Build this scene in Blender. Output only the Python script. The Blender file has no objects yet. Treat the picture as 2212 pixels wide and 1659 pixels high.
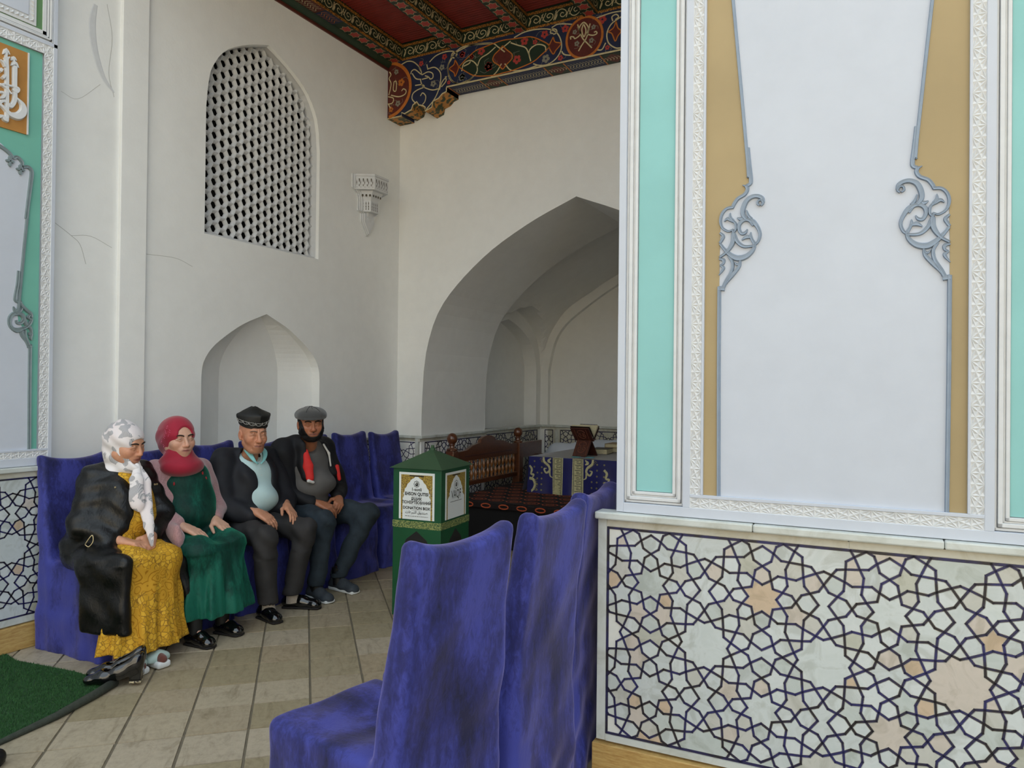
import bpy, bmesh, math, random
import numpy as np
from mathutils import Matrix, Vector

random.seed(7)
SC = bpy.context.scene
COL = SC.collection

# ------------------------------------------------------------------ camera
CAM_YAW, CAM_PITCH, CAM_ROLL = (math.radians(a) for a in (-27.757, 0.4488, 0.6111))
cf = Vector((math.sin(CAM_YAW)*math.cos(CAM_PITCH), math.cos(CAM_YAW)*math.cos(CAM_PITCH), math.sin(CAM_PITCH)))
cr = Vector((math.cos(CAM_YAW), -math.sin(CAM_YAW), 0)); cu = cr.cross(cf)
r2 = cr*math.cos(CAM_ROLL) + cu*math.sin(CAM_ROLL); u2 = -cr*math.sin(CAM_ROLL) + cu*math.cos(CAM_ROLL)
cam = bpy.data.cameras.new('camera'); cam_o = bpy.data.objects.new('camera', cam); COL.objects.link(cam_o)
cam.sensor_width = 36; cam.lens = 1604.15/2212*36; cam.clip_start = .05
m = Matrix((r2, u2, -cf)).transposed().to_4x4(); m.translation = (0, 0, 1.58)
cam_o.matrix_world = m
SC.camera = cam_o

# ------------------------------------------------------------------ sky: bright overcast, no sun
world = bpy.data.worlds.new('world'); SC.world = world; world.use_nodes = True
bg = world.node_tree.nodes['Background']
bg.inputs[0].default_value = (.77, .895, 1.0, 1); bg.inputs[1].default_value = 1.15
# low warm sun from behind the building: it never reaches the iwan, only the open courtyard in front of it
sun = bpy.data.lights.new('sun', 'SUN'); sun.energy = 5.0; sun.angle = math.radians(2); sun.color = (1.0, .94, .84)
sun_o = bpy.data.objects.new('sun', sun); COL.objects.link(sun_o)
sun_o.rotation_euler = Vector((.30, -.60, -.74)).to_track_quat('-Z', 'Y').to_euler()
SC.view_settings.view_transform = 'Standard'; SC.view_settings.look = 'None'
SC.view_settings.exposure = 0.68; SC.view_settings.gamma = 1.0; SC.view_settings.use_curve_mapping = False
# ------------------------------------------------------------------ helpers
def wm(o):
    return wm(o.parent) @ o.matrix_basis if o.parent else o.matrix_basis.copy()

def tag(o, label=None, cat=None, group=None, kind=None):
    for k, v in (('label', label), ('category', cat), ('group', group), ('kind', kind)):
        if v: o[k] = v
    return o

def empty(name, loc=(0, 0, 0), rz=0, label=None, cat=None, group=None, parent=None):
    o = bpy.data.objects.new(name, None); COL.objects.link(o)
    o.location = loc; o.rotation_euler = (0, 0, rz); o.empty_display_size = .1
    if parent: o.parent = parent
    return tag(o, label, cat, group)

def link(name, me, mat, parent=None, loc=None, kind=None, label=None):
    """me holds world coordinates (unless loc is given: then it is local already)"""
    if mat is not None and not me.materials: me.materials.append(mat)
    o = bpy.data.objects.new(name, me); COL.objects.link(o)
    if parent is not None:
        o.parent = parent
        if loc is None: me.transform(wm(parent).inverted())
    if loc is not None: o.location = loc
    return tag(o, label=label, kind=kind)

def catmull(pts, n=6, closed=False, extra=None):
    P = [np.array(p, float) for p in pts]
    if extra is not None: P = [np.append(p, w) for p, w in zip(P, extra)]
    if len(P) < 3 and not closed:
        return [P[0]+(P[-1]-P[0])*i/n for i in range(n+1)]
    out = []; N = len(P)
    for i in range(N if closed else N-1):
        a = P[(i-1) % N] if closed or i > 0 else 2*P[0]-P[1]
        b, c = P[i], P[(i+1) % N]
        d = P[(i+2) % N] if closed or i+2 < N else 2*P[-1]-P[-2]
        for k in range(n):
            t = k/n
            out.append(.5*((2*b)+(c-a)*t+(2*a-5*b+4*c-d)*t*t+(3*b-a-3*c+d)*t**3))
    if not closed: out.append(P[-1])
    return out

class MB:
    def __init__(s, fr=None):
        s.v = []; s.f = []; s.fr = fr or (lambda u, v, w: (u, v, w))
    def pt(s, u, v, w):
        s.v.append(s.fr(u, v, w)); return len(s.v)-1
    def quad(s, a, b, c, d):
        i = [s.pt(*p) for p in (a, b, c, d)]; s.f.append(i)
    def tri(s, a, b, c):
        s.f.append([s.pt(*p) for p in (a, b, c)])
    def box(s, u0, u1, v0, v1, w0, w1):
        i = [s.pt(u, v, w) for u in (u0, u1) for v in (v0, v1) for w in (w0, w1)]
        for q in ((0, 1, 3, 2), (4, 6, 7, 5), (0, 4, 5, 1), (2, 3, 7, 6), (0, 2, 6, 4), (1, 5, 7, 3)):
            s.f.append([i[k] for k in q])
        return s
    def frust(s, u0, u1, v0, v1, w0, w1, c):
        """box whose far (w1) face is inset by c"""
        a = [s.pt(*p, w0) for p in ((u0, v0), (u1, v0), (u1, v1), (u0, v1))]
        b = [s.pt(*p, w1) for p in ((u0+c, v0+c), (u1-c, v0+c), (u1-c, v1-c), (u0+c, v1-c))]
        s.f.append(a[::-1]); s.f.append(b)
        for k in range(4): s.f.append([a[k], a[(k+1) % 4], b[(k+1) % 4], b[k]])
        return s
    def prism(s, poly, w0, w1, cap0=True):
        a = [s.pt(p[0], p[1], w0) for p in poly]; b = [s.pt(p[0], p[1], w1) for p in poly]
        n = len(poly)
        if cap0: s.f.append(a[::-1])
        s.f.append(b)
        for k in range(n): s.f.append([a[k], a[(k+1) % n], b[(k+1) % n], b[k]])
        return s
    def ribbon(s, pts, ws, w0, h, n=5, flat=False, ridge=.0):
        if not hasattr(ws, '__len__'): ws = [ws]*len(pts)
        Q = catmull(pts, n, extra=ws)
        P = np.array([q[:2] for q in Q]); W = np.array([q[2] for q in Q]).clip(1e-4)
        T = np.gradient(P, axis=0); T /= np.linalg.norm(T, axis=1)[:, None]+1e-9
        N = np.stack([-T[:, 1], T[:, 0]], 1)
        rows = []
        for p, nn, w in zip(P, N, W):
            if flat:
                rows.append([s.pt(*(p+nn*w/2), w0+h), s.pt(*(p-nn*w/2), w0+h)])
            else:
                rows.append([s.pt(*(p+nn*w/2), w0), s.pt(*(p+nn*w*.34), w0+h), s.pt(*p, w0+h+ridge*min(1, w/.01)), s.pt(*(p-nn*w*.34), w0+h), s.pt(*(p-nn*w/2), w0)])
        for a, b in zip(rows[:-1], rows[1:]):
            for k in range(len(a)-1): s.f.append([a[k], b[k], b[k+1], a[k+1]])
        if not flat:
            s.f.append(rows[0]); s.f.append(rows[-1][::-1])
        return s
    def disc(s, c, r, w, n=16, rz=1.0, a0=0, a1=None, h=0):
        a1 = a0+2*math.pi if a1 is None else a1
        s.f.append([s.pt(c[0]+r*math.cos(a0+(a1-a0)*k/n), c[1]+r*rz*math.sin(a0+(a1-a0)*k/n), w) for k in range(n+(0 if a1-a0 > 6.28 else 1))])
        return s
    def tube(s, path, rad, seg=10, caps=True, sq=1.0, up=None):
        P = [Vector(p) for p in path]; n = len(P)
        if not hasattr(rad, '__len__'): rad = [rad]*n
        rows = []; prev = None
        for i in range(n):
            t = (P[min(i+1, n-1)]-P[max(i-1, 0)]).normalized()
            a = Vector(up) if up else (prev if prev is not None else (Vector((0, 0, 1)) if abs(t.z) < .9 else Vector((1, 0, 0))))
            x = (a-t*a.dot(t)).normalized(); y = t.cross(x); prev = x
            rows.append([s.pt(*(P[i]+x*(rad[i]*sq*math.cos(2*math.pi*k/seg))+y*(rad[i]*math.sin(2*math.pi*k/seg)))) for k in range(seg)])
        for a, b in zip(rows[:-1], rows[1:]):
            for k in range(seg): s.f.append([a[k], a[(k+1) % seg], b[(k+1) % seg], b[k]])
        if caps: s.f.append(rows[0][::-1]); s.f.append(rows[-1])
        return s
    def lathe(s, prof, c=(0, 0, 0), seg=16, axis=2):
        rows = []
        for r, z in prof:
            row = []
            for k in range(seg):
                a = 2*math.pi*k/seg; p = (r*math.cos(a), r*math.sin(a))
                q = (c[0]+p[0], c[1]+p[1], c[2]+z) if axis == 2 else (c[0]+z, c[1]+p[0], c[2]+p[1])
                row.append(s.pt(*q))
            rows.append(row)
        for a, b in zip(rows[:-1], rows[1:]):
            for k in range(seg): s.f.append([a[k], a[(k+1) % seg], b[(k+1) % seg], b[k]])
        s.f.append(rows[0][::-1]); s.f.append(rows[-1])
        return s
    def grid(s, fn, nu, nv):
        I = [[s.pt(*fn(i/nu, j/nv)) for j in range(nv+1)] for i in range(nu+1)]
        for i in range(nu):
            for j in range(nv): s.f.append([I[i][j], I[i+1][j], I[i+1][j+1], I[i][j+1]])
        return s
    def mesh(s, name, smooth=False, bevel=0, merge=False, bevseg=2):
        me = bpy.data.meshes.new(name); me.from_pydata([tuple(map(float, p)) for p in s.v], [], s.f)
        bm = bmesh.new(); bm.from_mesh(me)
        if merge: bmesh.ops.remove_doubles(bm, verts=bm.verts, dist=1e-5)
        bmesh.ops.recalc_face_normals(bm, faces=bm.faces)
        if bevel:
            bmesh.ops.bevel(bm, geom=[e for e in bm.edges if len(e.link_faces) == 2 and e.calc_face_angle(0) > .5], offset=bevel, segments=bevseg, affect='EDGES', profile=.5)
        bm.to_mesh(me); bm.free()
        if smooth:
            me.polygons.foreach_set('use_smooth', [True]*len(me.polygons))
            if isinstance(smooth, float): me.set_sharp_from_angle(angle=smooth)
        return me
    def build(s, name, mat, parent=None, smooth=False, bevel=0, kind=None, label=None, merge=False, bevseg=2):
        return link(name, s.mesh(name, smooth, bevel, merge, bevseg), mat, parent, kind=kind, label=label)

def reorigin(o, loc):
    o.data.transform(Matrix.Translation(-Vector(loc))); o.location = loc; return o

def copy_tree(o, parent=None):
    c = o.copy(); COL.objects.link(c); c.parent = parent
    for ch in list(o.children): copy_tree(ch, c)
    return c

def instance(name, me, parent, mat4):
    o = bpy.data.objects.new(name, me); COL.objects.link(o); o.parent = parent
    o.matrix_basis = (wm(parent).inverted() @ mat4) if parent else mat4
    return o

def struct(o):
    o['kind'] = 'structure'; return o
# ------------------------------------------------------------------ materials (all procedural)
def rgb(h):
    """sRGB 0-255 triple to linear"""
    return tuple(((c/255)/12.92 if c/255 <= .04045 else ((c/255+.055)/1.055)**2.4) for c in h)

class N:
    def __init__(s, name):
        s.m = bpy.data.materials.new(name); s.m.use_nodes = True
        s.t = s.m.node_tree; s.b = s.t.nodes['Principled BSDF']; s.tc = None
    def new(s, t, **kw):
        n = s.t.nodes.new(t)
        for k, v in kw.items():
            if k.startswith('i_'):
                key = k[2:]; key = int(key) if key.isdigit() else key.replace('_', ' ')
                n.inputs[key].default_value = v
            else: setattr(n, k, v)
        return n
    def co(s, which='Object', scale=(1, 1, 1), rot=(0, 0, 0)):
        if s.tc is None: s.tc = s.new('ShaderNodeTexCoord')
        mp = s.new('ShaderNodeMapping'); mp.inputs['Scale'].default_value = scale; mp.inputs['Rotation'].default_value = rot
        s.l(s.tc.outputs[which], mp.inputs[0]); return mp.outputs[0]
    def l(s, a, b): s.t.links.new(a, b)
    def noise(s, vec, scale, detail=4, rough=.55, dist=0):
        n = s.new('ShaderNodeTexNoise'); n.inputs['Scale'].default_value = scale; n.inputs['Detail'].default_value = detail
        n.inputs['Roughness'].default_value = rough; n.inputs['Distortion'].default_value = dist
        s.l(vec, n.inputs['Vector']); return n.outputs['Fac']
    def ramp(s, fac, stops, interp='LINEAR'):
        r = s.new('ShaderNodeValToRGB'); r.color_ramp.interpolation = interp
        e = r.color_ramp.elements
        while len(e) < len(stops): e.new(.5)
        for x, (p, c) in zip(e, stops): x.position = p; x.color = (*c, 1) if len(c) == 3 else c
        s.l(fac, r.inputs[0]); return r.outputs[0]
    def mix(s, f, a, b, mode='MIX'):
        n = s.new('ShaderNodeMix'); n.data_type = 'RGBA'; n.blend_type = mode
        for sock, v in ((n.inputs[0], f), (n.inputs[6], a), (n.inputs[7], b)):
            if hasattr(v, 'is_linked'): s.l(v, sock)
            elif hasattr(v, '__len__'): sock.default_value = (*v, 1) if len(v) == 3 else v
            else: sock.default_value = v
        return n.outputs[2]
    def math(s, op, a, b=0.0):
        n = s.new('ShaderNodeMath'); n.operation = op
        for sock, v in ((n.inputs[0], a), (n.inputs[1], b)):
            if hasattr(v, 'is_linked'): s.l(v, sock)
            else: sock.default_value = v
        return n.outputs[0]
    def bump(s, h, strength=.3, dist=.01):
        n = s.new('ShaderNodeBump'); n.inputs['Strength'].default_value = strength; n.inputs['Distance'].default_value = dist
        s.l(h, n.inputs['Height']); s.l(n.outputs[0], s.b.inputs['Normal']); return n
    def base(s, c):
        if hasattr(c, 'is_linked'): s.l(c, s.b.inputs['Base Color'])
        else: s.b.inputs['Base Color'].default_value = (*c, 1)
    def set(s, **kw):
        for k, v in kw.items():
            key = {'rough': 'Roughness', 'spec': 'Specular IOR Level', 'metal': 'Metallic', 'sheen': 'Sheen Weight', 'coat': 'Coat Weight', 'sss': 'Subsurface Weight'}[k]
            if hasattr(v, 'is_linked'): s.l(v, s.b.inputs[key])
            else: s.b.inputs[key].default_value = v

def simple(name, c, rough=.6, var=.12, vs=6, bump=0, bs=60, spec=.4, **kw):
    n = N(name); c = rgb(c); v = n.co()
    if var:
        f = n.noise(v, vs, 5); d = tuple(x*(1-var) for x in c); b = tuple(min(1, x*(1+var*.6)) for x in c)
        n.base(n.ramp(f, [(.3, d), (.7, b)]))
    else: n.base(c)
    n.set(rough=rough, spec=spec, **kw)
    if bump: n.bump(n.noise(v, bs, 4), bump, .004)
    return n.m

M = {}
def plaster(name, c, bump=.25):
    n = N(name); v = n.co(); c = rgb(c)
    f = n.noise(v, 1.7, 6, .62); g = n.noise(v, 9, 5)
    a = n.ramp(f, [(.3, tuple(x*.93 for x in c)), (.7, c)])
    n.base(n.mix(.25, a, n.ramp(g, [(.35, tuple(x*.9 for x in c)), (.65, c)])))
    h = n.math('ADD', n.math('MULTIPLY', n.noise(v, 3, 4), 1.0), n.math('MULTIPLY', n.noise(v, 60, 3), .12))
    n.bump(h, bump, .02); n.set(rough=.75, spec=.25); return n.m
M['plaster'] = plaster('white_plaster', (240, 240, 236))
M['plaster_fac'] = plaster('dimmed_facade_plaster', (200, 205, 214), .08)  # greyed below the interior plaster to hold down the daylight on the facade
M['gypsum'] = simple('white_gypsum', (212, 213, 213), .7, .05, 20, .05, 80)
M['teal'] = simple('turquoise_paint', (140, 194, 191), .6, .06, 3, .05, 40)
M['teal_l'] = simple('jade_paint', (116, 182, 163), .6, .08, 3, .05, 40)
M['green_p'] = simple('olive_green_paint', (98, 136, 92), .6, .08, 3)
M['ochre_p'] = simple('ochre_wall_paint', (168, 148, 109), .65, .08, 2.5, .05, 40)
M['brown_p'] = simple('brown_ochre_wall_paint', (176, 125, 62), .6, .15, 6, .05, 40)
M['greyblue'] = simple('blue_grey_paint', (138, 151, 166), .55, .1, 15, .05, 90)
M['grey_dk'] = simple('slate_grey_paint', (122, 136, 138), .55, .12, 15, .05, 90)
M['dark'] = simple('interior_shade_black', (30, 27, 24), .9, 0)

def stone_piece(name):
    n = N(name); oi = n.new('ShaderNodeObjectInfo'); v = n.co('Object')
    sh = n.new('ShaderNodeVectorMath', operation='ADD'); n.l(v, sh.inputs[0])
    cx = n.new('ShaderNodeCombineXYZ'); n.l(n.math('MULTIPLY', oi.outputs['Random'], 40), cx.inputs[0]); n.l(cx.outputs[0], sh.inputs[1])
    f = n.noise(sh.outputs[0], 9, 6, .6, 1.2)
    pal = n.ramp(oi.outputs['Random'], [(0, rgb((198, 204, 202))), (.3, rgb((206, 211, 209))), (.5, rgb((190, 197, 192))), (.62, rgb((194, 193, 184))), (.72, rgb((203, 209, 206))), (.86, rgb((200, 190, 178))), (.93, rgb((186, 186, 172))), (.965, rgb((200, 178, 152)))], 'CONSTANT')
    vein = n.ramp(f, [(.38, (.80, .80, .77)), (.5, (1, 1, 1)), (.62, (.93, .94, .93))])
    n.base(n.mix(1.0, pal, vein, 'MULTIPLY')); n.set(rough=.32, spec=.5); return n.m
M['marble_piece'] = stone_piece('marble_piece')
def marble(name, c, c2, sc=5, rough=.35):
    n = N(name); v = n.co(); f = n.noise(v, sc, 7, .62, 1.5)
    n.base(n.ramp(f, [(.3, rgb(c2)), (.55, rgb(c)), (.75, tuple(min(1, x*1.04) for x in rgb(c)))])); n.set(rough=rough); return n.m
M['marble_pale'] = marble('pale_marble', (202, 206, 200), (180, 182, 172))
M['marble_warm'] = marble('cream_marble', (200, 198, 184), (178, 174, 154))
M['grout'] = simple('white_grout', (222, 222, 214), .8, .05, 30)
def inlay():
    n = N('navy_inlay'); f = n.noise(n.co(), 14, 4)
    n.base(n.ramp(f, [(.4, rgb((40, 36, 40))), (.62, rgb((42, 42, 92)))])); n.set(rough=.45); return n.m
M['inlay'] = inlay()
def wood(name, c, c2, scale=(1, 1, 1), rough=.5, coat=0, k=6):
    n = N(name); v = n.co('Object', scale); f = n.noise(v, k, 6, .6, .6); g = n.noise(v, k*5, 3)
    n.base(n.mix(.35, n.ramp(f, [(.32, rgb(c2)), (.62, rgb(c))]), n.ramp(g, [(.35, rgb(c2)), (.6, rgb(c))])))
    n.bump(f, .1, .004); n.set(rough=rough, coat=coat); return n.m
M['wood_base'] = wood('pine_base_wood', (200, 168, 104), (164, 122, 62), (1.5, 1.5, 14))
M['wood_bed'] = wood('varnished_brown_wood', (104, 60, 34), (70, 36, 20), (1, 8, 8), .28, .4)
M['wood_red'] = wood('carved_dark_red_wood', (84, 44, 32), (52, 24, 18), (6, 6, 1), .35, .3)
def floor_tile():
    n = N('sandstone_tile'); oi = n.new('ShaderNodeObjectInfo'); v = n.co('Object')
    sh = n.new('ShaderNodeVectorMath', operation='ADD'); n.l(v, sh.inputs[0])
    cx = n.new('ShaderNodeCombineXYZ'); n.l(n.math('MULTIPLY', oi.outputs['Random'], 50), cx.inputs[0]); n.l(oi.outputs['Random'], cx.inputs[1]); n.l(cx.outputs[0], sh.inputs[1])
    st = n.new('ShaderNodeMapping'); st.inputs['Scale'].default_value = (5, 1.6, 3); n.l(sh.outputs[0], st.inputs[0])
    f = n.noise(st.outputs[0], 3.0, 8, .68, 1.0); g = n.noise(sh.outputs[0], 28, 5, .7)
    pal = n.ramp(oi.outputs['Random'], [(0, rgb((166, 152, 128))), (.22, rgb((174, 161, 138))), (.4, rgb((160, 147, 120))), (.55, rgb((176, 163, 142))), (.7, rgb((166, 150, 124))), (.82, rgb((156, 143, 115))), (.93, rgb((170, 157, 133)))], 'CONSTANT')
    a = n.ramp(f, [(.28, (.66, .64, .58)), (.46, (.98, .97, .95)), (.6, (1.05, 1.04, 1.02)), (.75, (.84, .82, .76))])
    c = n.mix(1.0, pal, a, 'MULTIPLY')
    n.base(n.mix(.35, c, n.mix(1.0, c, n.ramp(g, [(.32, (.55, .52, .46)), (.55, (1.04, 1.03, 1.02))]), 'MULTIPLY')))
    n.bump(n.math('ADD', f, n.math('MULTIPLY', g, .4)), .35, .006); n.set(rough=.55, spec=.35); return n.m
M['tile'] = floor_tile()
M['floor_base'] = simple('floor_grout', (118, 108, 90), .9, .2, 12, .2, 60)
M['paving'] = simple('courtyard_paving', (198, 176, 142), .8, .15, 2, .1, 20)
def velvet(name, dark, mid, light, stretch=(1, 1, 1)):
    n = N(name); v = n.co('Object', stretch)
    f = n.noise(v, 5, 3, .5, .4); g = n.noise(v, 55, 5, .7, .6)
    h = n.math('ADD', n.math('MULTIPLY', f, .72), n.math('MULTIPLY', g, .28))
    n.base(n.ramp(h, [(.36, rgb(dark)), (.47, rgb(mid)), (.56, rgb(light))]))
    n.set(rough=.62, spec=.25, sheen=.55); n.b.inputs['Sheen Roughness'].default_value = .4
    n.b.inputs['Sheen Tint'].default_value = (*rgb((190, 180, 235)), 1)
    n.bump(g, .25, .006); return n.m
M['velvet'] = velvet('blue_crushed_velvet', (26, 28, 58), (42, 45, 104), (62, 67, 146), (1, 1, .45))
M['velvet_green'] = velvet('green_velvet', (8, 40, 34), (12, 62, 52), (24, 98, 80), (1, 1, .35))
M['velvet_green'].node_tree.nodes['Principled BSDF'].inputs['Sheen Tint'].default_value = (*rgb((70, 190, 150)), 1)
M['red_board'] = simple('red_painted_board', (134, 44, 36), .55, .15, 8, .1, 40)
M['cornice_green'] = simple('dark_green_paint', (40, 58, 40), .5, .2, 8)
M['cornice_red'] = simple('dark_red_paint', (92, 40, 30), .5, .2, 8)
M['f_navy'] = simple('navy_beam_paint', (32, 42, 74), .55, .2, 12)
M['f_green'] = simple('deep_green_beam_paint', (30, 48, 34), .55, .2, 12)
M['f_cream'] = simple('cream_ornament_paint', (206, 194, 152), .55, .12, 30)
M['f_orange'] = simple('orange_ornament_paint', (190, 112, 44), .55, .15, 30)
M['f_maroon'] = simple('maroon_ornament_paint', (92, 36, 30), .55, .15, 30)
M['f_red'] = simple('red_flower_paint', (176, 66, 60), .55, .15, 40)
M['f_grey'] = simple('grey_flower_paint', (138, 136, 122), .55, .15, 40)
def speck(name, a, b, sc=90):
    n = N(name); f = n.noise(n.co(), sc, 2, .5); n.base(n.ramp(f, [(.46, rgb(a)), (.54, rgb(b))])); n.set(rough=.55); return n.m
M['f_ochre_band'] = speck('ochre_scroll_band', (186, 126, 48), (84, 54, 26))
M['metal_green'] = simple('green_enamel', (26, 82, 50), .35, .12, 5, .05, 40)
M['metal_green_roof'] = simple('faded_green_enamel', (52, 82, 54), .5, .12, 5, .05, 40)
M['paper'] = simple('white_printed_paper', (228, 232, 230), .5, 0)
M['ink'] = simple('black_ink', (26, 26, 26), .5, 0)
M['ink_grey'] = simple('grey_ink', (110, 110, 106), .5, 0)
M['gold'] = speck('gold_print', (186, 158, 66), (106, 78, 30), 240)
M['tape'] = speck('glitter_tape', (46, 84, 50), (150, 156, 90), 160)
M['turf'] = simple('green_turf', (44, 78, 42), .9, .35, 40, .6, 300)
M['turf_blade'] = simple('turf_blade', (52, 96, 48), .8, .4, 60)
M['mat_edge'] = simple('dark_rubber_edge', (62, 66, 56), .8, .25, 40, .6, 150)
M['patent'] = simple('black_patent_leather', (12, 12, 13), .12, .1, 8, 0, spec=.6, coat=.6)
M['leather'] = simple('black_leather', (20, 19, 19), .3, .1, 8, .1, 120)
M['shoe_in'] = simple('shoe_lining', (34, 30, 28), .8, .1, 20)
# ---- traced ornament outlines (metres, in the plane of the wall that carries them)
GQ = {'S1': (0, 0.24), 'X1': (0.148, 0.33), 'a2': (0.261, 0.417), 'X2': (0.4, 0.402), 'a4': (0.559, 0.383), 'X3': (0.675, 0.45), 'X4': (0.878, 0.542), 'a7': (1, 0.59), 'P0': (0, 0.571), 'b1': (0.118, 0.486), 'b3': (0.181, 0.181), 'X5': (0.341, 0.137), 'b5': (0.489, 0.1), 'X6': (0.559, 0), 'c0': (0.237, 0), 'c2': (0.419, 0.266), 'c4': (0.385, 0.55), 'X7': (0.444, 0.685), 'X8': (0.53, 0.889), 'c7': (0.591, 1), 'd1': (0.147, 0.667), 'X9': (0.187, 0.812), 'd3': (0.232, 0.936), 'd4': (0.348, 1), 'Q0': (0, 0.929), 'e2': (0.312, 0.698), 'X10': (0.661, 0.666), 'e5': (0.8, 0.645), 'X11': (1, 0.36), 'f2': (0.656, 0.802), 'f5': (0.691, 0.296), 'X12': (0.783, 0.183), 'f7': (0.92, 0), 'g1': (0.65, 0.133), 'g3': (0.922, 0.238)}
ARAB = [([(0.5348, 2.51), (0.5407, 2.4486), (0.5474, 2.3873), (0.5439, 2.3714), (0.5323, 2.3657)], [0.0126, 0.0126, 0.0126, 0.0117, 0.0108]), ([(0.5179, 2.3692), (0.5324, 2.3634)], [0.0018, 0.0099]), ([(0.5314, 2.3658), (0.5351, 2.3514), (0.525, 2.3338), (0.5003, 2.32), (0.4859, 2.3004), (0.4814, 2.2886)], [0.0117, 0.0117, 0.0117, 0.0117, 0.0117, 0.0099]), ([(0.4846, 2.2893), (0.4595, 2.2856), (0.4422, 2.267), (0.4359, 2.2392), (0.4445, 2.2124), (0.4671, 2.1978), (0.4853, 2.2042)], [0.0108, 0.0099, 0.0099, 0.009, 0.0081, 0.0072, 0.0045]), ([(0.4809, 2.1882), (0.4939, 2.2035), (0.4919, 2.2271), (0.4782, 2.241)], [0.0072, 0.0081, 0.0081, 0.0063]), ([(0.4507, 2.2369), (0.4621, 2.2462), (0.4782, 2.2401), (0.4896, 2.2297)], [0.0027, 0.0108, 0.0135, 0.0054]), ([(0.4734, 2.2678), (0.4726, 2.2523), (0.4827, 2.2373)], [0.0018, 0.009, 0.0081]), ([(0.5811, 2.2853), (0.573, 2.2935), (0.5765, 2.3052), (0.5875, 2.305), (0.5933, 2.2943), (0.5855, 2.2849)], [0.0045, 0.0072, 0.0072, 0.0072, 0.0072, 0.0063]), ([(0.5933, 2.2961), (0.5888, 2.3132), (0.5719, 2.3224), (0.5519, 2.3217), (0.5328, 2.3088), (0.5213, 2.2828), (0.5197, 2.2573), (0.5325, 2.2375)], [0.0099, 0.0126, 0.0135, 0.0144, 0.0153, 0.0153, 0.0135, 0.0108]), ([(0.5331, 2.2724), (0.5391, 2.2532), (0.5503, 2.2382)], [0.0036, 0.0081, 0.0099]), ([(0.4986, 2.2467), (0.5099, 2.2419), (0.5189, 2.2457)], [0.0027, 0.0117, 0.009]), ([(0.5325, 2.2389), (0.5549, 2.2285), (0.5728, 2.206), (0.5828, 2.1774), (0.5755, 2.1503), (0.5623, 2.1374)], [0.0108, 0.0153, 0.0117, 0.0099, 0.009, 0.0072]), ([(0.5586, 2.2119), (0.5437, 2.2332), (0.5235, 2.236), (0.5078, 2.2224), (0.5057, 2.2025), (0.5158, 2.1853), (0.5293, 2.1879), (0.5372, 2.1998)], [0.0081, 0.0117, 0.0126, 0.0126, 0.0108, 0.0108, 0.0099, 0.0027]), ([(0.516, 2.1596), (0.533, 2.1708), (0.5509, 2.1675)], [0.0027, 0.0135, 0.0072]), ([(0.5499, 2.1871), (0.5482, 2.1733), (0.5532, 2.1613)], [0.0022, 0.0099, 0.0081]), ([(0.5527, 2.1613), (0.5627, 2.1397), (0.5557, 2.117), (0.5313, 2.0964), (0.4998, 2.092), (0.4724, 2.108), (0.4525, 2.1292), (0.4357, 2.1517)], [0.0081, 0.0099, 0.0126, 0.0171, 0.0189, 0.0144, 0.0099, 0.0081]), ([(0.5645, 2.1349), (0.5243, 2.1356), (0.4993, 2.1562), (0.49, 2.1804), (0.4821, 2.1998)], [0.0072, 0.0108, 0.0117, 0.0099, 0.0063]), ([(0.4854, 2.1878), (0.4834, 2.1551), (0.4631, 2.1214), (0.4343, 2.0998)], [0.0135, 0.0153, 0.0108, 0.0081]), ([(0.4354, 2.1943), (0.4475, 2.1806), (0.4412, 2.1655), (0.4339, 2.1542)], [0.0072, 0.0099, 0.0099, 0.0081]), ([(0.4325, 2.0938), (0.4483, 2.0894), (0.4484, 2.0753), (0.4374, 2.0689)], [0.0072, 0.0108, 0.0081, 0.0045]), ([(0.4374, 2.0689), (0.4485, 2.0597), (0.444, 2.0472), (0.4321, 2.0305)], [0.0054, 0.0099, 0.0081, 0.0022]), ([(0.4692, 2.1021), (0.4832, 2.0754), (0.4789, 2.0428), (0.4595, 2.0086), (0.4473, 1.9834)], [0.0081, 0.0099, 0.0108, 0.0108, 0.0108]), ([(0.5121, 2.0851), (0.5069, 2.0598), (0.4844, 2.0307), (0.4595, 2.0016), (0.4491, 1.9809)], [0.0054, 0.0108, 0.0126, 0.0108, 0.009]), ([(0.4909, 2.0772), (0.5, 2.0672), (0.5103, 2.0759)], [0.0027, 0.0072, 0.0045]), ([(0.4312, 1.9804), (0.4547, 1.9774)], [0.0153, 0.0153]), ([(0.4334, 1.9865), (0.4336, 1.8566), (0.4337, 1.7338), (0.4345, 1.5735), (0.4375, 1.1679)], [0.0117, 0.0117, 0.0117, 0.0117, 0.0117])]
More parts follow.
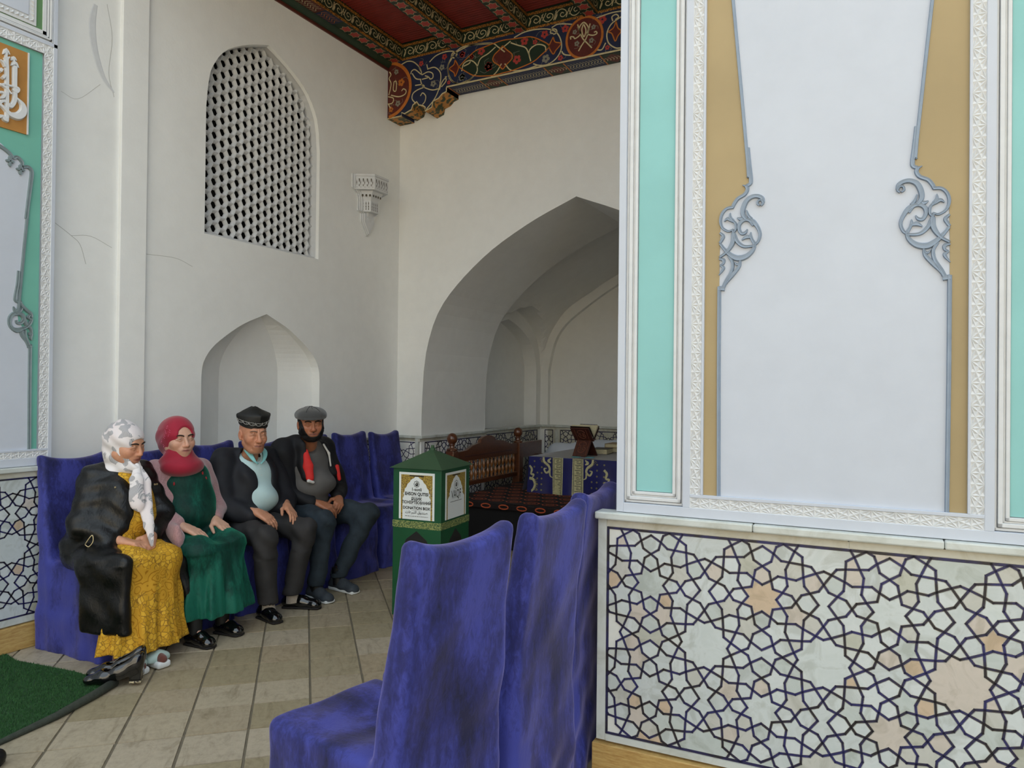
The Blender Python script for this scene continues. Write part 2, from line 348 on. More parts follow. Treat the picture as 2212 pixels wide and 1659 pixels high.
ARABL = [([(2.5413, 2.2581), (2.536, 2.1736), (2.5239, 2.099), (2.5268, 2.0785), (2.5454, 2.0715), (2.56, 2.0773)], [0.0159, 0.0179, 0.0179, 0.0179, 0.0159, 0.0119]), ([(2.552, 2.0743), (2.563, 2.0545), (2.5896, 2.0291), (2.615, 2.0104), (2.6208, 1.9861)], [0.0139, 0.0179, 0.0179, 0.0179, 0.0119]), ([(2.5129, 2.0422), (2.5231, 2.0224), (2.5398, 2.0067)], [0.005, 0.0218, 0.0238]), ([(2.5646, 2.0385), (2.5528, 2.0219), (2.5397, 2.0101)], [0.0079, 0.0218, 0.0179]), ([(2.5431, 2.0035), (2.5136, 1.9972), (2.4957, 1.9713), (2.4949, 1.9367), (2.5116, 1.9124), (2.5413, 1.9035), (2.5777, 1.9225)], [0.0238, 0.0238, 0.0218, 0.0198, 0.0218, 0.0298, 0.0139]), ([(2.5332, 2.006), (2.5632, 1.9984), (2.5749, 1.9749), (2.5606, 1.9491), (2.5374, 1.9472), (2.5312, 1.9627)], [0.0159, 0.0238, 0.0218, 0.0179, 0.0179, 0.0139]), ([(2.6083, 2.0006), (2.599, 1.9877), (2.6086, 1.978), (2.6208, 1.9826)], [0.0099, 0.0159, 0.0139, 0.0079]), ([(2.5769, 1.9751), (2.5909, 1.9411), (2.6136, 1.9218), (2.6208, 1.894)], [0.0238, 0.0198, 0.0179, 0.0099]), ([(2.6209, 1.9791), (2.6111, 1.9499), (2.5911, 1.9271), (2.5678, 1.9112)], [0.0139, 0.0179, 0.0159, 0.0119]), ([(2.5579, 1.9069), (2.5684, 1.8761), (2.5924, 1.8426), (2.6064, 1.8117)], [0.0198, 0.0258, 0.0218, 0.0198]), ([(2.5846, 1.909), (2.5852, 1.8703), (2.6027, 1.8291), (2.6084, 1.8118)], [0.0099, 0.0179, 0.0159, 0.0119]), ([(2.6019, 1.887), (2.6189, 1.8868), (2.6158, 1.8653), (2.6202, 1.8479)], [0.0139, 0.0198, 0.0159, 0.005]), ([(2.5949, 1.811), (2.6234, 1.8162)], [0.0198, 0.0198]), ([(2.6138, 1.8157), (2.6145, 1.5894), (2.6179, 1.1864)], [0.0198, 0.0198, 0.0198])]
ARABT = [([(2.3893, 2.9737), (2.4217, 2.9717), (2.4659, 2.9523), (2.4913, 2.9299), (2.4954, 2.9162)], [0.0221, 0.0221, 0.0221, 0.0221, 0.017]), ([(2.4999, 2.9175), (2.5222, 2.9327), (2.5481, 2.913), (2.5524, 2.8901)], [0.017, 0.0204, 0.0204, 0.017]), ([(2.5572, 2.8824), (2.5859, 2.8902), (2.6066, 2.8684), (2.6034, 2.8128), (2.5942, 2.7261), (2.5791, 2.5768)], [0.017, 0.0221, 0.0221, 0.0221, 0.0204, 0.0187])]
CALLIG = [([(2.4522, 3.1254), (2.4573, 3.1537), (2.4549, 3.3184), (2.4533, 3.4242), (2.4481, 3.4754), (2.4358, 3.4911)], [0.0306, 0.0221, 0.0221, 0.0221, 0.0221, 0.0068]), ([(2.4659, 3.5062), (2.4523, 3.4889), (2.4507, 3.4527)], [0.0051, 0.0187, 0.0221]), ([(2.447, 3.5488), (2.4473, 3.5282), (2.4468, 3.4925)], [0.0034, 0.0136, 0.0119]), ([(2.429, 3.5078), (2.4472, 3.537), (2.4657, 3.5191)], [0.0034, 0.0187, 0.0034]), ([(2.4972, 3.4651), (2.4977, 3.3579), (2.5001, 3.2753), (2.4895, 3.2358), (2.473, 3.2182), (2.4506, 3.2341), (2.4287, 3.2324), (2.3969, 3.1804)], [0.0255, 0.0238, 0.0238, 0.0238, 0.0238, 0.0187, 0.017, 0.0136]), ([(2.4749, 3.4593), (2.4959, 3.4825), (2.5154, 3.4602)], [0.0034, 0.0204, 0.0034]), ([(2.4852, 3.5169), (2.4883, 3.4973), (2.4916, 3.4688)], [0.0034, 0.0119, 0.0102]), ([(2.4745, 3.4888), (2.4876, 3.5101), (2.5024, 3.497)], [0.0034, 0.0153, 0.0034]), ([(2.4165, 3.319), (2.4381, 3.3358), (2.4657, 3.3371), (2.4991, 3.3405), (2.5161, 3.3348), (2.508, 3.3139), (2.4827, 3.3167)], [0.0085, 0.0119, 0.0119, 0.0136, 0.0187, 0.017, 0.0068]), ([(2.4164, 3.3278), (2.4494, 3.3164), (2.4775, 3.291)], [0.0136, 0.0153, 0.0085]), ([(2.5085, 3.2782), (2.543, 3.2483), (2.5465, 3.2074), (2.5185, 3.174), (2.4737, 3.171), (2.4402, 3.1951), (2.4018, 3.2171)], [0.0085, 0.0306, 0.0426, 0.0426, 0.0306, 0.0204, 0.0153]), ([(2.4176, 3.2461), (2.4338, 3.2577), (2.439, 3.2772), (2.4225, 3.283), (2.401, 3.2694)], [0.0102, 0.017, 0.017, 0.0153, 0.0102]), ([(2.4151, 3.4124), (2.4261, 3.4078)], [0.0289, 0.0255]), ([(2.4276, 3.379), (2.4398, 3.3718)], [0.0289, 0.0255]), ([(2.4604, 3.1311), (2.4412, 3.1307), (2.43, 3.1446), (2.4085, 3.1316)], [0.0289, 0.0204, 0.0187, 0.017]), ([(2.4143, 3.4678), (2.4308, 3.4567), (2.4393, 3.4365)], [0.0085, 0.0136, 0.0085])]
FCREAM = [[(-4.609, 4.929), (-4.528, 4.948), (-4.453, 4.926), (-4.387, 4.866), (-4.358, 4.815), (-4.353, 4.775)], [(-4.258, 4.887), (-4.185, 4.934), (-4.087, 4.952), (-3.997, 4.945), (-3.94, 4.918), (-3.944, 4.885), (-3.965, 4.871), (-3.988, 4.89), (-3.966, 4.912)], [(-3.944, 4.93), (-3.866, 4.959), (-3.736, 4.955), (-3.541, 4.925)], [(-3.988, 4.872), (-4.031, 4.812), (-4.03, 4.744), (-4.003, 4.671), (-3.949, 4.62), (-3.896, 4.603), (-3.792, 4.617), (-3.732, 4.651)], [(-4.362, 4.785), (-4.433, 4.844), (-4.475, 4.837), (-4.487, 4.808)], [(-4.348, 4.774), (-4.275, 4.791), (-4.219, 4.765), (-4.214, 4.722), (-4.246, 4.713), (-4.26, 4.735)], [(-4.47, 4.813), (-4.422, 4.75), (-4.357, 4.73)], [(-4.311, 4.759), (-4.265, 4.735), (-4.347, 4.728)], [(-4.366, 4.731), (-4.347, 4.674), (-4.309, 4.636), (-4.217, 4.597), (-4.136, 4.597)], [(-4.275, 4.822), (-4.193, 4.821), (-4.129, 4.763), (-4.119, 4.693), (-4.144, 4.584), (-4.198, 4.494), (-4.292, 4.411)], [(-4.047, 4.702), (-4.1, 4.659), (-4.135, 4.582)], [(-4.065, 4.706), (-4.056, 4.659), (-4.109, 4.608)], [(-4.431, 4.682), (-4.347, 4.674), (-4.319, 4.646), (-4.402, 4.63), (-4.457, 4.601), (-4.466, 4.549), (-4.428, 4.503)], [(-4.364, 4.562), (-4.336, 4.588), (-4.299, 4.55), (-4.307, 4.498), (-4.335, 4.472)], [(-4.387, 4.866), (-4.363, 4.815)], [(-4.29, 4.87), (-4.275, 4.814)], [(-4.758, 4.883), (-4.738, 4.848), (-4.762, 4.813), (-4.736, 4.761), (-4.745, 4.699), (-4.764, 4.64)], [(-4.735, 4.635), (-4.638, 4.602), (-4.561, 4.612), (-4.543, 4.648), (-4.577, 4.673), (-4.6, 4.654)], [(-4.698, 4.769), (-4.706, 4.685), (-4.672, 4.671), (-4.669, 4.764), (-4.698, 4.769)], [(-4.773, 4.626), (-4.705, 4.598), (-4.714, 4.552), (-4.762, 4.545)], [(-4.772, 4.554), (-4.742, 4.502)], [(-3.968, 4.914), (-3.881, 4.938), (-3.756, 4.958), (-3.539, 4.929), (-3.465, 4.877), (-3.391, 4.814)], [(-3.293, 4.93), (-3.186, 4.959), (-3.054, 4.958), (-2.916, 4.928), (-2.839, 4.872), (-2.8, 4.786), (-2.803, 4.71), (-2.853, 4.642), (-2.938, 4.605), (-3.024, 4.614), (-3.086, 4.641)], [(-3.554, 4.591), (-3.48, 4.638), (-3.426, 4.708)], [(-3.428, 4.853), (-3.329, 4.905)], [(-4.025, 4.708), (-4.038, 4.794), (-4.012, 4.856), (-3.968, 4.906)], [(-4.03, 4.709), (-3.984, 4.642), (-3.896, 4.601), (-3.79, 4.614), (-3.695, 4.671)], [(-3.873, 4.721), (-3.85, 4.791), (-3.773, 4.809), (-3.706, 4.755), (-3.694, 4.695), (-3.714, 4.658)], [(-3.696, 4.728), (-3.659, 4.803), (-3.575, 4.835), (-3.493, 4.883)], [(-3.85, 4.766), (-3.792, 4.78), (-3.773, 4.797)], [(-2.957, 4.725), (-2.966, 4.782), (-3.044, 4.814), (-3.114, 4.789), (-3.131, 4.745), (-3.112, 4.67)], [(-3.131, 4.737), (-3.167, 4.808), (-3.247, 4.848), (-3.328, 4.889)], [(-3.39, 4.701), (-3.316, 4.622), (-3.173, 4.603), (-3.042, 4.617)], [(-2.704, 4.789), (-2.708, 4.813), (-2.679, 4.807), (-2.662, 4.788), (-2.613, 4.816), (-2.622, 4.879), (-2.578, 4.919), (-2.532, 4.859), (-2.544, 4.809), (-2.491, 4.782), (-2.451, 4.789), (-2.459, 4.809), (-2.479, 4.806)], [(-2.628, 4.666), (-2.596, 4.713), (-2.548, 4.779), (-2.517, 4.894)], [(-2.498, 4.67), (-2.547, 4.726), (-2.597, 4.79), (-2.639, 4.913)], [(-2.582, 4.908), (-2.597, 4.851), (-2.576, 4.785), (-2.557, 4.842), (-2.582, 4.908)], [(-2.477, 4.927), (-2.405, 4.937), (-2.31, 4.945), (-2.224, 4.94)], [(-2.22, 4.613), (-2.275, 4.624), (-2.339, 4.682), (-2.355, 4.768), (-2.317, 4.842), (-2.246, 4.879), (-2.223, 4.888)], [(-2.449, 4.641), (-2.401, 4.635), (-2.366, 4.688)], [(-2.795, 4.7), (-2.769, 4.664), (-2.702, 4.643)], [(-2.899, 4.939), (-2.84, 4.958), (-2.756, 4.943), (-2.689, 4.924)], [(-2.881, 4.881), (-2.911, 4.895), (-2.899, 4.924), (-2.856, 4.915), (-2.847, 4.882), (-2.881, 4.873)], [(-3.997, 4.878), (-3.988, 4.918), (-3.949, 4.927), (-3.929, 4.898), (-3.958, 4.871)], [(-2.301, 4.869), (-2.309, 4.908), (-2.27, 4.921), (-2.247, 4.894), (-2.278, 4.875)]]
FORANGE = [[(-3.952, 4.849), (-3.911, 4.774), (-3.924, 4.724), (-3.95, 4.684), (-3.963, 4.724), (-4.017, 4.772), (-3.965, 4.803), (-3.952, 4.849)], [(-3.908, 4.769), (-3.817, 4.834), (-3.717, 4.892), (-3.614, 4.908), (-3.521, 4.921), (-3.411, 4.93), (-3.311, 4.921), (-3.212, 4.912), (-3.11, 4.899), (-3.01, 4.846), (-2.923, 4.773), (-3.008, 4.704), (-3.108, 4.653), (-3.303, 4.62), (-3.407, 4.616), (-3.517, 4.612), (-3.714, 4.645), (-3.815, 4.702), (-3.908, 4.769)], [(-3.414, 4.879), (-3.373, 4.834), (-3.318, 4.783), (-3.307, 4.749), (-3.326, 4.72), (-3.371, 4.689), (-3.412, 4.653), (-3.453, 4.697), (-3.509, 4.74), (-3.521, 4.775), (-3.501, 4.812), (-3.455, 4.843), (-3.414, 4.879)], [(-2.881, 4.85), (-2.863, 4.8), (-2.804, 4.772), (-2.854, 4.72), (-2.879, 4.69), (-2.909, 4.731), (-2.923, 4.773), (-2.906, 4.809), (-2.881, 4.85)], [(-2.27, 4.862), (-2.253, 4.798), (-2.222, 4.762), (-2.253, 4.724), (-2.276, 4.684), (-2.308, 4.758), (-2.34, 4.78), (-2.293, 4.807), (-2.27, 4.862)]]
FFLOW = [(-4.077, 4.905, 0.0317, 0), (-3.874, 4.886, 0.0292, 0), (-4.359, 4.892, 0.0292, 0), (-3.76, 4.845, 0.0234, 0), (-3.568, 4.707, 0.0459, 0), (-4.024, 4.638, 0.0209, 0), (-4.209, 4.66, 0.0351, 1), (-3.866, 4.665, 0.0334, 1), (-4.107, 4.804, 0.0317, 1), (-4.606, 4.745, 0.0417, 2), (-4.646, 4.533, 0.0334, 1), (-4.67, 4.866, 0.0292, 1), (-4.732, 4.485, 0.0292, 2), (-3.866, 4.885, 0.0325, 0), (-3.651, 4.875, 0.0417, 0), (-3.759, 4.839, 0.0232, 0), (-3.873, 4.663, 0.0371, 1), (-3.259, 4.715, 0.0445, 0), (-3.181, 4.874, 0.0417, 0), (-2.971, 4.893, 0.0389, 0), (-3.07, 4.843, 0.026, 0), (-2.956, 4.663, 0.0417, 1), (-2.763, 4.902, 0.0371, 0), (-2.807, 4.641, 0.0278, 0), (-2.4, 4.906, 0.0417, 0), (-2.35, 4.643, 0.0232, 0), (-3.569, 4.712, 0.0445, 0), (-2.667, 4.85, 0.0232, 1), (-2.484, 4.856, 0.0232, 1), (-2.645, 4.739, 0.026, 1), (-2.503, 4.739, 0.026, 1)]
CORBEL = [(-4.78, 4.394), (-4.596, 4.396), (-4.597, 4.431), (-4.559, 4.413), (-4.474, 4.441), (-4.456, 4.485), (-4.409, 4.512), (-4.381, 4.472), (-4.334, 4.46), (-4.302, 4.436), (-4.306, 4.398), (-4.224, 4.423), (-4.211, 4.481), (-4.143, 4.5), (-4.099, 4.538), (-4.05, 4.552), (-4.05, 4.593)]
# ------------------------------------------------------------------ frames of reference for the walls
XL, XP, YB = -4.78, -4.66, 6.45
DR = math.radians(1.876)
RT = np.array([math.cos(DR), math.sin(DR), 0]); RO = np.array([math.sin(DR), -math.cos(DR), 0]); RP = np.array([-1.062, 2.877, 0])
def frR(u, v, w): p = RP+RT*u+RO*w; return (p[0], p[1], v)
def frL(u, v, w): return (XL+w, u, v)
def frP(u, v, w): return (XP+w, u, v)
def frB(u, v, w): return (u, YB-w, v)

# ------------------------------------------------------------------ floor
floor = struct(MB().box(-14, 14, -14, 12, -.3, -.006).build('floor', M['floor_base']))
struct(MB().box(-40, 40, -40, -1.2, -.31, -.004).build('floor_courtyard', M['paving']))
ta = math.radians(45-1.65); E1 = np.array([math.cos(ta), math.sin(ta)]); E2 = np.array([-math.sin(ta), math.cos(ta)])
TP1, TP2 = .277, .2845
tile_me = []
for q in range(3):
    b = MB(); g = .0028+.0008*q
    b.frust(-TP1/2+g, TP1/2-g, -TP2/2+g, TP2/2-g, -.02, 0, .0025)
    me = b.mesh('floor_tile'); me.materials.append(M['tile']); tile_me.append(me)
cand = []
for i in range(-22, 22):
    for j in range(-4, 30):
        c = E1*(.047+TP1*(i+.5))+E2*(4.207-TP2*8+TP2*(j+.5))
        if -4.72 < c[0] < -.75 and .75 < c[1] < 6.6 and c[1] < 2.2-c[0]*1.6 and c[0] < -.75-(max(0, 1.9-c[1]))*.55:
            cand.append((c[0]**2+c[1]**2, c))
cand.sort(key=lambda t: t[0])
rnd = random.Random(3)
for k, (d, c) in enumerate(cand[:300]):
    mt = Matrix.Translation((c[0], c[1], rnd.uniform(-.0012, .0008))) @ Matrix.Rotation(ta+rnd.choice((0, math.pi)), 4, 'Z') @ Matrix.Rotation(rnd.uniform(-.003, .003), 4, 'X')
    instance('floor_tile', tile_me[k % 3], floor, mt)
if len(cand) > 300:
    b = MB()
    for d, c in cand[300:]:
        for sx, sy in ((0, 0),):
            h1, h2 = TP1/2-.003, TP2/2-.003
            b.f.append([b.pt(*(c+E1*a*h1+E2*e*h2), 0) for a, e in ((-1, -1), (1, -1), (1, 1), (-1, 1))])
    b.build('floor_tile_rest', M['tile'], floor, kind='stuff')

# ------------------------------------------------------------------ arches
def arch_fn(c, prof):
    """prof: (half width, z) from the springing to the apex -> top(u)"""
    P = np.array(catmull(prof, 8)); P = P[np.argsort(P[:, 0])]
    return lambda u: float(np.interp(abs(u-c), P[:, 0], P[:, 1]))
def hw_fn(prof):
    P = np.array(catmull(prof, 8)); P = P[np.argsort(P[:, 1])]
    return lambda z: float(np.interp(z, P[:, 1], P[:, 0]))
def wall_holes(b, u0, u1, v0, v1, holes, w=0, n=26):
    us = {u0, u1}
    for h in holes:
        for k in range(n+1): us.add(round(h['c']+h['hw']*math.sin((k/n*2-1)*math.pi/2), 5))
    us = sorted(x for x in us if u0-1e-6 <= x <= u1+1e-6)
    for a, c in zip(us[:-1], us[1:]):
        mid = (a+c)/2; lo = (v0, v0)
        for h in sorted((h for h in holes if abs(mid-h['c']) < h['hw']), key=lambda h: h['vb']):
            if h['vb'] > lo[0]+1e-6: b.quad((a, lo[0], w), (c, lo[1], w), (c, h['vb'], w), (a, h['vb'], w))
            lo = (h['top'](a), h['top'](c))
        b.quad((a, lo[0], w), (c, lo[1], w), (c, v1, w), (a, v1, w))
    return b
def reveal(b, h, w0, w1, n=26, bottom=True, inset=0.0):
    us = [h['c']+h['hw']*math.sin((k/n*2-1)*math.pi/2) for k in range(n+1)]
    pts = [(us[0], h['vb'])]+[(u, h['top'](u)) for u in us]+[(us[-1], h['vb'])]
    if bottom: pts.append(pts[0])
    cz = (h['vb']+h['top'](h['c']))/2
    q = [(h['c']+(u-h['c'])*(1-inset), cz+(v-cz)*(1-inset)) for u, v in pts]
    for p0, p1, q0, q1 in zip(pts[:-1], pts[1:], q[:-1], q[1:]): b.quad((*p0, w0), (*p1, w0), (*q1, w1), (*q0, w1))
    return b

WIN = dict(c=4.588, hw=.632, vb=2.764, top=arch_fn(4.588, [(.632, 3.75), (.612, 3.95), (.575, 4.08), (.468, 4.24), (.31, 4.35), (.153, 4.427), (0, 4.485)]))
NPROF = [(.655, 1.65), (.64, 1.76), (.57, 1.87), (.45, 1.97), (.25, 2.095), (0, 2.2)]
NIC = dict(c=4.6, hw=.655, vb=1.04, top=arch_fn(4.6, NPROF))
b = MB(frL); wall_holes(b, 3.42, 6.45, 0, 5.3, [WIN, NIC]); b.quad((2.2, 0, 0), (3.3, 0, 0), (3.3, 5.3, 0), (2.2, 5.3, 0))
reveal(b, WIN, 0, -.03, inset=.012); 
# niche: straight reveal, then a faceted back that narrows to the apex
hw = hw_fn(NPROF); zs = [1.04, 1.35, 1.65]+[1.65+.55*k/14 for k in range(1, 15)]
plan = [(-1, 0), (-.985, -.085), (-.42, -.25), (.58, -.25), (.985, -.085), (1, 0)]
rows = []
for z in zs:
    s_ = (hw(z) if z > 1.65 else .655); dk = s_/.655
    rows.append([(4.6+p*s_, z, w*(.35+.65*dk)) for p, w in plan])
for ra, rb in zip(rows[:-1], rows[1:]):
    for k in range(5): b.quad(ra[k], ra[k+1], rb[k+1], rb[k])
b.quad((3.945, 1.04, 0), (5.255, 1.04, 0), (5.0, 1.04, -.26), (4.2, 1.04, -.26))
wall_left = struct(b.build('wall_left', M['plaster']))
# pilaster strip between the plain bay and the niche bay
b = MB(frL); b.box(3.24, 3.44, 0, 5.3, -.05, .03); b.build('pilaster', M['plaster'], wall_left, bevel=.004)
# hairline cracks and the flaking plaster patch
b = MB(frL)
for pts, w in (([(2.80, 2.62), (2.92, 2.55), (2.98, 2.50), (3.02, 2.38)], .004), ([(2.92, 2.55), (3.05, 2.57), (3.2, 2.52)], .003), ([(3.46, 2.52), (3.7, 2.53), (3.85, 2.49)], .0035), ([(3.14, 4.16), (3.18, 3.95), (3.16, 3.7), (3.2, 3.55)], .004), ([(2.84, 3.46), (2.95, 3.45), (3.1, 3.6)], .0025)):
    b.ribbon(pts, w, 0, .0008, flat=True)
b.build('plaster_crack', simple('crack_grey', (188, 187, 180), .9, 0), wall_left)
b = MB(frL); b.ribbon([(3.06, 4.12), (3.04, 3.98), (3.06, 3.82), (3.12, 3.66), (3.2, 3.58)], [.03, .05, .045, .035, .012], 0, .0015)
b.build('flaked_plaster', M['gypsum'], wall_left)

# ------------------------------------------------------------------ lattice window
b = MB(frL); reveal(b, WIN, -.029, -.16, inset=.012)
window = struct(b.build('window_1', M['gypsum']))
bb = MB(frL); [bb.quad(*q) for q in (((3.7, 2.5, -.5), (5.5, 2.5, -.5), (5.5, 4.7, -.5), (3.7, 4.7, -.5)), ((3.7, 2.5, -.1), (5.5, 2.5, -.1), (5.5, 2.5, -.5), (3.7, 2.5, -.5)), ((3.7, 4.7, -.1), (5.5, 4.7, -.1), (5.5, 4.7, -.5), (3.7, 4.7, -.5)), ((3.7, 2.5, -.1), (3.7, 4.7, -.1), (3.7, 4.7, -.5), (3.7, 2.5, -.5)), ((5.5, 2.5, -.1), (5.5, 4.7, -.1), (5.5, 4.7, -.5), (5.5, 2.5, -.5)))]; bb.build('dark_backing', M['dark'], window)  # near-black box added to keep light out of the lattice holes
b = MB(); RH = .0532
ang = [math.radians(60*k) for k in range(6)]
prof = [(RH, -.03), (RH, 0), (RH*.93, 0), (RH*.90, -.005), (RH*.84, -.005), (RH*.62, -.022), (RH*.60, -.034)]
ringsI = [[b.pt(w, r*math.cos(a), r*math.sin(a)) for a in ang] for r, w in prof]
for ra, rb in zip(ringsI[:-1], ringsI[1:]):
    for k in range(6): b.f.append([ra[k], ra[(k+1) % 6], rb[(k+1) % 6], rb[k]])
cell = b.mesh('lattice_cell'); cell.materials.append(M['gypsum'])
for i in range(-1, 18):
    y = 4.05+.0775*i
    for j in range(-1, 20):
        z = 2.80+.0932*j+(.0466 if i % 2 else 0)
        if abs(y-4.588) < .632+.02 and z > 2.73 and (z < WIN['top'](y)+.02 if abs(y-4.588) < .632 else z < 3.9):
            instance('lattice_cell', cell, window, Matrix.Translation((XL-.085, y, z)) @ Matrix.Diagonal((1, .965, 1, 1)))
b = MB(frL); b.box(3.94, 5.24, 2.745, 2.79, -.16, -.05); b.build('window_sill', M['gypsum'], window, bevel=.004)

# ------------------------------------------------------------------ back wall with the deep arch, and the room behind it
BPROF = [(1.73, 1.29), (1.722, 1.5), (1.68, 1.968), (1.491, 2.444), (1.026, 2.89), (.509, 3.195), (0, 3.408)]
ARC = dict(c=-2.732, hw=1.73, vb=0, top=arch_fn(-2.732, BPROF))
b = MB(frB); wall_holes(b, -4.78, 5.2, 0, 5.3, [ARC], n=40); reveal(b, ARC, 0, -1.33, n=40, bottom=False)
wall_back = struct(b.build('wall_back', M['plaster']))
# room: groin vault, left wall with arched recess, far wall with shallow arched recess
XR0, YR1 = -4.6, 9.62
fA = arch_fn(-2.732, [(1.868, 1.83), (1.78, 2.26), (1.61, 2.56), (1.45, 2.735), (1.26, 2.86), (1.09, 2.957), (.87, 3.09), (.4, 3.33), (0, 3.55)])
fBp = arch_fn(8.69, [(.93, 1.75), (.91, 2.0), (.8, 2.28), (.55, 2.5), (.25, 2.62), (0, 2.68)])
b = MB()
b.grid(lambda s, t: (lambda x, y: (x, y, max(fA(x), fBp(y) if abs(x+2.732) > .6 else 0)))(XR0+(3.736)*s, 7.76+(YR1-7.76)*t), 60, 40)
LR = dict(c=8.625, hw=.855, vb=0, top=arch_fn(8.625, [(.855, 1.78), (.84, 1.95), (.72, 2.2), (.45, 2.37), (.2, 2.46), (0, 2.51)]))
fr_rl = lambda u, v, w: (XR0+w, u, v)
b.fr = fr_rl; wall_holes(b, 7.76, YR1, 0, 3.0, [LR]); reveal(b, LR, 0, -.19, bottom=False); b.quad((7.6, 0, -.19), (YR1, 0, -.19), (YR1, 3, -.19), (7.6, 3, -.19))
FR_ = dict(c=-2.732, hw=1.75, vb=0, top=arch_fn(-2.732, [(1.75, 1.85), (1.66, 2.25), (1.5, 2.5), (1.25, 2.70), (.9, 2.93), (.45, 3.18), (0, 3.40)]))
fr_rb = lambda u, v, w: (u, YR1-w, v)
b.fr = fr_rb; wall_holes(b, XR0, -.86, 0, 3.7, [FR_], n=40); reveal(b, FR_, 0, -.08, n=40, bottom=False); b.quad((XR0, 0, -.08), (-.86, 0, -.08), (-.86, 3.7, -.08), (XR0, 3.7, -.08))
b.fr = lambda u, v, w: (u, v, w)
b.quad((-.86, 7.7, 0), (-.86, YR1, 0), (-.86, YR1, 3.7), (-.86, 7.7, 3.7))
b.quad((-4.46, 7.78, 0), (-4.9, 7.78, 0), (-4.9, 7.78, 3.6), (-4.46, 7.78, 3.6))
struct(b.build('wall_inner_room', M['plaster']))

# ------------------------------------------------------------------ right pier wall and the iwan's right side
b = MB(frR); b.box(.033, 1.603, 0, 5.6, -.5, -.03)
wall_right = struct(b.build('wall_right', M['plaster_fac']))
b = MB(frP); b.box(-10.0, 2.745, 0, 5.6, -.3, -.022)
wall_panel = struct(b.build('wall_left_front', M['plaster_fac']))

# shell of the building outside the view: roof, outer walls, the left wing's mass and the iwan's far end
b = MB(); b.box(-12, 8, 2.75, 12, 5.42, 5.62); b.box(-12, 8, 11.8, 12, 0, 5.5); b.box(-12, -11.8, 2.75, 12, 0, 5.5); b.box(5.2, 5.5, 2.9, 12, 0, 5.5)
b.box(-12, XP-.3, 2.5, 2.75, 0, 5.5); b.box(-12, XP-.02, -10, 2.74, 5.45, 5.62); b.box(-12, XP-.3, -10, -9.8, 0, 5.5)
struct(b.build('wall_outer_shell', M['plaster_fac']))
# unseen whitewashed wing with arched bays, added to bounce sunlight into the iwan
b = MB(lambda u, v, w: (u, -12.5+w, v)); wall_holes(b, -16, 18, 0, 7.5, [dict(c=c, hw=1.3, vb=0, top=arch_fn(c, [(1.3, 1.9), (1.25, 2.4), (.9, 3.1), (0, 3.8)])) for c in (-12, -7, -2, 3, 8, 13)], n=12)
b.box(-16, 18, 0, 7.5, -1.2, -.6); struct(b.build('wall_added_bounce_wing', plaster('limewashed_bounce_wall', (238, 232, 218))))

# ------------------------------------------------------------------ ceiling
ceil = struct(MB().box(-4.9, 5.3, 2.75, 6.5, 5.17, 5.41).build('ceiling', M['red_board']))
edges = [-4.596, -3.875, -3.158, -2.446, -1.73, -1.02, -.305, .41]
for k, xr in enumerate(edges[:-1]):          # battens of each bay, laid side by side
    b = MB(); x0, x1 = xr, edges[k+1]-.13; y = 3.0
    while y < 6.2:
        pr = [(y+.0185-.0185*math.cos(a), 5.165-.026*math.sin(a)) for a in [math.pi*q/5 for q in range(6)]]
        for p, q in zip(pr[:-1], pr[1:]): b.quad((x0, *p), (x1, *p), (x1, *q), (x0, *q))
        y += .037
    b.build('batten_row', M['red_board'], ceil, kind='stuff', merge=True)
SCROLL = [[(0, .2), (.1, .75), (.25, .9), (.4, .7), (.42, .4), (.3, .22), (.2, .38), (.25, .6), (.33, .52)],
          [(.5, .8), (.6, .25), (.75, .1), (.9, .3), (.92, .6), (.8, .78), (.7, .62), (.75, .42), (.83, .48)],
          [(.42, .12), (.47, .5), (.56, .88)], [(.95, .1), (1.0, .5), (1.06, .9)], [(.02, .85), (.08, .5), (.0, .1)], [(.52, .3), (.6, .6), (.66, .9)]]
def scrolls(fr, u0, u1, v0, v1, parent, pitch=.27):
    b = MB(fr); n = max(1, round((u1-u0)/pitch)); L = (u1-u0)/n
    for k in range(n):
        for pl in SCROLL: b.ribbon([(u0+(k+p[0])*L, v0+p[1]*(v1-v0)) for p in pl], .0085, .001, .0015, n=4, flat=True)
    b.build('painted_scroll', M['f_cream'], parent)
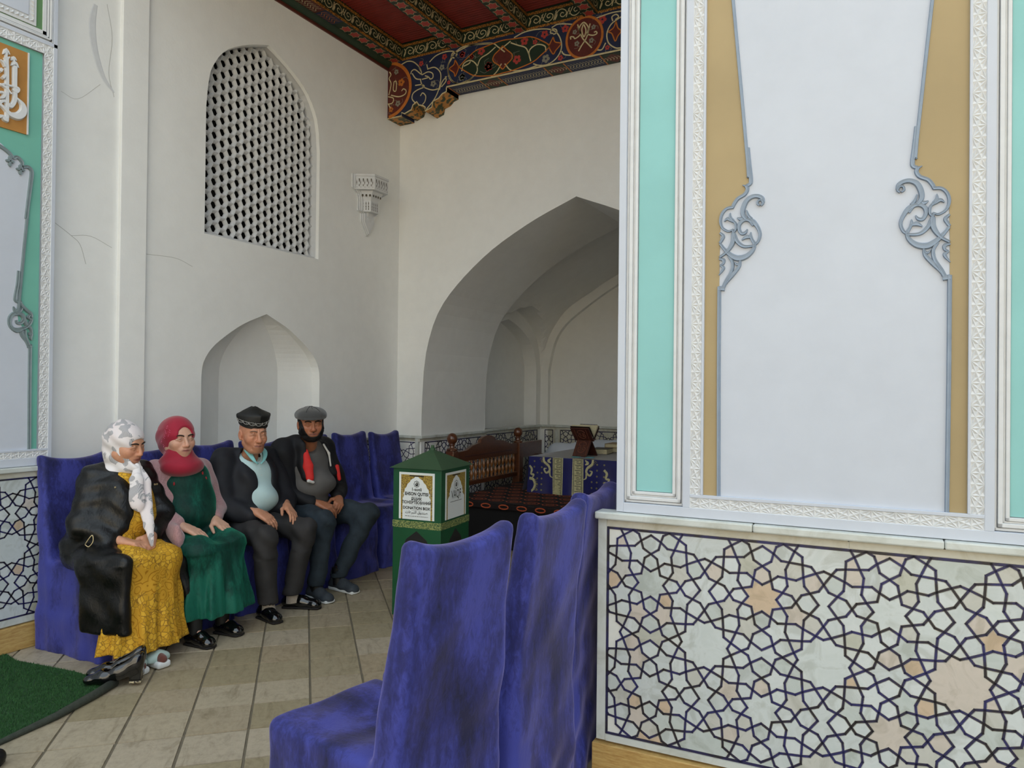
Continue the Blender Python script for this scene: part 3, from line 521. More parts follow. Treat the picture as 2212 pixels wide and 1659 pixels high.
for k, xr in enumerate(edges):
    x0 = xr-(.144 if k == 0 else .13)
    beam = MB().box(x0, xr, 2.7, 6.225, 4.968, 5.17).build('beam', M['f_green'], ceil)
    fs = lambda u, v, w, xr=xr: (xr+w, u, v)
    b = MB(fs); b.box(2.7, 6.225, 4.968, 4.992, 0, .003); b.box(2.7, 6.225, 5.105, 5.13, 0, .003); b.build('ochre_band', M['f_ochre_band'], beam)
    if k < 4: scrolls(fs, 3.6, 6.215, 4.995, 5.102, beam)
    fb = lambda u, v, w, xc=(x0+xr)/2: (xc+u, v, 4.968-w)
    d, c = MB(fb), MB(fb)
    y = 6.18; lim = 5.34 if k == 0 else 4.4
    while y > lim:
        q = [(0, -.05), (.018, -.03), (.045, -.034), (.034, 0), (.045, .034), (.018, .03), (0, .05), (-.018, .03), (-.045, .034), (-.034, 0), (-.045, -.034), (-.018, -.03)]
        d.f.append([d.pt(a, y+e, .001) for a, e in q]); c.ribbon([(a*1.12, y+e*1.12) for a, e in q+q[:1]], .005, .001, .0005, n=1, flat=True)
        d.f.append([d.pt(.012*math.cos(t), y+.016*math.sin(t), .0015) for t in (0, 1.57, 3.14, 4.71)])
        y -= .124
    d.build('red_diamond', M['f_red'], beam); c.build('cream_outline', M['f_cream'], beam)
    if k == 0:
        b = MB(fb); b.box(-.07, .07, 5.08, 5.31, 0, .0015); p = b.build('navy_panel', M['f_navy'], beam)
        b = MB(fb); b.box(-.07, .07, 4.78, 5.07, 0, .0015); b.build('maroon_panel', M['f_maroon'], beam)
        b = MB(fb)
        for q in range(7):
            yy = 4.82+q*.034; b.ribbon([(-.05, yy), (-.02, yy+.02), (.01, yy-.01), (.05, yy+.015)], .006, .0015, .001, flat=True)
        b.build('cream_script', M['f_cream'], beam)
        b = MB(fb)
        for q in range(6):
            yy = 5.1+q*.034; b.ribbon([(-.05, yy), (-.02, yy+.02), (.01, yy-.01), (.05, yy+.015)], .006, .0015, .001, flat=True)
        b.build('ochre_script', M['f_orange'], beam)
# cornice along the left wall
cp = [(0, 4.9), (.012, 4.905), (.012, 4.925), (.03, 4.935), (.05, 4.955), (.058, 4.985), (.05, 5.01), (0, 5.01)]
b = MB(lambda u, v, w: (XL+u, w, v)); b.prism(cp, 2.7, 6.225); cor = b.build('cornice', M['cornice_green'], ceil, smooth=.6)
b = MB(lambda u, v, w: (XL+u, w, v)); b.box(0, .016, 4.893, 4.915, 2.7, 6.225); b.build('cornice_fillet', M['cornice_red'], cor)
b = MB(lambda u, v, w: (XL+u, w, v)); b.box(.02, .05, 4.962, 4.972, 2.7, 6.225); b.build('cornice_fillet', M['cornice_red'], cor)

# ------------------------------------------------------------------ painted frieze beam on the back wall with its scalloped corbel
YF = 6.225
frF = lambda u, v, w: (u, YF-w, v)
poly = [(-4.78, 4.968)]+CORBEL+[(5.1, 4.593), (5.1, 4.968)]
fz = MB(frF).prism(poly, -.225, 0).build('frieze_beam', M['f_navy'], ceil)
b = MB(frF)
for x0, x1 in zip(edges[:-1], edges[1:]): b.box(x0, x1-.13, 4.968, 5.17, -.2, 0)
cb = b.build('cross_beam', M['f_green'], ceil)
for x0, x1 in list(zip(edges[:-1], edges[1:]))[:4]:
    b = MB(frF); b.box(x0, x1-.13, 4.968, 4.99, 0, .003); b.box(x0, x1-.13, 5.105, 5.13, 0, .003); b.build('ochre_band', M['f_ochre_band'], cb)
    scrolls(frF, x0+.02, x1-.15, 4.993, 5.102, cb)
b = MB(frF)
for l in FCREAM: b.ribbon(l, .0115, .002, .0012, n=4, flat=True)
b.ribbon(CORBEL, .013, .002, .0014, n=1, flat=True)
b.box(-4.05, 5.1, 4.590, 4.604, 0, .005)
b.build('cream_ornament', M['f_cream'], fz)
b = MB(frF)
for l in FORANGE: b.ribbon(l, .011, .0026, .0012, n=4, flat=True)
RING = [(-2.572+.175*math.cos(t), 4.78+.185*math.sin(t)) for t in np.linspace(0, 2*math.pi, 33)]
b.ribbon(RING, .022, .0026, .0012, n=1, flat=True)
RL = [(-4.80+.31*math.cos(t), 4.69+.285*math.sin(t)) for t in np.linspace(-1.44, 1.35, 24)]
RL = [p for p in RL if p[0] > -4.775]
b.ribbon(RL, .034, .0026, .0012, n=1, flat=True)
b.build('orange_ornament', M['f_orange'], fz)
b = MB(frF)
b.f.append([b.pt(*p, .0021) for p in RING[:-1]]); b.f.append([b.pt(*p, .0016) for p in [(-4.775, RL[0][1])]+RL+[(-4.775, RL[-1][1])]])
for l in FORANGE[0:1]+FORANGE[2:]: b.f.append([b.pt(*p, .0018) for p in l[:-1]])
b.build('maroon_field', M['f_maroon'], fz)
b = MB(frF); b.f.append([b.pt(*p[:2], .0012) for p in catmull(FORANGE[1], 4)[:-1]]); b.build('green_field', M['f_green'], fz)
for kind, mt in ((0, 'f_red'), (1, 'f_grey'), (2, 'f_orange')):
    b = MB(frF)
    for x, z, r, k in FFLOW:
        if k != kind: continue
        for q in range(5):
            a = q*2*math.pi/5+x*9; b.disc((x+.6*r*math.cos(a), z+.6*r*math.sin(a)), r*.42, .0024, 7)
    b.build('painted_flower', M[mt], fz)
b = MB(frF)       # fine pale tendrils between the big scrolls
rr = random.Random(5)
for x, z, r, k in FFLOW:
    for q in range(2):
        a = rr.uniform(0, 6.28); s_ = rr.choice((-1, 1))
        b.ribbon([(x+r*math.cos(a), z+r*math.sin(a)), (x+1.8*r*math.cos(a+.4*s_), z+1.6*r*math.sin(a+.4*s_)), (x+2.3*r*math.cos(a+1.0*s_), z+1.8*r*math.sin(a+1.0*s_))], .003, .0018, .0006, n=3, flat=True)
b.build('pale_tendril', M['f_grey'], fz)
# underside: ochre scalloped soffit of the corbel, painted panels under the beam
b = MB(frF)
C = np.array(CORBEL)
for p, q in zip(C[:-1], C[1:]): b.quad((*p-np.array((0, .002)), 0), (*q-np.array((0, .002)), 0), (*q-np.array((0, .002)), -.224), (*p-np.array((0, .002)), -.224))
b.build('corbel_soffit', speck('ochre_leaf_paint', (184, 124, 52), (52, 62, 38), 22), fz)
fu = lambda u, v, w: (u, YF+v, 4.593-w)
x = -4.03; k = 0
while x < -1.2:
    L = .36 if k % 2 == 0 else .2
    L = min(L*1.35 if k == 2 else L, -1.0-x)
    b = MB(fu); b.box(x, x+L, .012, .215, 0, .003); pn = b.build('soffit_panel', M['f_navy' if k % 2 == 0 else 'f_green'], fz)
    b = MB(fu)
    if k % 2:
        b.f.append([b.pt(*p, .004) for p in ((x, .11), (x+L/2, .02), (x+L, .11), (x+L/2, .2))]); b.build('maroon_lozenge', M['f_maroon'], pn); b = MB(fu)
    for q in range(int(L/.03)):
        u = x+.02+q*.03
        b.ribbon([(u, .06), (u+.02, .1), (u, .13), (u+.02, .17)] if k % 2 == 0 else [(u, .08), (u+.015, .11), (u+.005, .14)], .006, .004, .001, n=3, flat=True)
    b.build('cream_knot', M['f_cream'], pn)
    b = MB(fu); b.box(x-.006, x+.006, .012, .215, .003, .005); b.build('ochre_divider', M['f_orange'], pn)
    x += L; k += 1
# ------------------------------------------------------------------ marble dado with inlaid star lattice
STR = [('S1 X1 a2 X2 a4 X3 X4 a7'), ('P0 b1 X1 b3 X5 b5 X6'), ('c0 X5 c2 X2 c4 X7 X8 c7'), ('P0 d1 X9 d3 d4'), ('Q0 X9 e2 X7 X10 e5 X4 X11'), ('d4 X8 f2 X10 X3 f5 X12 f7'), ('X6 g1 X12 g3 X11')]
def star_edges(uL, uR, v0, v1, seam, per):
    segs = []
    k0 = math.floor((uL-seam)/per)-1; k1 = math.ceil((uR-seam)/per)+1
    H4 = (v1-v0)/4
    for k in range(k0, k1):
        for ms in (0, 1):
            for row in (0, 1):
                for mt in (-1, 1):
                    va = v0+H4*(1+2*row)
                    f = lambda q: (seam+k*per+(GQ[q][0]*per/2 if ms == 0 else per-GQ[q][0]*per/2), va+mt*GQ[q][1]*H4)
                    for st in STR:
                        n = st.split()
                        for a, c in zip(n[:-1], n[1:]): segs.append((f(a), f(c)))
    out = []
    for (a, c) in segs:
        if max(a[0], c[0]) <= uL+1e-6 or min(a[0], c[0]) >= uR-1e-6: continue
        a, c = list(a), list(c)
        for lim, sgn in ((uL, 1), (uR, -1)):
            for p, q in ((a, c), (c, a)):
                if (p[0]-lim)*sgn < 0:
                    t = (lim-p[0])/(q[0]-p[0]); p[1] += (q[1]-p[1])*t; p[0] = lim
        out.append((tuple(a), tuple(c)))
    return out
def faces_of(edges, rect):
    uL, uR, v0, v1 = rect
    key = lambda p: (round(p[0]*2000), round(p[1]*2000))
    nodes = {}; adj = {}
    def node(p):
        k = key(p); nodes.setdefault(k, p); return k
    E = set()
    def add(a, c):
        a, c = node(a), node(c)
        if a != c: E.add((min(a, c), max(a, c)))
    for a, c in edges: add(a, c)
    for fix, val, lo, hi in ((0, uL, v0, v1), (0, uR, v0, v1), (1, v0, uL, uR), (1, v1, uL, uR)):
        on = sorted({p[1-fix] for k, p in nodes.items() if abs(p[fix]-val) < 6e-4} | {lo, hi})
        pts = [(val, t) if fix == 0 else (t, val) for t in on]
        for a, c in zip(pts[:-1], pts[1:]): add(a, c)
    for a, c in E: adj.setdefault(a, []).append(c); adj.setdefault(c, []).append(a)
    for a in adj: adj[a].sort(key=lambda c: math.atan2(nodes[c][1]-nodes[a][1], nodes[c][0]-nodes[a][0]))
    seen = set(); out = []
    for a in adj:
        for c in adj[a]:
            if (a, c) in seen: continue
            f = []; p, q = a, c
            while (p, q) not in seen:
                seen.add((p, q)); f.append(nodes[p])
                L = adj[q]; r = L[(L.index(p)-1) % len(L)]; p, q = q, r
            ar = sum(x0*y1-x1*y0 for (x0, y0), (x1, y1) in zip(f, f[1:]+f[:1]))/2
            if ar > 0: out.append((ar, f))
    return out
def inset(f, d):
    P = [np.array(p) for p in f]; n = len(P); out = []
    Q = [P[i] for i in range(n) if np.linalg.norm(P[i]-P[i-1]) > 1e-4]; P = Q; n = len(P)
    # drop collinear points
    P = [P[i] for i in range(n) if abs(np.cross(P[i]-P[i-1], P[(i+1) % n]-P[i])) > 1e-8]; n = len(P)
    for i in range(n):
        a, c, e = P[i-1], P[i], P[(i+1) % n]
        t0 = (c-a)/np.linalg.norm(c-a); t1 = (e-c)/np.linalg.norm(e-c)
        n0 = np.array((-t0[1], t0[0])); n1 = np.array((-t1[1], t1[0]))
        m_ = n0+n1; L = m_@m_
        if L < .15: m_ = n0*1.0; L = 1.0; out.append(c+n0*d); continue
        out.append(c+m_*(2*d/L))
    ar = sum(out[i][0]*out[(i+1) % n][1]-out[(i+1) % n][0]*out[i][1] for i in range(n))/2
    for i in range(n):
        if (out[(i+1) % n]-out[i])@(P[(i+1) % n]-P[i]) < 0: return None
    return (ar, [tuple(p) for p in out]) if ar > 2e-5 else None
def dado(parent, fr, uL, uR, v0, v1, seam, per, limit=300, pieces=True, sw=.0076, center=None):
    ed = star_edges(uL, uR, v0, v1, seam, per)
    MB(fr).box(uL-.03, uR+.03, v0-.03, v1+.03, -.02, -.0025).build('grout_bed', M['grout'] if pieces else M['marble_warm'], parent)
    b = MB(fr)
    def bar(a, c, wd):
        a, c = np.array(a), np.array(c); L = np.linalg.norm(c-a)
        if L < 1e-5: return
        t = (c-a)/L; nn = np.array((-t[1], t[0]))*wd/2; a, c = a-t*wd*.42, c+t*wd*.42
        b.prism([a-nn, c-nn, c+nn, a+nn], -.0025, .0006, cap0=False)
    done = set()
    for a, c in ed:
        k = tuple(sorted(((round(a[0], 3), round(a[1], 3)), (round(c[0], 3), round(c[1], 3)))))
        if k not in done: done.add(k); bar(a, c, sw)
    for a, c in (((uL, v0), (uR, v0)), ((uL, v1), (uR, v1)), ((uL, v0), (uL, v1)), ((uR, v0), (uR, v1))): bar(a, c, sw*1.25)
    b.build('inlay_lattice', M['inlay'], parent)
    if not pieces: return
    F = [inset(f, sw/2+.002) for ar, f in faces_of(ed, (uL, uR, v0, v1)) if ar < .2]
    F = sorted([f for f in F if f], key=lambda t: -t[0])
    for k, (ar, f) in enumerate(F[:limit]):
        o = MB(fr).prism(f, -.0025, .0002, cap0=False).build('marble_piece', M['marble_piece'], parent)
    if len(F) > limit:
        b = MB(fr)
        for ar, f in F[limit:]: b.prism(f, -.0025, .0002, cap0=False)
        b.build('marble_chips', M['marble_pale'], parent, kind='stuff')

def dado_frame(parent, fr, uL, uR, v0=.187, v1=1.021, end=True, joint=.9, wood=True):
    """marble border, ledge and wood base around the lattice; uL/uR are the lattice's ends"""
    x0 = uL-.044 if end else uL
    b = MB(fr); b.box(x0, uR, 0, 1.058, -.06, -.02); b.build('dado_core', M['marble_pale'], parent)
    if end:
        MB(fr).frust(uL-.044, uL-.005, .155, 1.056, -.02, .002, .0015).build('border_slab', M['marble_pale'], parent)
    u = uL-.004
    while u < uR-.01:
        e = min(u+joint, uR)
        MB(fr).frust(u, e-.003, v1+.006, 1.0565, -.02, .002, .0015).build('border_slab', M['marble_warm'], parent)
        MB(fr).frust(u, e-.003, .153, v0-.006, -.02, .002, .0015).build('border_slab', M['marble_pale'], parent)
        u = e
    u = x0-.006
    while u < uR-.01:
        e = min(u+.62, uR)
        MB(fr).box(u, e-.0015, 1.058, 1.088, -.06, .03).build('ledge_slab', M['marble_pale'], parent, bevel=.006)
        u = e
    if wood: MB(fr).box(x0-.012, uR, 0, .145, -.05, .02).build('base_board', M['wood_base'], parent, bevel=.004)

dado(wall_right, frR, 0.0, 1.6, .187, 1.021, .178, .424)
dado_frame(wall_right, frR, 0.0, 1.64)
frPl = lambda u, v, w: (XP+w, 2.745-u, v)
dado(wall_panel, frPl, .0105, .9, .198, 1.019, .0105, .424, limit=140)
dado_frame(wall_panel, frPl, .0105, 1.3, .198, 1.019, end=False, joint=.36)
# left bay, niche bay, pier and inner room carry the same dado, mostly hidden or far away
for fr, a, c, par in ((frL, 2.8, 6.42, wall_left),):
    dado_frame(par, fr, a, c, end=False)
    dado(par, fr, a+.02, c-.02, .2, 1.015, .1, .424, pieces=False)
fr_pier = lambda u, v, w: (u, YB-w, v)
dado_frame(wall_back, fr_pier, -4.77, -4.47, end=False, wood=False); dado(wall_back, fr_pier, -4.75, -4.505, .2, 1.015, -4.9, .424, pieces=False)
fr_jamb = lambda u, v, w: (-4.46+w, u, v)
dado_frame(wall_back, fr_jamb, 6.42, 7.82, end=False, wood=False); dado(wall_back, fr_jamb, 6.52, 7.7, .2, 1.015, 6.46, .424, pieces=False, sw=.009)
fr_rl2 = lambda u, v, w: (XR0-.19+.2+w, u, v)
dado_frame(wall_back, fr_rl2, 7.85, 9.6, end=False, wood=False); dado(wall_back, fr_rl2, 7.9, 9.5, .2, 1.015, 8.0, .424, pieces=False, sw=.009)
fr_rb2 = lambda u, v, w: (u, YR1-w, v)
dado_frame(wall_back, fr_rb2, -4.58, -1, end=False, wood=False); dado(wall_back, fr_rb2, -4.52, -4.4, .2, 1.015, -4.46-.212, .424, pieces=False, sw=.009); dado(wall_back, fr_rb2, -4.28, -1.2, .2, 1.015, -4.2, .424, pieces=False, sw=.009)
# ------------------------------------------------------------------ carved plaster panels
def chip_band(fr, a, c, v0, v1, horiz, w, parent, per=.0745, h=.005):
    """band of chip-carved stars; a..c is the short side, v0..v1 the long one"""
    b = MB(fr); n = max(1, round((v1-v0)/per)); p = (v1-v0)/n; W = c-a
    def P(x, y, k, d):
        s_, l = a+x*W, v0+(k+y)*p
        return (l, s_, w+d) if horiz else (s_, l, w+d)
    for k in range(n):
        for mir in (0, 1):
            Y = (lambda y: y) if not mir else (lambda y: 1-y)
            nd = dict(L0=(0, 0), C0=(.68, 0), R0=(1, 0), L1=(0, .5), C1=(.33, .5), R1=(1, .5), X=(.5, .25))
            for t in ('L0 C0 X', 'C0 R0 R1', 'C0 R1 X', 'L0 X C1', 'L0 C1 L1', 'X R1 C1'):
                q = [nd[i] for i in t.split()]; cx = sum(i[0] for i in q)/3; cy = sum(i[1] for i in q)/3
                for i in range(3):
                    e, f = q[i], q[(i+1) % 3]
                    b.tri(P(e[0], Y(e[1]), k, 0), P(f[0], Y(f[1]), k, 0), P(cx, Y(cy), k, -h))
    return b.build('carved_band', M['gypsum'], parent)
def moulding(fr, ua, ub, va, vb, d0, parent, steps=((0, .010, .006), (.012, .026, .014), (.026, .034, .004), (.034, .046, .010)), top=False):
    """steps run inward from the outer rectangle; open at the top unless top"""
    b = MB(fr)
    for s0, s1, h in steps:
        b.box(ua+s0, ua+s1, va+s0, vb, d0, d0+h); b.box(ub-s1, ub-s0, va+s0, vb, d0, d0+h); b.box(ua+s0, ub-s0, va+s0, va+s1, d0, d0+h)
        if top: b.box(ua+s0, ub-s0, vb-s1, vb-s0, d0, d0+h)
    return b.build('moulding', M['gypsum'], parent, bevel=.0018, bevseg=1)

# ---- right pier: turquoise side strips, ochre spandrels, blue-grey scrolls
W0 = -.012
b = MB(frR)
for u0, u1, v0, v1 in ((.033, .062, 1.09, 5.6), (.062, 1.574, 1.09, 1.128), (1.574, 1.603, 1.09, 5.6), (.302, .330, 1.128, 5.6), (.371, .379, 1.18, 5.6), (.330, 1.306, 1.168, 1.18), (1.257, 1.265, 1.18, 5.6), (1.306, 1.334, 1.128, 5.6)): b.box(u0, u1, v0, v1, -.03, 0)
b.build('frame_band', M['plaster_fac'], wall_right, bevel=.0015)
moulding(frR, .062, .304, 1.130, 5.6, -.022, wall_right); moulding(frR, 1.332, 1.574, 1.130, 5.6, -.022, wall_right)
MB(frR).box(.11, .258, 1.178, 5.6, -.03, -.024).build('turquoise_panel', M['teal'], wall_right)
MB(frR).box(1.38, 1.526, 1.178, 5.6, -.03, -.024).build('turquoise_panel', M['teal'], wall_right)
chip_band(frR, .330, .371, 1.168, 5.6, False, -.002, wall_right); chip_band(frR, 1.265, 1.306, 1.168, 5.6, False, -.002, wall_right)
chip_band(frR, 1.128, 1.168, .330, 1.306, True, -.002, wall_right)
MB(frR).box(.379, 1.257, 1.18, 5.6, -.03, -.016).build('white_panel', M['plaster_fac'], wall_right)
# outline of the ochre field: follows the blue-grey border
edge = [(.4345, 1.18), (.4334, 1.985), (.4338, 2.10)]+ARAB[3][0][3::-1]+ARAB[2][0][-2::-1]+[ARAB[1][0][0]]+ARAB[0][0][-2::-1]+[(.4765, 3.085), (.40, 3.9), (.379, 4.15)]
mir = lambda L: [(1.636-p[0], p[1]) for p in L]
for f, nm in ((lambda L: L, 0), (mir, 1)):
    MB(frR).prism(f([(.379, 1.18)]+edge), -.016, -.0135, cap0=False).build('ochre_spandrel', M['ochre_p'], wall_right)
    b = MB(frR)
    for q, (pts, ws) in enumerate(ARAB): b.ribbon(f(pts), [w*1.3 for w in ws], -.016, .009+.0002*(q % 9), n=5, ridge=-.002)
    b.ribbon(f([(.5365, 2.40), (.5345, 2.46), (.4765, 3.085), (.40, 3.9)]), .0125, -.016, .009, n=2)
    b.build('scroll_relief', M['greyblue'], wall_right, smooth=.7)

# ---- left front wall: jade panel with calligraphy
frame_y = ((2.722, 2.745, 1.09, 5.6), (1.0, 2.722, 1.09, 1.138), (1.0, 2.722, 1.178, 1.19), (1.0, 2.745, 3.667, 3.69))
b = MB(frP)
for u0, u1, v0, v1 in frame_y: b.box(u0, u1, v0, v1, -.03, 0)
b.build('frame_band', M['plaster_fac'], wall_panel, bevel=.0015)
chip_band(frP, 2.664, 2.722, 1.178, 3.667, False, -.002, wall_panel, per=.086); chip_band(frP, 3.608, 3.667, 1.3, 2.664, True, -.002, wall_panel, per=.086); chip_band(frP, 1.138, 1.178, 1.3, 2.722, True, -.002, wall_panel, per=.086)
MB(frP).box(1.2, 2.664, 1.19, 3.608, -.03, -.018).build('jade_panel', M['teal_l'], wall_panel)
MB(frP).box(1.3, 2.572, 3.083, 3.575, -.02, -.008).build('ochre_tablet', M['brown_p'], wall_panel)
MB(frP).box(2.572, 2.58, 3.083, 3.575, -.02, -.002).build('tablet_edge', M['gypsum'], wall_panel)
wp = [(1.3, 1.19), (2.613, 1.19), (2.6138, 1.8), (2.60, 1.86), (2.565, 1.93), (2.545, 1.96), (2.54, 2.0), (2.546, 2.05), (2.57, 2.4), (2.6, 2.83), (2.602, 2.87), (2.59, 2.89), (2.565, 2.885), (2.555, 2.88), (2.55, 2.905), (2.52, 2.925), (2.5, 2.915), (2.49, 2.945), (2.44, 2.985), (2.36, 3.03), (1.3, 3.03)]
MB(frP).prism(wp, -.018, -.013, cap0=False).build('white_field', M['plaster_fac'], wall_panel)
b = MB(frP)
for q, (pts, ws) in enumerate(ARABL+ARABT): b.ribbon(pts, [w*1.15 for w in ws], -.016, .012+.0002*(q % 9), n=5, ridge=-.003)
b.ribbon([(2.5408, 2.0), (2.57, 2.4), (2.604, 2.83)], .0185, -.016, .012, n=3)
for cy, cz in ((2.481, 2.897), (2.54, 2.863)):
    for q in range(4):
        a = q*math.pi/2; b.ribbon([(cy, cz), (cy+.014*math.cos(a), cz+.02*math.sin(a)), (cy+.024*math.cos(a), cz+.032*math.sin(a))], [.008, .02, .003], -.013, .014, n=3)
b.build('scroll_relief', M['grey_dk'], wall_panel, smooth=.7)
b = MB(frP)
for q, (pts, ws) in enumerate(CALLIG): b.ribbon(pts, [w*1.15 for w in ws], -.008, .014+.0003*q, n=6)
b.build('calligraphy_relief', M['gypsum'], wall_panel, smooth=.7)
moulding(frP, 1.2, 2.722, 3.69, 5.6, -.02, wall_panel, ((0, .008, .012), (.012, .022, .02), (.026, .034, .012), (.038, .062, .006)))
MB(frP).box(1.3, 2.66, 3.732, 5.6, -.03, -.018).build('olive_panel', M['green_p'], wall_panel)
MB(frP).box(1.3, 2.62, 3.757, 5.6, -.02, -.01).build('white_inset', M['gypsum'], wall_panel)
b = MB(frP)
for k in range(26):      # saw-tooth border of the upper inset
    y = 2.606-k*.028; z = 3.774+k*.026
    b.v += []; 
    for q in (((y-.028, 3.774), (y, 3.774), (y-.004, 3.80)), ((2.606, z), (2.606, z+.026), (2.582, z+.022))):
        a, c, d = q; m_ = ((a[0]+c[0]+d[0])/3, (a[1]+c[1]+d[1])/3)
        for e, f in ((a, c), (c, d), (d, a)): b.tri((*e, -.01), (*f, -.01), (*m_, .002))
b.build('saw_tooth_border', M['gypsum'], wall_panel)
MB(frP).box(1.3, 2.574, 3.803, 5.6, -.012, -.004).build('white_panel', M['plaster_fac'], wall_panel, bevel=.003)
# ------------------------------------------------------------------ smooth solids: distance field on a grid -> one continuous mesh
def axis(lo, hi, h, zones=()):
    """grid coordinates from lo to hi, spacing h, finer inside the zones (a, b, h2)"""
    x = lo; out = [lo]
    while x < hi:
        s_ = h
        for a, c, h2 in zones:
            if a <= x <= c: s_ = min(s_, h2)
            elif x < a and x+s_ > a: s_ = max(h2, a-x)
        x += s_; out.append(x)
    return np.array(out, np.float32)
class Field:
    def __init__(s, lo, hi, h, zx=(), zy=(), zz=()):
        h = h if hasattr(h, '__len__') else (h, h, h)
        s.ax = [axis(lo[i], hi[i], h[i], z) for i, z in enumerate((zx, zy, zz))]
        s.D = np.full([len(a) for a in s.ax], .2, np.float32)
    def block(s, lo, hi, pad):
        sl = []
        for i in range(3):
            a = int(np.searchsorted(s.ax[i], lo[i]-pad)); c = int(np.searchsorted(s.ax[i], hi[i]+pad))
            sl.append(slice(max(0, a-1), min(len(s.ax[i]), c+1)))
        X = s.ax[0][sl[0]][:, None, None]; Y = s.ax[1][sl[1]][None, :, None]; Z = s.ax[2][sl[2]][None, None, :]
        return tuple(sl), X, Y, Z
    def put(s, fn, lo, hi, k=.01, mode='u', pad=None):
        pad = (k+.03) if pad is None else pad
        sl, X, Y, Z = s.block(lo, hi, pad)
        if any(x.stop <= x.start for x in sl): return s
        d = fn(X, Y, Z).astype(np.float32); D = s.D[sl]; k = max(k, 1e-4)
        if mode == 'u':
            h = np.maximum(k-np.abs(D-d), 0)/k; s.D[sl] = np.minimum(D, d)-h*h*k*.25
        elif mode == 's':
            d = -d; h = np.maximum(k-np.abs(D-d), 0)/k; s.D[sl] = np.maximum(D, d)+h*h*k*.25
        return s
    def clip(s, fn, k=.004):
        X, Y, Z = s.ax[0][:, None, None], s.ax[1][None, :, None], s.ax[2][None, None, :]
        d = fn(X, Y, Z).astype(np.float32); h = np.maximum(k-np.abs(s.D-d), 0)/k
        s.D = np.maximum(s.D, d)+h*h*k*.25; return s
    def cap(s, a, c, ra, rb=None, k=.02, mode='u', flat=None):
        """round cone from a to c; flat=(axis vector, factor) squeezes it along that axis"""
        rb = ra if rb is None else rb
        a, c = np.array(a, float), np.array(c, float); v = c-a; L = float(v@v)+1e-12; r = max(ra, rb)
        def fn(X, Y, Z):
            px, py, pz = X-a[0], Y-a[1], Z-a[2]
            t = np.clip((px*v[0]+py*v[1]+pz*v[2])/L, 0, 1)
            dx, dy, dz = px-v[0]*t, py-v[1]*t, pz-v[2]*t
            if flat is not None:
                n, f = flat; q = (dx*n[0]+dy*n[1]+dz*n[2])*(f-1); dx, dy, dz = dx+n[0]*q, dy+n[1]*q, dz+n[2]*q
            return np.sqrt(dx*dx+dy*dy+dz*dz)-(ra+(rb-ra)*t)
        return s.put(fn, np.minimum(a, c)-r, np.maximum(a, c)+r, k, mode)
    def chain(s, pts, rads, k=.02, mode='u', flat=None):
        for i in range(len(pts)-1): s.cap(pts[i], pts[i+1], rads[i], rads[i+1], k, mode, flat)
        return s
    def ell(s, c, r, R=None, k=.02, mode='u'):
        c = np.array(c, float); R = np.eye(3) if R is None else np.array(R); m_ = max(r)
        def fn(X, Y, Z):
            px, py, pz = X-c[0], Y-c[1], Z-c[2]
            q = [R[0, i]*px+R[1, i]*py+R[2, i]*pz for i in range(3)]
            k0 = np.sqrt(sum((q[i]/r[i])**2 for i in range(3))); k1 = np.sqrt(sum((q[i]/r[i]**2)**2 for i in range(3)))+1e-9
            return k0*(k0-1)/k1
        return s.put(fn, c-m_, c+m_, k, mode)
    def box(s, c, hs, rad=.01, R=None, k=.02, mode='u'):
        c = np.array(c, float); R = np.eye(3) if R is None else np.array(R); m_ = float(np.linalg.norm(hs))
        ext = np.abs(R)@np.array(hs, float)
        def fn(X, Y, Z):
            px, py, pz = X-c[0], Y-c[1], Z-c[2]
            q = [np.abs(R[0, i]*px+R[1, i]*py+R[2, i]*pz)-(hs[i]-rad) for i in range(3)]
            o = np.sqrt(sum(np.maximum(x, 0)**2 for x in q)); return o+np.minimum(np.maximum(np.maximum(q[0], q[1]), q[2]), 0)-rad
        return s.put(fn, c-ext, c+ext, k, mode)
    def disp(s, fn):
        X, Y, Z = s.ax[0][:, None, None], s.ax[1][None, :, None], s.ax[2][None, None, :]
        s.D = s.D+fn(X, Y, Z).astype(np.float32); return s
    def mesh(s, name, smooth_it=1, color=None):
        D = s.D; D[0] = D[-1] = .1; D[:, 0] = D[:, -1] = .1; D[:, :, 0] = D[:, :, -1] = .1
        S = D < 0; n = [x-1 for x in D.shape]
        cnt = np.zeros(n, np.int8)
        for i in (0, 1):
            for j in (0, 1):
                for k in (0, 1): cnt += S[i:i+n[0], j:j+n[1], k:k+n[2]]
        act = (cnt > 0) & (cnt < 8); idx = np.full(n, -1, np.int32); C = np.argwhere(act); idx[act] = np.arange(len(C))
        pos = np.zeros((len(C), 3)); num = np.zeros(len(C))
        for ax in range(3):
            for o1 in (0, 1):
                for o2 in (0, 1):
                    off = [0, 0, 0]; oth = [a for a in range(3) if a != ax]; off[oth[0]] = o1; off[oth[1]] = o2
                    A = C+np.array(off); B = A.copy(); B[:, ax] += 1
                    da, db = D[tuple(A.T)], D[tuple(B.T)]; m_ = (da < 0) != (db < 0)
                    t = np.where(m_, da/(da-db+1e-12), 0)
                    P = A.astype(float); P[:, ax] += t
                    pos[m_] += P[m_]; num[m_] += 1
        pos /= num[:, None]
        V = np.stack([np.interp(pos[:, i], np.arange(len(s.ax[i])), s.ax[i]) for i in range(3)], 1)
        F = []
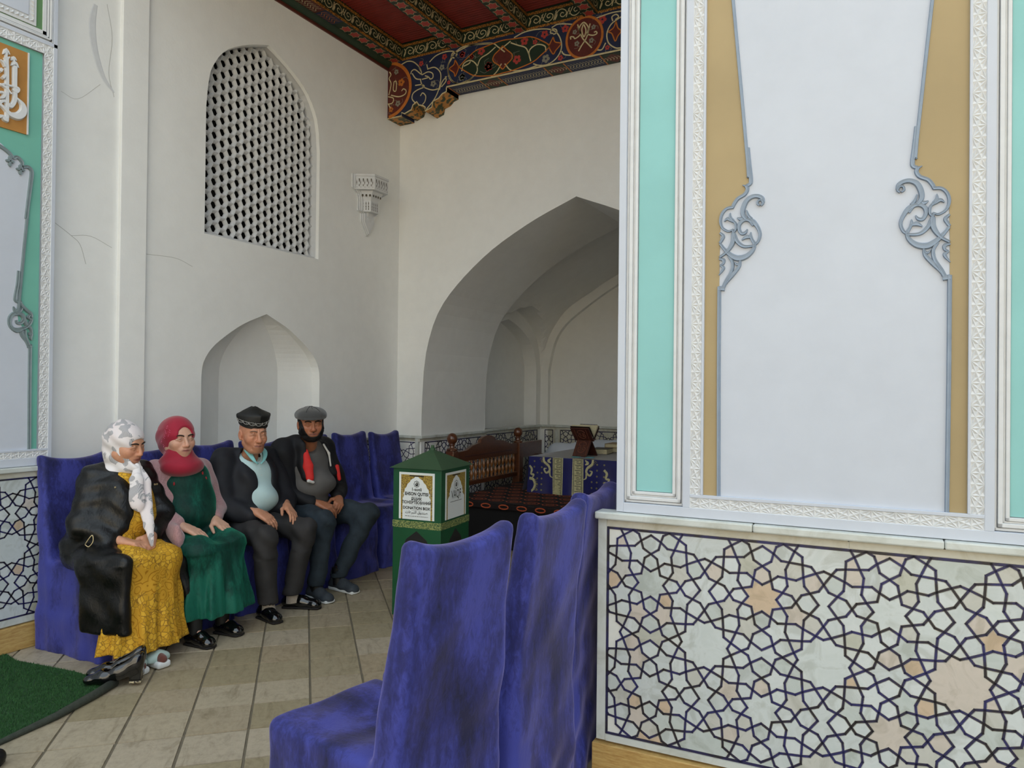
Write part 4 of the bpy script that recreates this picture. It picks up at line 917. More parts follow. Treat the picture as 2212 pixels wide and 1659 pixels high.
        for ax in range(3):
            o = [a for a in range(3) if a != ax]
            sa = [slice(0, None)]*3; sb = [slice(0, None)]*3; sa[ax] = slice(0, -1); sb[ax] = slice(1, None)
            a, b_ = S[tuple(sa)], S[tuple(sb)]; e = np.argwhere(a != b_)
            e = e[(e[:, o[0]] > 0) & (e[:, o[1]] > 0) & (e[:, o[0]] < D.shape[o[0]]-1) & (e[:, o[1]] < D.shape[o[1]]-1)]
            inside = a[tuple(e.T)]
            q = []
            for d1, d2 in ((1, 1), (0, 1), (0, 0), (1, 0)):
                g = e.copy(); g[:, o[0]] -= d1; g[:, o[1]] -= d2; q.append(idx[tuple(g.T)])
            q = np.stack(q, 1); flip = inside if ax != 1 else ~inside
            q[~flip] = q[~flip][:, ::-1]; F.append(q)
        F = np.concatenate(F); F = F[(F >= 0).all(1)]
        for it in range(smooth_it):
            acc = np.zeros_like(V); w = np.zeros(len(V))
            for a, c in ((0, 1), (1, 2), (2, 3), (3, 0)):
                np.add.at(acc, F[:, a], V[F[:, c]]); np.add.at(acc, F[:, c], V[F[:, a]]); np.add.at(w, F[:, a], 1); np.add.at(w, F[:, c], 1)
            V = V*.5+acc/np.maximum(w, 1)[:, None]*.5
        me = bpy.data.meshes.new(name); me.vertices.add(len(V)); me.vertices.foreach_set('co', V.astype(np.float32).ravel())
        me.loops.add(F.size); me.loops.foreach_set('vertex_index', F.astype(np.int32).ravel())
        me.polygons.add(len(F)); me.polygons.foreach_set('loop_start', np.arange(0, F.size, 4, dtype=np.int32))
        me.polygons.foreach_set('use_smooth', np.ones(len(F), bool))
        me.update(calc_edges=True); me.validate()
        if color is not None:
            ca = me.color_attributes.new('Col', 'FLOAT_COLOR', 'POINT')
            ca.data.foreach_set('color', np.concatenate([color(V), np.ones((len(V), 1))], 1).astype(np.float32).ravel())
        return me
def vnoise(X, Y, Z, f, seed=0):
    """cheap smooth pseudo-noise, about -1..1"""
    r = np.random.RandomState(seed); o = 0
    for q in range(5):
        a = r.normal(size=3); a *= f*r.uniform(.6, 1.4)/np.linalg.norm(a); o = o+np.sin(X*a[0]+Y*a[1]+Z*a[2]+r.uniform(0, 6.28))
    return o/2.4
# ------------------------------------------------------------------ velvet covered chairs
def chair_mesh(seed, ear=.02, slump=0.0):
    """local: faces +x, width along y, rear of the back at x=0"""
    f = Field((-.16, -.36, -.01), (.66, .36, 1.26), .009)
    HT = 1.15
    lean = lambda z: -.085*np.clip((z-.5)/.65, -.2, 1.2)
    def back(X, Y, Z):
        w = np.interp(Z, [0, .45, .75, 1.0, 1.13], [.246, .240, .233, .226, .222]).astype(np.float32)
        cx = .045+lean(Z); th = np.interp(Z, [0, .4, .55, .9, 1.15], [.085, .07, .054, .042, .038])
        dx = np.abs(X-cx)-th; dy = np.abs(Y)-w
        top = HT-.035+(ear+.004)*(np.abs(Y)/.22)**4-.012*np.cos(Y*9)
        dz = Z-top; r = .03
        q = [dx+r, dy+r, dz+r]
        return np.sqrt(sum(np.maximum(v, 0)**2 for v in q))+np.minimum(np.maximum(np.maximum(q[0], q[1]), q[2]), 0)-r
    f.put(back, (-.1, -.3, 0), (.2, .3, 1.2), .01)
    def seat(X, Y, Z):
        fl = 1+.05*np.clip((.42-Z)/.42, 0, 1)
        hx = .285*fl; hy = .230*fl
        dish = -.022*np.exp(-(((X-.30)/.16)**2+(Y/.16)**2))
        dx = np.abs(X-.285)-hx; dy = np.abs(Y)-hy; dz = Z-(.52+dish); r = .028
        q = [dx+r, dy+r, dz+r]
        return np.sqrt(sum(np.maximum(v, 0)**2 for v in q))+np.minimum(np.maximum(np.maximum(q[0], q[1]), q[2]), 0)-r
    f.put(seat, (-.05, -.3, 0), (.62, .3, .56), .03)
    rs = np.random.RandomState(seed); ph = rs.uniform(0, 6, 8)
    def wr(X, Y, Z):
        low = np.clip((.75-Z)/.6, 0, 1)
        d = .0045*low*np.sin(Y*26+Z*16+ph[0]+2*np.sin(Z*7+ph[1]))+.004*low*np.sin(X*24-Z*14+ph[2]+2*np.sin(Z*6+ph[3]))
        d = d+.005*np.sin((Y*.8+Z)*13+ph[4]+1.5*np.sin(Y*7+ph[5]))*np.clip((Z-.5)/.2, 0, 1)*np.clip((1.05-Z)/.2, 0, 1)
        d = d+.0035*vnoise(X, Y, Z, 38, seed)*(.4+low)+.006*np.clip((.12-Z)/.12, 0, 1)*np.sin(Y*34+X*30+ph[6])
        return d
    f.disp(wr)
    return f.mesh('chair_cover', 1)
covers = [chair_mesh(s) for s in (3, 8, 14)]
for c in covers: c.materials.append(M['velvet'])
seam_b = MB(); seam_b.tube([(.05, -.252, .03), (.05, -.256, .3), (.05, -.25, .5), (.02, -.245, .75), (-.03, -.238, 1.0), (-.04, -.228, 1.1)], .0022, 5)
leg = MB()
for sx in (.06, .52):
    for sy in (-.2, .2): pass
def leg_mesh():
    b = MB(); b.lathe([(.013, .0), (.016, .004), (.016, .02), (.011, .026), (.011, .2)], seg=10); me = b.mesh('leg', smooth=.6); me.materials.append(M['leather']); return me
LEG = leg_mesh()
def chair(loc, rz, k, label, group, sc=1.0, tall=1.0):
    o = bpy.data.objects.new('covered_chair', covers[k]); COL.objects.link(o)
    t = empty('velvet_chair', loc, rz, label, 'chair', group)
    o.parent = t; o.name = 'chair_cover'; o.scale = (sc, sc, tall)
    for sx in (.05, .53):
        for sy in (-.21, .21):
            l = bpy.data.objects.new('leg', LEG); COL.objects.link(l); l.parent = t; l.location = (sx, sy, 0)
    return t
LROW = 'velvet covered chairs along the left wall'; RROW = 'velvet covered chairs in front of the right pier'
ys = [2.87, 3.385, 3.895, 4.42, 4.955, 5.50, 6.03]
labs = ['blue velvet covered chair behind the woman in the yellow paisley dress', 'blue velvet covered chair behind the woman in the crimson headscarf', 'blue velvet covered chair behind the old man in the black skullcap', 'blue velvet covered chair behind the young man in the flat cap',
        'empty blue velvet chair right beside the young man in the flat cap', 'empty blue velvet chair second from the corner, left of the green donation box', 'empty blue velvet chair in the corner, partly behind the green donation box']
for i, y in enumerate(ys): chair((-4.595, y, 0), random.Random(i).uniform(-.02, .02), i % 3, labs[i], LROW, 1.0, 1.015+.008*((i*7) % 3))
chair((-1.175, 1.865, 0), math.pi-.16, 0, 'nearest blue velvet covered chair, its back and seat facing away in the foreground', RROW, 1.0, 1.03)
chair((-1.14, 2.44, 0), math.pi-.03, 1, 'middle blue velvet covered chair of the foreground row, beside the marble dado', RROW, 1.0, 1.03)
chair((-1.19, 2.97, 0), math.pi+.04, 2, 'far blue velvet covered chair of the foreground row, half hidden by the white pier', RROW, 1.0, 1.035)
# ------------------------------------------------------------------ donation box
def text_mesh(s, size, bold=0.0):
    c = bpy.data.curves.new('lettering', 'FONT'); c.body = s; c.size = size; c.align_x = 'CENTER'; c.align_y = 'CENTER'; c.offset = bold; c.resolution_u = 3
    o = bpy.data.objects.new('lettering_tmp', c); COL.objects.link(o)
    dg = bpy.context.evaluated_depsgraph_get(); me = bpy.data.meshes.new_from_object(o.evaluated_get(dg)); bpy.data.objects.remove(o); bpy.data.curves.remove(c)
    me.name = 'lettering'; return me
def lettering(s, size, parent, M4, mat, bold=0.0, sx=1.0):
    me = text_mesh(s, size, bold); me.transform(M4 @ Matrix.Diagonal((sx, 1, 1, 1)))
    me.materials.clear(); return link('lettering', me, mat, parent)
box = empty('donation_box', (-2.946, 4.40, 0), .089, 'green metal donation box with pyramid roof and white printed posters', 'donation box')
BW, BD = .375, .43
BM = wm(box)
def bx_fr(face):
    """frame on a face of the box: u to the right, v up, w out of the face"""
    if face == 'front': return lambda u, v, w: tuple(BM @ Vector((u, -BD/2-w, v)))
    return lambda u, v, w: tuple(BM @ Vector((BW/2+w, u, v)))
b = MB(lambda u, v, w: tuple(BM @ Vector((u, v, w)))); b.box(-BW/2, BW/2, -BD/2, BD/2, .02, 1.035); body = b.build('box_body', M['metal_green'], box, bevel=.004)
b = MB(lambda u, v, w: tuple(BM @ Vector((u, v, w))))
hx, hy = .206, .24
q = [(-hx, -hy, 1.036), (hx, -hy, 1.036), (hx, hy, 1.036), (-hx, hy, 1.036)]; ap = (0, 0, 1.155)
for i in range(4): b.tri(q[i], q[(i+1) % 4], ap)
b.quad(*q); b.build('box_roof', M['metal_green_roof'], box)
b = MB(lambda u, v, w: tuple(BM @ Vector((u, v, w)))); b.lathe([(.022, 1.135), (.02, 1.16), (.012, 1.168), (.011, 1.182)], seg=10); b.build('finial', M['metal_green_roof'], box, smooth=.6)
for i in (-1, 1):
    for j in (-1, 1):
        MB(lambda u, v, w: tuple(BM @ Vector((u, v, w)))).box(i*.15-.02, i*.15+.02, j*.17-.02, j*.17+.02, 0, .03).build('foot', M['metal_green'], box)
for face, half in (('front', BW/2), ('side', BD/2)):
    fr = bx_fr(face)
    MB(fr).box(-half-.001, half+.001, .628, .676, 0, .002).build('tape_band', M['tape'], box)
    ar = [(-.11, .06), (-.11, .48), (-.08, .55), (0, .61), (.08, .55), (.11, .48), (.11, .06)]
    MB(fr).prism(ar, 0, .0012).build('arched_recess', M['ink'], box)  # flat black panel painted for the darkness inside the arched cut-out
    pw, z0, z1 = (.138 if face == 'front' else .155), .688, 1.008
    ps = MB(fr).box(-pw, pw, z0, z1, 0, .003).build('poster', M['paper'], box)
    b = MB(fr); e = .016
    for u0, u1, v0, v1 in ((-pw+e, -pw+e+.012, z0, z1-e), (pw-e-.012, pw-e, z0, z1-e), (-pw+e, pw-e, z1-e-.012, z1-e)): b.box(u0, u1, v0, v1, .003, .0036)
    for s_ in (-1, 1):       # spandrels of the printed arch, scalloped edge
        sp = [(pw-e-.012, z1-e-.012), (.012, z1-e-.012), (.02, z1-.036), (.045, z1-.05), (.055, z1-.066), (.072, z1-.08), (.08, z1-.1), (.094, z1-.115), (.096, z1-.135), (.104, z1-.145), (.098, z1-.158), (pw-e-.014, z1-.18)]
        b.prism([(s_*p[0], p[1]) for p in sp], .003, .0034)
    b.build('gold_border', M['gold'], ps)
    MB(fr).box(-.055, .055, z1-e-.011, z1-e-.003, .003, .0042).build('coin_slot', M['ink'], ps)
    o = wm(box) @ (Matrix.Translation((0, -BD/2-.0042, 0)) if face == 'front' else Matrix.Translation((BW/2+.0042, 0, 0)) @ Matrix.Rotation(math.pi/2, 4, 'Z')) @ Matrix.Rotation(math.pi/2, 4, 'X')
    T = lambda z, x=0: o @ Matrix.Translation((x, z, 0))
    cz = .93 if face == 'front' else .915; R = .023 if face == 'front' else .032
    b = MB(fr); star = [(R*(1.0 if k % 2 == 0 else .78)*math.cos(k*math.pi/8+math.pi/2), cz+R*(1.0 if k % 2 == 0 else .8)*math.sin(k*math.pi/8+math.pi/2)) for k in range(17)]
    b.ribbon(star, .0035, .0033, .0006, n=1, flat=True); b.ribbon([(-.011, cz+.002), (-.004, cz-.009), (.007, cz-.007), (.012, cz+.004)], [.004, .009, .008, .003], .0033, .0006, flat=True)
    b.build('emblem', M['ink'], ps)
    b = MB(fr); b.disc((.003, cz+.004), R*.42, .0037, 14); b.build('emblem_globe', M['ink_grey'], ps, kind='stuff')
    if face == 'front':
        lettering('1-sonli', .030, ps, T(.893), M['ink'], .0006); lettering('EHSON QUTISI', .030, ps, T(.862), M['ink'], .0010, .92)
        lettering('ЯЩИК', .027, ps, T(.828), M['ink'], .0008); lettering('ПОЖЕРТВОВАНИЙ', .027, ps, T(.803), M['ink'], .0008, .9)
        lettering('DONATION BOX', .027, ps, T(.766), M['ink'], .0008)
        ar_s = '\ufebb\ufee8\ufeaa\ufeed\ufed5 \ufe8d\ufedf\ufe98\ufe92\ufeae\ufecb\ufe8e\ufe95'
        lettering(ar_s[::-1], .026, ps, T(.737), M['ink'], .0003)
        b = MB(fr)
        for z in (.846, .787, .751): b.box(-.038, .038, z-.0006, z+.0006, .003, .004)
        x = -.088; rr = random.Random(2)
        while x < .088: L = rr.uniform(.004, .016); b.box(x, min(x+L, .09), .7085, .7125, .003, .004); x += L+.004
        b.build('small_print', M['ink_grey'], ps, kind='stuff')
    else:
        lettering('VAQF', .082, ps, T(.848), M['ink'], 0, .72)
        b = MB(fr); x = -.085; rr = random.Random(4)
        while x < .085: L = rr.uniform(.006, .014); b.box(x, x+L, .800, .8045, .003, .004); x += L+.004
        b.build('small_print', M['ink_grey'], ps, kind='stuff')

# ------------------------------------------------------------------ wooden platform bed with turned posts
bed = empty('platform_bed', (-3.3, 7.6, 0), 0, 'varnished brown wooden platform bed with ball-topped posts and turned balusters', 'bed')
XB = -4.2
def bar_lathe(prof, c, nm, mat='wood_bed', par=bed, seg=16):
    b = MB(); b.lathe(prof, c, seg); return b.build(nm, M[mat], par, smooth=.7)
for y, hs in ((6.64, 1), (8.155, 1)):
    p = MB().box(XB-.05, XB+.05, y-.05, y+.05, 0, .93).build('post', M['wood_bed'], bed, bevel=.008)
    bar_lathe([(.05, .928), (.058, .935), (.058, .95), (.03, .962), (.026, .985), (.034, .995), (.03, 1.005), (.048, 1.022), (.056, 1.045), (.057, 1.06), (.052, 1.085), (.036, 1.105), (.012, 1.116), (.002, 1.117)], (XB, y, 0), 'ball_finial', par=p, seg=20)
top = [(6.69, .80), (8.105, .80), (8.105, .925), (7.93, .93), (7.86, .955), (7.72, .985), (7.6, .995), (7.55, 1.0), (7.53, 1.03), (7.45, 1.055), (7.37, 1.06), (7.29, 1.05), (7.22, 1.02), (7.2, .985), (7.05, .965), (6.92, .92), (6.69, .91)]
MB(lambda u, v, w: (XB+w, u, v)).prism(top, -.022, .022).build('crest_rail', M['wood_bed'], bed, bevel=.004)
MB(lambda u, v, w: (XB+w, u, v)).box(6.85, 7.95, .845, .862, .022, .026).build('rail_groove', M['wood_red'], bed)
MB(lambda u, v, w: (XB+w, u, v)).box(6.69, 8.105, .53, .58, -.022, .022).build('lower_rail', M['wood_bed'], bed, bevel=.004)
bal = MB().lathe([(.012, 0), (.016, .01), (.012, .02), (.02, .05), (.022, .075), (.012, .105), (.010, .115), (.018, .13), (.021, .16), (.014, .19), (.011, .2), (.015, .212), (.012, .225)], seg=12).mesh('baluster', smooth=.8); bal.materials.append(M['wood_bed'])
mb_bal = wood('light_varnished_baluster', (150, 98, 52), (112, 66, 32), (8, 8, 1), .25, .4); bal.materials[0] = mb_bal
for k in range(15): instance('baluster', bal, bed, Matrix.Translation((XB, 6.77+k*.0905, .578)))
MB().box(XB-.02, XB+.02, 8.2, 8.8, .74, .93).build('end_board', M['wood_bed'], bed, bevel=.004)
MB().box(XB-.03, XB+.03, 8.74, 8.80, 0, .66).build('post', M['wood_bed'], bed, bevel=.004)
bar_lathe([(.02, .66), (.03, .68), (.038, .71), (.036, .735), (.02, .755), (.004, .76)], (XB+.06, 8.72, 0), 'knob')
MB().box(XB-.04, -1.35, 6.48, 9.45, .36, .43).build('platform', M['wood_bed'], bed)
for x in (-4.1, -2.75, -1.45):
    for y in (6.6, 9.3): MB().box(x-.04, x+.04, y-.04, y+.04, 0, .36).build('leg', M['wood_bed'], bed)
MB().box(XB-.03, -1.35, 6.46, 6.48, .02, .40).build('underside_shade_sheet', simple('underside_shade_black', (14, 12, 11), .9, .2, 10), bed)  # near-black sheet painted for the shade under the bed
# carpet with rows of octagonal guls
def carpet_top(u, v):
    x = XB+.03+(2.8)*u; y = 6.44+3.0*v; return (x, y, .452+.006*math.sin(x*7)*math.sin(y*5))
b = MB(); b.grid(carpet_top, 40, 40); b.grid(lambda u, v: (XB+.03+2.8*u, 6.44-.012*math.sin(v*1.6)-.004*math.sin(u*40), .452-.05*v), 40, 4)
cp_ = b.build('carpet_runner', simple('dark_maroon_carpet', (26, 16, 14), .95, .3, 30, .4, 200), smooth=.9)
tag(reorigin(cp_, (-2.8, 7.9, .45)), 'dark carpet with rows of orange octagonal medallions spread on the wooden bed', 'carpet')
b = MB(); b2 = MB()
for i in range(13):
    for j in range(9):
        x = XB+.16+i*.2+(.1 if j % 2 else 0); y = 6.60+j*.21
        if x > -1.6: continue
        for (sx, sy, w) in ((.078, .07, .012), (.04, .034, .010)):
            o8 = [(x+sx*math.cos(t), y+sy*math.sin(t)) for t in np.linspace(.39, 6.67, 9)]
            b.ribbon(o8, w, .459, .0012, n=2, flat=True)
        b2.ribbon([(x-.03, y), (x+.03, y)], .006, .459, .0012, n=2, flat=True)
        b2.ribbon([(x+.1-.025, y+.0), (x+.1, y+.012), (x+.1+.025, y)], .006, .459, .0012, n=2, flat=True)
for i in range(13):
    x = XB+.14+i*.2
    if x > -1.6: continue
    o8 = [(x+.052*math.cos(t), .428+.02*math.sin(t)) for t in np.linspace(0, 6.28, 11)]
    b3 = b; fr0 = b.fr; b.fr = lambda u, v, w: (u, 6.44-.018, v); b.ribbon(o8, .012, 0, 0, n=2, flat=True); b.fr = fr0
b.build('gul_motif', simple('orange_carpet_yarn', (176, 82, 48), .95, .35, 60), cp_, kind='stuff'); b2.build('gul_cross', simple('cream_carpet_yarn', (170, 128, 100), .95, .2, 60), cp_, kind='stuff')

# ------------------------------------------------------------------ low table and its printed cloth
tb = empty('low_table', (-3.05, 8.1, .45), 0, 'low wooden table standing on the carpeted bed under a blue cloth', 'table')
MB().box(-3.62, -2.3, 7.4, 8.85, .80, .838).build('table_top', M['wood_bed'], tb)
for x in (-3.55, -2.37):
    for y in (7.48, 8.77): MB().box(x-.03, x+.03, y-.03, y+.03, .462, .80).build('leg', M['wood_bed'], tb)
X0, X1, Y0, Y1, ZT = -3.655, -2.27, 7.37, 8.9, .848
b = MB(); b.grid(lambda u, v: (X0+(X1-X0)*u, Y0+(Y1-Y0)*v, ZT), 20, 20)
def front(u, v):
    s_ = v**1.2; return (X0+(X1-X0)*u+(-.0 if u > .1 else -.02*s_), Y0-.01*s_-.016*s_*math.sin(u*23)-.02*s_*(u > .8)*math.sin(u*60), ZT-.405*v)
b.grid(front, 60, 12)
b.grid(lambda u, v: (X0-.01*v-.07*v*(1-u)-.015*v*math.sin(u*20), Y0+(Y1-Y0)*u, ZT-.38*v), 30, 10)
cl = b.build('tablecloth', N_sat if False else simple('navy_satin', (30, 32, 92), .3, .25, 9, 0, spec=.5, sheen=.3), smooth=.8)
tag(reorigin(cl, (-3.0, 8.1, .848)), 'navy satin tablecloth printed with gold Greek key bands and scrolls', 'tablecloth')
gold = simple('pale_gold_print', (186, 180, 136), .4, .25, 50); goldd = simple('dull_gold_print', (128, 122, 86), .4, .25, 50)
ff = lambda u, v, w: (u, front((u-X0)/(X1-X0), max(0, (ZT-v)/.405))[1]-w-.002, v)
kx = (-3.305, -3.07)
b = MB(ff); b2 = MB(ff)
for c in kx:
    for i in range(10): b.quad((c-.062, ZT-.04*i, 0), (c+.062, ZT-.04*i, 0), (c+.062, ZT-.04*(i+1), 0), (c-.062, ZT-.04*(i+1), 0))
    for i in range(7):
        z = ZT-.012-i*.056
        b2.ribbon([(c-.034, z), (c+.034, z), (c+.034, z-.036), (c-.012, z-.036), (c-.012, z-.018), (c+.012, z-.018)], .007, .0015, .0005, n=1, flat=True)
    for s_ in (-1, 1): b2.ribbon([(c+s_*.046, ZT), (c+s_*.046, ZT-.4)], .006, .0015, .0005, n=8, flat=True)
b.build('key_band', gold, cl, kind='stuff'); b2.build('key_line', simple('key_line_print', (74, 72, 66), .5, 0), cl, kind='stuff')  # dark grey Greek key lines printed over the gold bands
b = MB(ff); b2 = MB(ff)
for c, s_ in ((kx[0]-.062, -1), (kx[1]+.062, 1)):
    b.ribbon([(c+s_*.11, ZT), (c+s_*.10, ZT-.05), (c+s_*.05, ZT-.09), (c+s_*.035, ZT-.14), (c+s_*.075, ZT-.17), (c+s_*.1, ZT-.13), (c+s_*.07, ZT-.12)], [.024, .026, .026, .024, .02, .018, .008], 0, .001, flat=True)
    b.ribbon([(c+s_*.02, ZT-.01), (c+s_*.05, ZT-.04), (c+s_*.02, ZT-.06)], [.01, .03, .01], 0, .001, flat=True)
    b.ribbon([(c+s_*.035, ZT-.15), (c+s_*.03, ZT-.2), (c+s_*.0, ZT-.22)], [.02, .016, .006], 0, .001, flat=True)
    for k in range(7): b2.ribbon([(c+s_*(.06+.012*k), ZT-.09+.013*k), (c+s_*(.085+.012*k), ZT-.1+.012*k)], [.008, .003], 0, .001, n=2, flat=True)
for c, s_ in ((X0+.01, 1), (kx[1]+.30, 1)):
    b.ribbon([(c, ZT-.24), (c+.05, ZT-.25), (c+.075, ZT-.30), (c+.06, ZT-.35), (c+.02, ZT-.39)], [.03, .03, .028, .026, .02], 0, .001, flat=True)
    b.ribbon([(c, ZT-.10), (c+.03, ZT-.14), (c+.02, ZT-.19), (c+.055, ZT-.2), (c+.04, ZT-.23)], [.02, .026, .02, .022, .01], 0, .001, flat=True)
    for k in range(7): b2.ribbon([(c+.08-.004*abs(k-3), ZT-.25-.018*k), (c+.115-.006*abs(k-3), ZT-.25-.02*k)], [.012, .003], 0, .001, n=2, flat=True)
for k in range(6):
    for c in (X0+.07+.04*(k > 1), X0+.16, kx[1]+.16, kx[1]+.22, kx[1]+.3):
        z = ZT-.05-k*.062
        if c < kx[0]-.09-(.05 if k < 3 else 0) or (c > kx[1]+.1 and (k > 2 or c > kx[1]+.18)): b2.disc((c, z), .0105, .001, 8)
b.build('scroll_print', gold, cl, kind='stuff'); b2.build('rosette_print', goldd, cl, kind='stuff')
b = MB(lambda u, v, w: (u, v, ZT+.0015+w))
for k in range(9): b.ribbon([(-3.6+.05*math.sin(k), 7.42+k*.16), (-3.2, 7.46+k*.16), (-2.8, 7.40+k*.16), (-2.4, 7.45+k*.16)], [.03, .06, .04, .05], 0, .0004, flat=True)
b.build('scroll_print', goldd, cl, kind='stuff')

# ------------------------------------------------------------------ things on the table
rz = -.10
rh = empty('book_stand', (-3.13, 7.70, ZT+.004), rz, 'carved dark red wooden folding book stand holding an open book', 'book stand')
RM_ = wm(rh)
def slab(parent, nm, mat, y0, z0, y1, z1, hw_, th, cut=None):
    d = Vector((0, y1-y0, z1-z0)); L = d.length; d.normalize(); nrm = Vector((1, 0, 0)).cross(d)
    fr = lambda u, v, w: tuple(RM_ @ (Vector((u, y0, z0))+d*v+nrm*w))
    b = MB(fr); b.box(-hw_, hw_, 0, L, -th, th); return b.build(nm, M[mat] if isinstance(mat, str) else mat, parent, bevel=.002), fr, L
pa, fra, La = slab(rh, 'front_leg_panel', 'wood_red', -.12, 0, .0, .185, .088, .007)
pb, _, _ = slab(rh, 'rear_leg_panel', 'wood_red', .15, 0, .0, .185, .085, .007)
pu, fru, Lu = slab(rh, 'front_rest', 'wood_red', .0, .17, -.13, .315, .115, .007)
pv, _, _ = slab(rh, 'rear_rest', 'wood_red', .0, .17, .13, .315, .115, .007)
for pn, fr_, L in ((pa, fra, La), (pu, fru, Lu)):
    b = MB(fr_); carve = simple('carved_relief_wood', (128, 74, 52), .4, .2, 30) if 'carve_m' not in globals() else carve_m; carve_m = carve
    for s_ in (-1, 1):
        b.ribbon([(0, L*.2), (s_*.03, L*.28), (s_*.045, L*.45), (s_*.02, L*.55), (s_*.012, L*.42), (s_*.03, L*.38)], .006, .007, .002, n=4); b.ribbon([(s_*.01, L*.6), (s_*.045, L*.66), (s_*.03, L*.8), (0, L*.85)], .006, .007, .002, n=4)
        b.ribbon([(s_*.07, L*.08), (s_*.072, L*.92)], .005, .007, .002, n=2)
    b.build('carved_scroll', carve_m, pn)
bk = empty('open_book', (-3.13, 7.70, ZT+.02), rz, 'open book with cream pages resting on the carved stand', 'book')
page = simple('aged_pages', (206, 196, 160), .8, .15, 80); cov = simple('dark_book_cover', (44, 30, 24), .5, .2, 20)
for s_ in (-1, 1):
    d = Vector((0, s_*.13, .145)).normalized(); nrm = Vector((0, -d.z*s_, d.y*s_))
    f1 = lambda u, v, w, d=d, nrm=nrm, s_=s_: tuple(RM_ @ (Vector((u, 0, .19))+d*v+Vector((0, -s_*d.z, abs(d.y)))*w))
    MB(f1).box(-.12, .12, .0, .185, .004, .009).build('cover', cov, bk)
    MB(f1).box(-.113, .113, .006, .18, .009, .036).build('page_block', page, bk, bevel=.003)
    if s_ == 1:
        b = MB(f1)
        for k in range(16): b.box(-.105+k*.0135, -.098+k*.0135, .172, .184, .036, .0385)
        b.build('ornate_border', M['inlay'], bk)
def book(loc, rz, sx, sy, h, c, label):
    t = empty('closed_book', loc, rz, label, 'book', 'closed books on the low table'); W = wm(t); fr = lambda u, v, w: tuple(W @ Vector((u, v, w)))
    cm = simple('book_cloth', c, .6, .2, 30)
    MB(fr).box(-sx+.004, sx-.006, -sy+.005, sy-.005, .004, h-.004).build('page_block', page, t)
    b = MB(fr); b.box(-sx, sx, -sy, sy, 0, .004); b.box(-sx, sx, -sy, sy, h-.004, h); b.box(-sx, -sx+.004, -sy, sy, .004, h-.004); b.build('cover', cm, t); return t
book((-3.10, 8.16, ZT+.002), .1, .10, .14, .06, (66, 60, 52), 'thick grey-brown closed book lying in front of the two stacked books')
book((-3.02, 8.52, ZT+.002), -.05, .11, .15, .055, (72, 64, 50), 'grey-brown closed book at the bottom of the two stacked books')
book((-3.03, 8.50, ZT+.058), .02, .11, .15, .045, (150, 122, 84), 'tan closed book on top of the two stacked books')
for x, y in ((-3.16, 7.53), (-3.01, 7.56)):
    o = MB().box(x-.045, x+.045, y-.03, y+.03, ZT+.0025, ZT+.008).build('thin_booklet', simple('cyan_booklet', (96, 170, 176), .5, .1, 20), bevel=.001)
    tag(reorigin(o, (x, y, ZT+.0025)), ('thin cyan booklet at the left front foot of the book stand' if x < -3.1 else 'thin cyan booklet at the right front foot of the book stand'), 'booklet', 'thin cyan booklets under the book stand')
# white sheet over bolsters at the back of the bed
f = Field((-4.4, 8.92, .43), (-1.5, 9.45, 1.16), .014)
f.cap((-4.22, 9.2, .60), (-1.7, 9.2, .62), .15, .15, .05); f.cap((-4.16, 9.2, .74), (-3.3, 9.2, .78), .13, .13, .06); f.cap((-3.6, 9.2, .80), (-1.8, 9.2, .9), .13, .14, .06)
f.disp(lambda X, Y, Z: .008*np.sin(X*19+Z*11+2*np.sin(Z*6))+.006*vnoise(X, Y, Z, 22, 4)); f.clip(lambda X, Y, Z: .462-Z+0*X+0*Y)
o = link('white_sheet_bolster', f.mesh('white_sheet_bolster'), simple('white_sheet', (206, 212, 222), .8, .05, 6)); tag(reorigin(o, (-3.0, 9.2, .462)), 'white sheet draped over bolsters at the back of the wooden bed', 'bolster')

# ------------------------------------------------------------------ carved plaster wall bracket
WB = empty('wall_bracket', (XL, 5.90, 3.1), 0, 'white carved muqarnas bracket shelf hanging on the wall beside the lattice window', 'wall shelf')
def hexplan(w, d, z0, z1, w2=None, d2=None):
    """half-hexagonal drum against the wall; w,d at z0, w2,d2 at z1"""
    w2, d2 = w2 or w, d2 or d
    P = lambda w, d: [(-w, 0), (-w*.5, d), (w*.5, d), (w, 0)]
    a = [frL(5.90+p[0], z0, p[1]) for p in P(w, d)]; c = [frL(5.90+p[0], z1, p[1]) for p in P(w2, d2)]
    b = MB(); n = len(a)
    ia = [b.pt(*p) for p in a]; ic = [b.pt(*p) for p in c]; b.f.append(ia[::-1]); b.f.append(ic)
    for k in range(n): b.f.append([ia[k], ia[(k+1) % n], ic[(k+1) % n], ic[k]])
    return b
def face_cut(w, d, z, pts_list, par, side):
    """flat dark shapes painting the shade of pierced openings on the drum's front (side 0) or right facet (side 1)"""
    A = [(-w*.5, d), (w*.5, d)] if side == 0 else ([(w*.5, d), (w, 0)] if side == 1 else [(-w, 0), (-w*.5, d)])
    a, c = np.array(A[0]), np.array(A[1]); L = np.linalg.norm(c-a); t = (c-a)/L; nn = np.array((-t[1], t[0])); nn = nn if nn[1] > 0 else -nn
    fr = lambda u, v, wv: frL(5.90+(a+t*u*L+nn*wv)[0], z+v, (a+t*u*L+nn*wv)[1])
    b = MB(fr)
    for p in pts_list: b.f.append([b.pt(x, y, .0012) for x, y in p])
    b.build('pierced_shade', M['shade_stone'], par, kind='stuff')
M['shade_stone'] = simple('pierced_shadow_stone', (86, 80, 66), .9, 0)  # shade inside the bracket's openings, put into the colour
s1 = hexplan(.215, .187, 3.53, 3.66).build('shelf_drum', M['gypsum'], WB, bevel=.003)
s1b = hexplan(.222, .193, 3.66, 3.68).build('shelf_rim', M['gypsum'], WB)
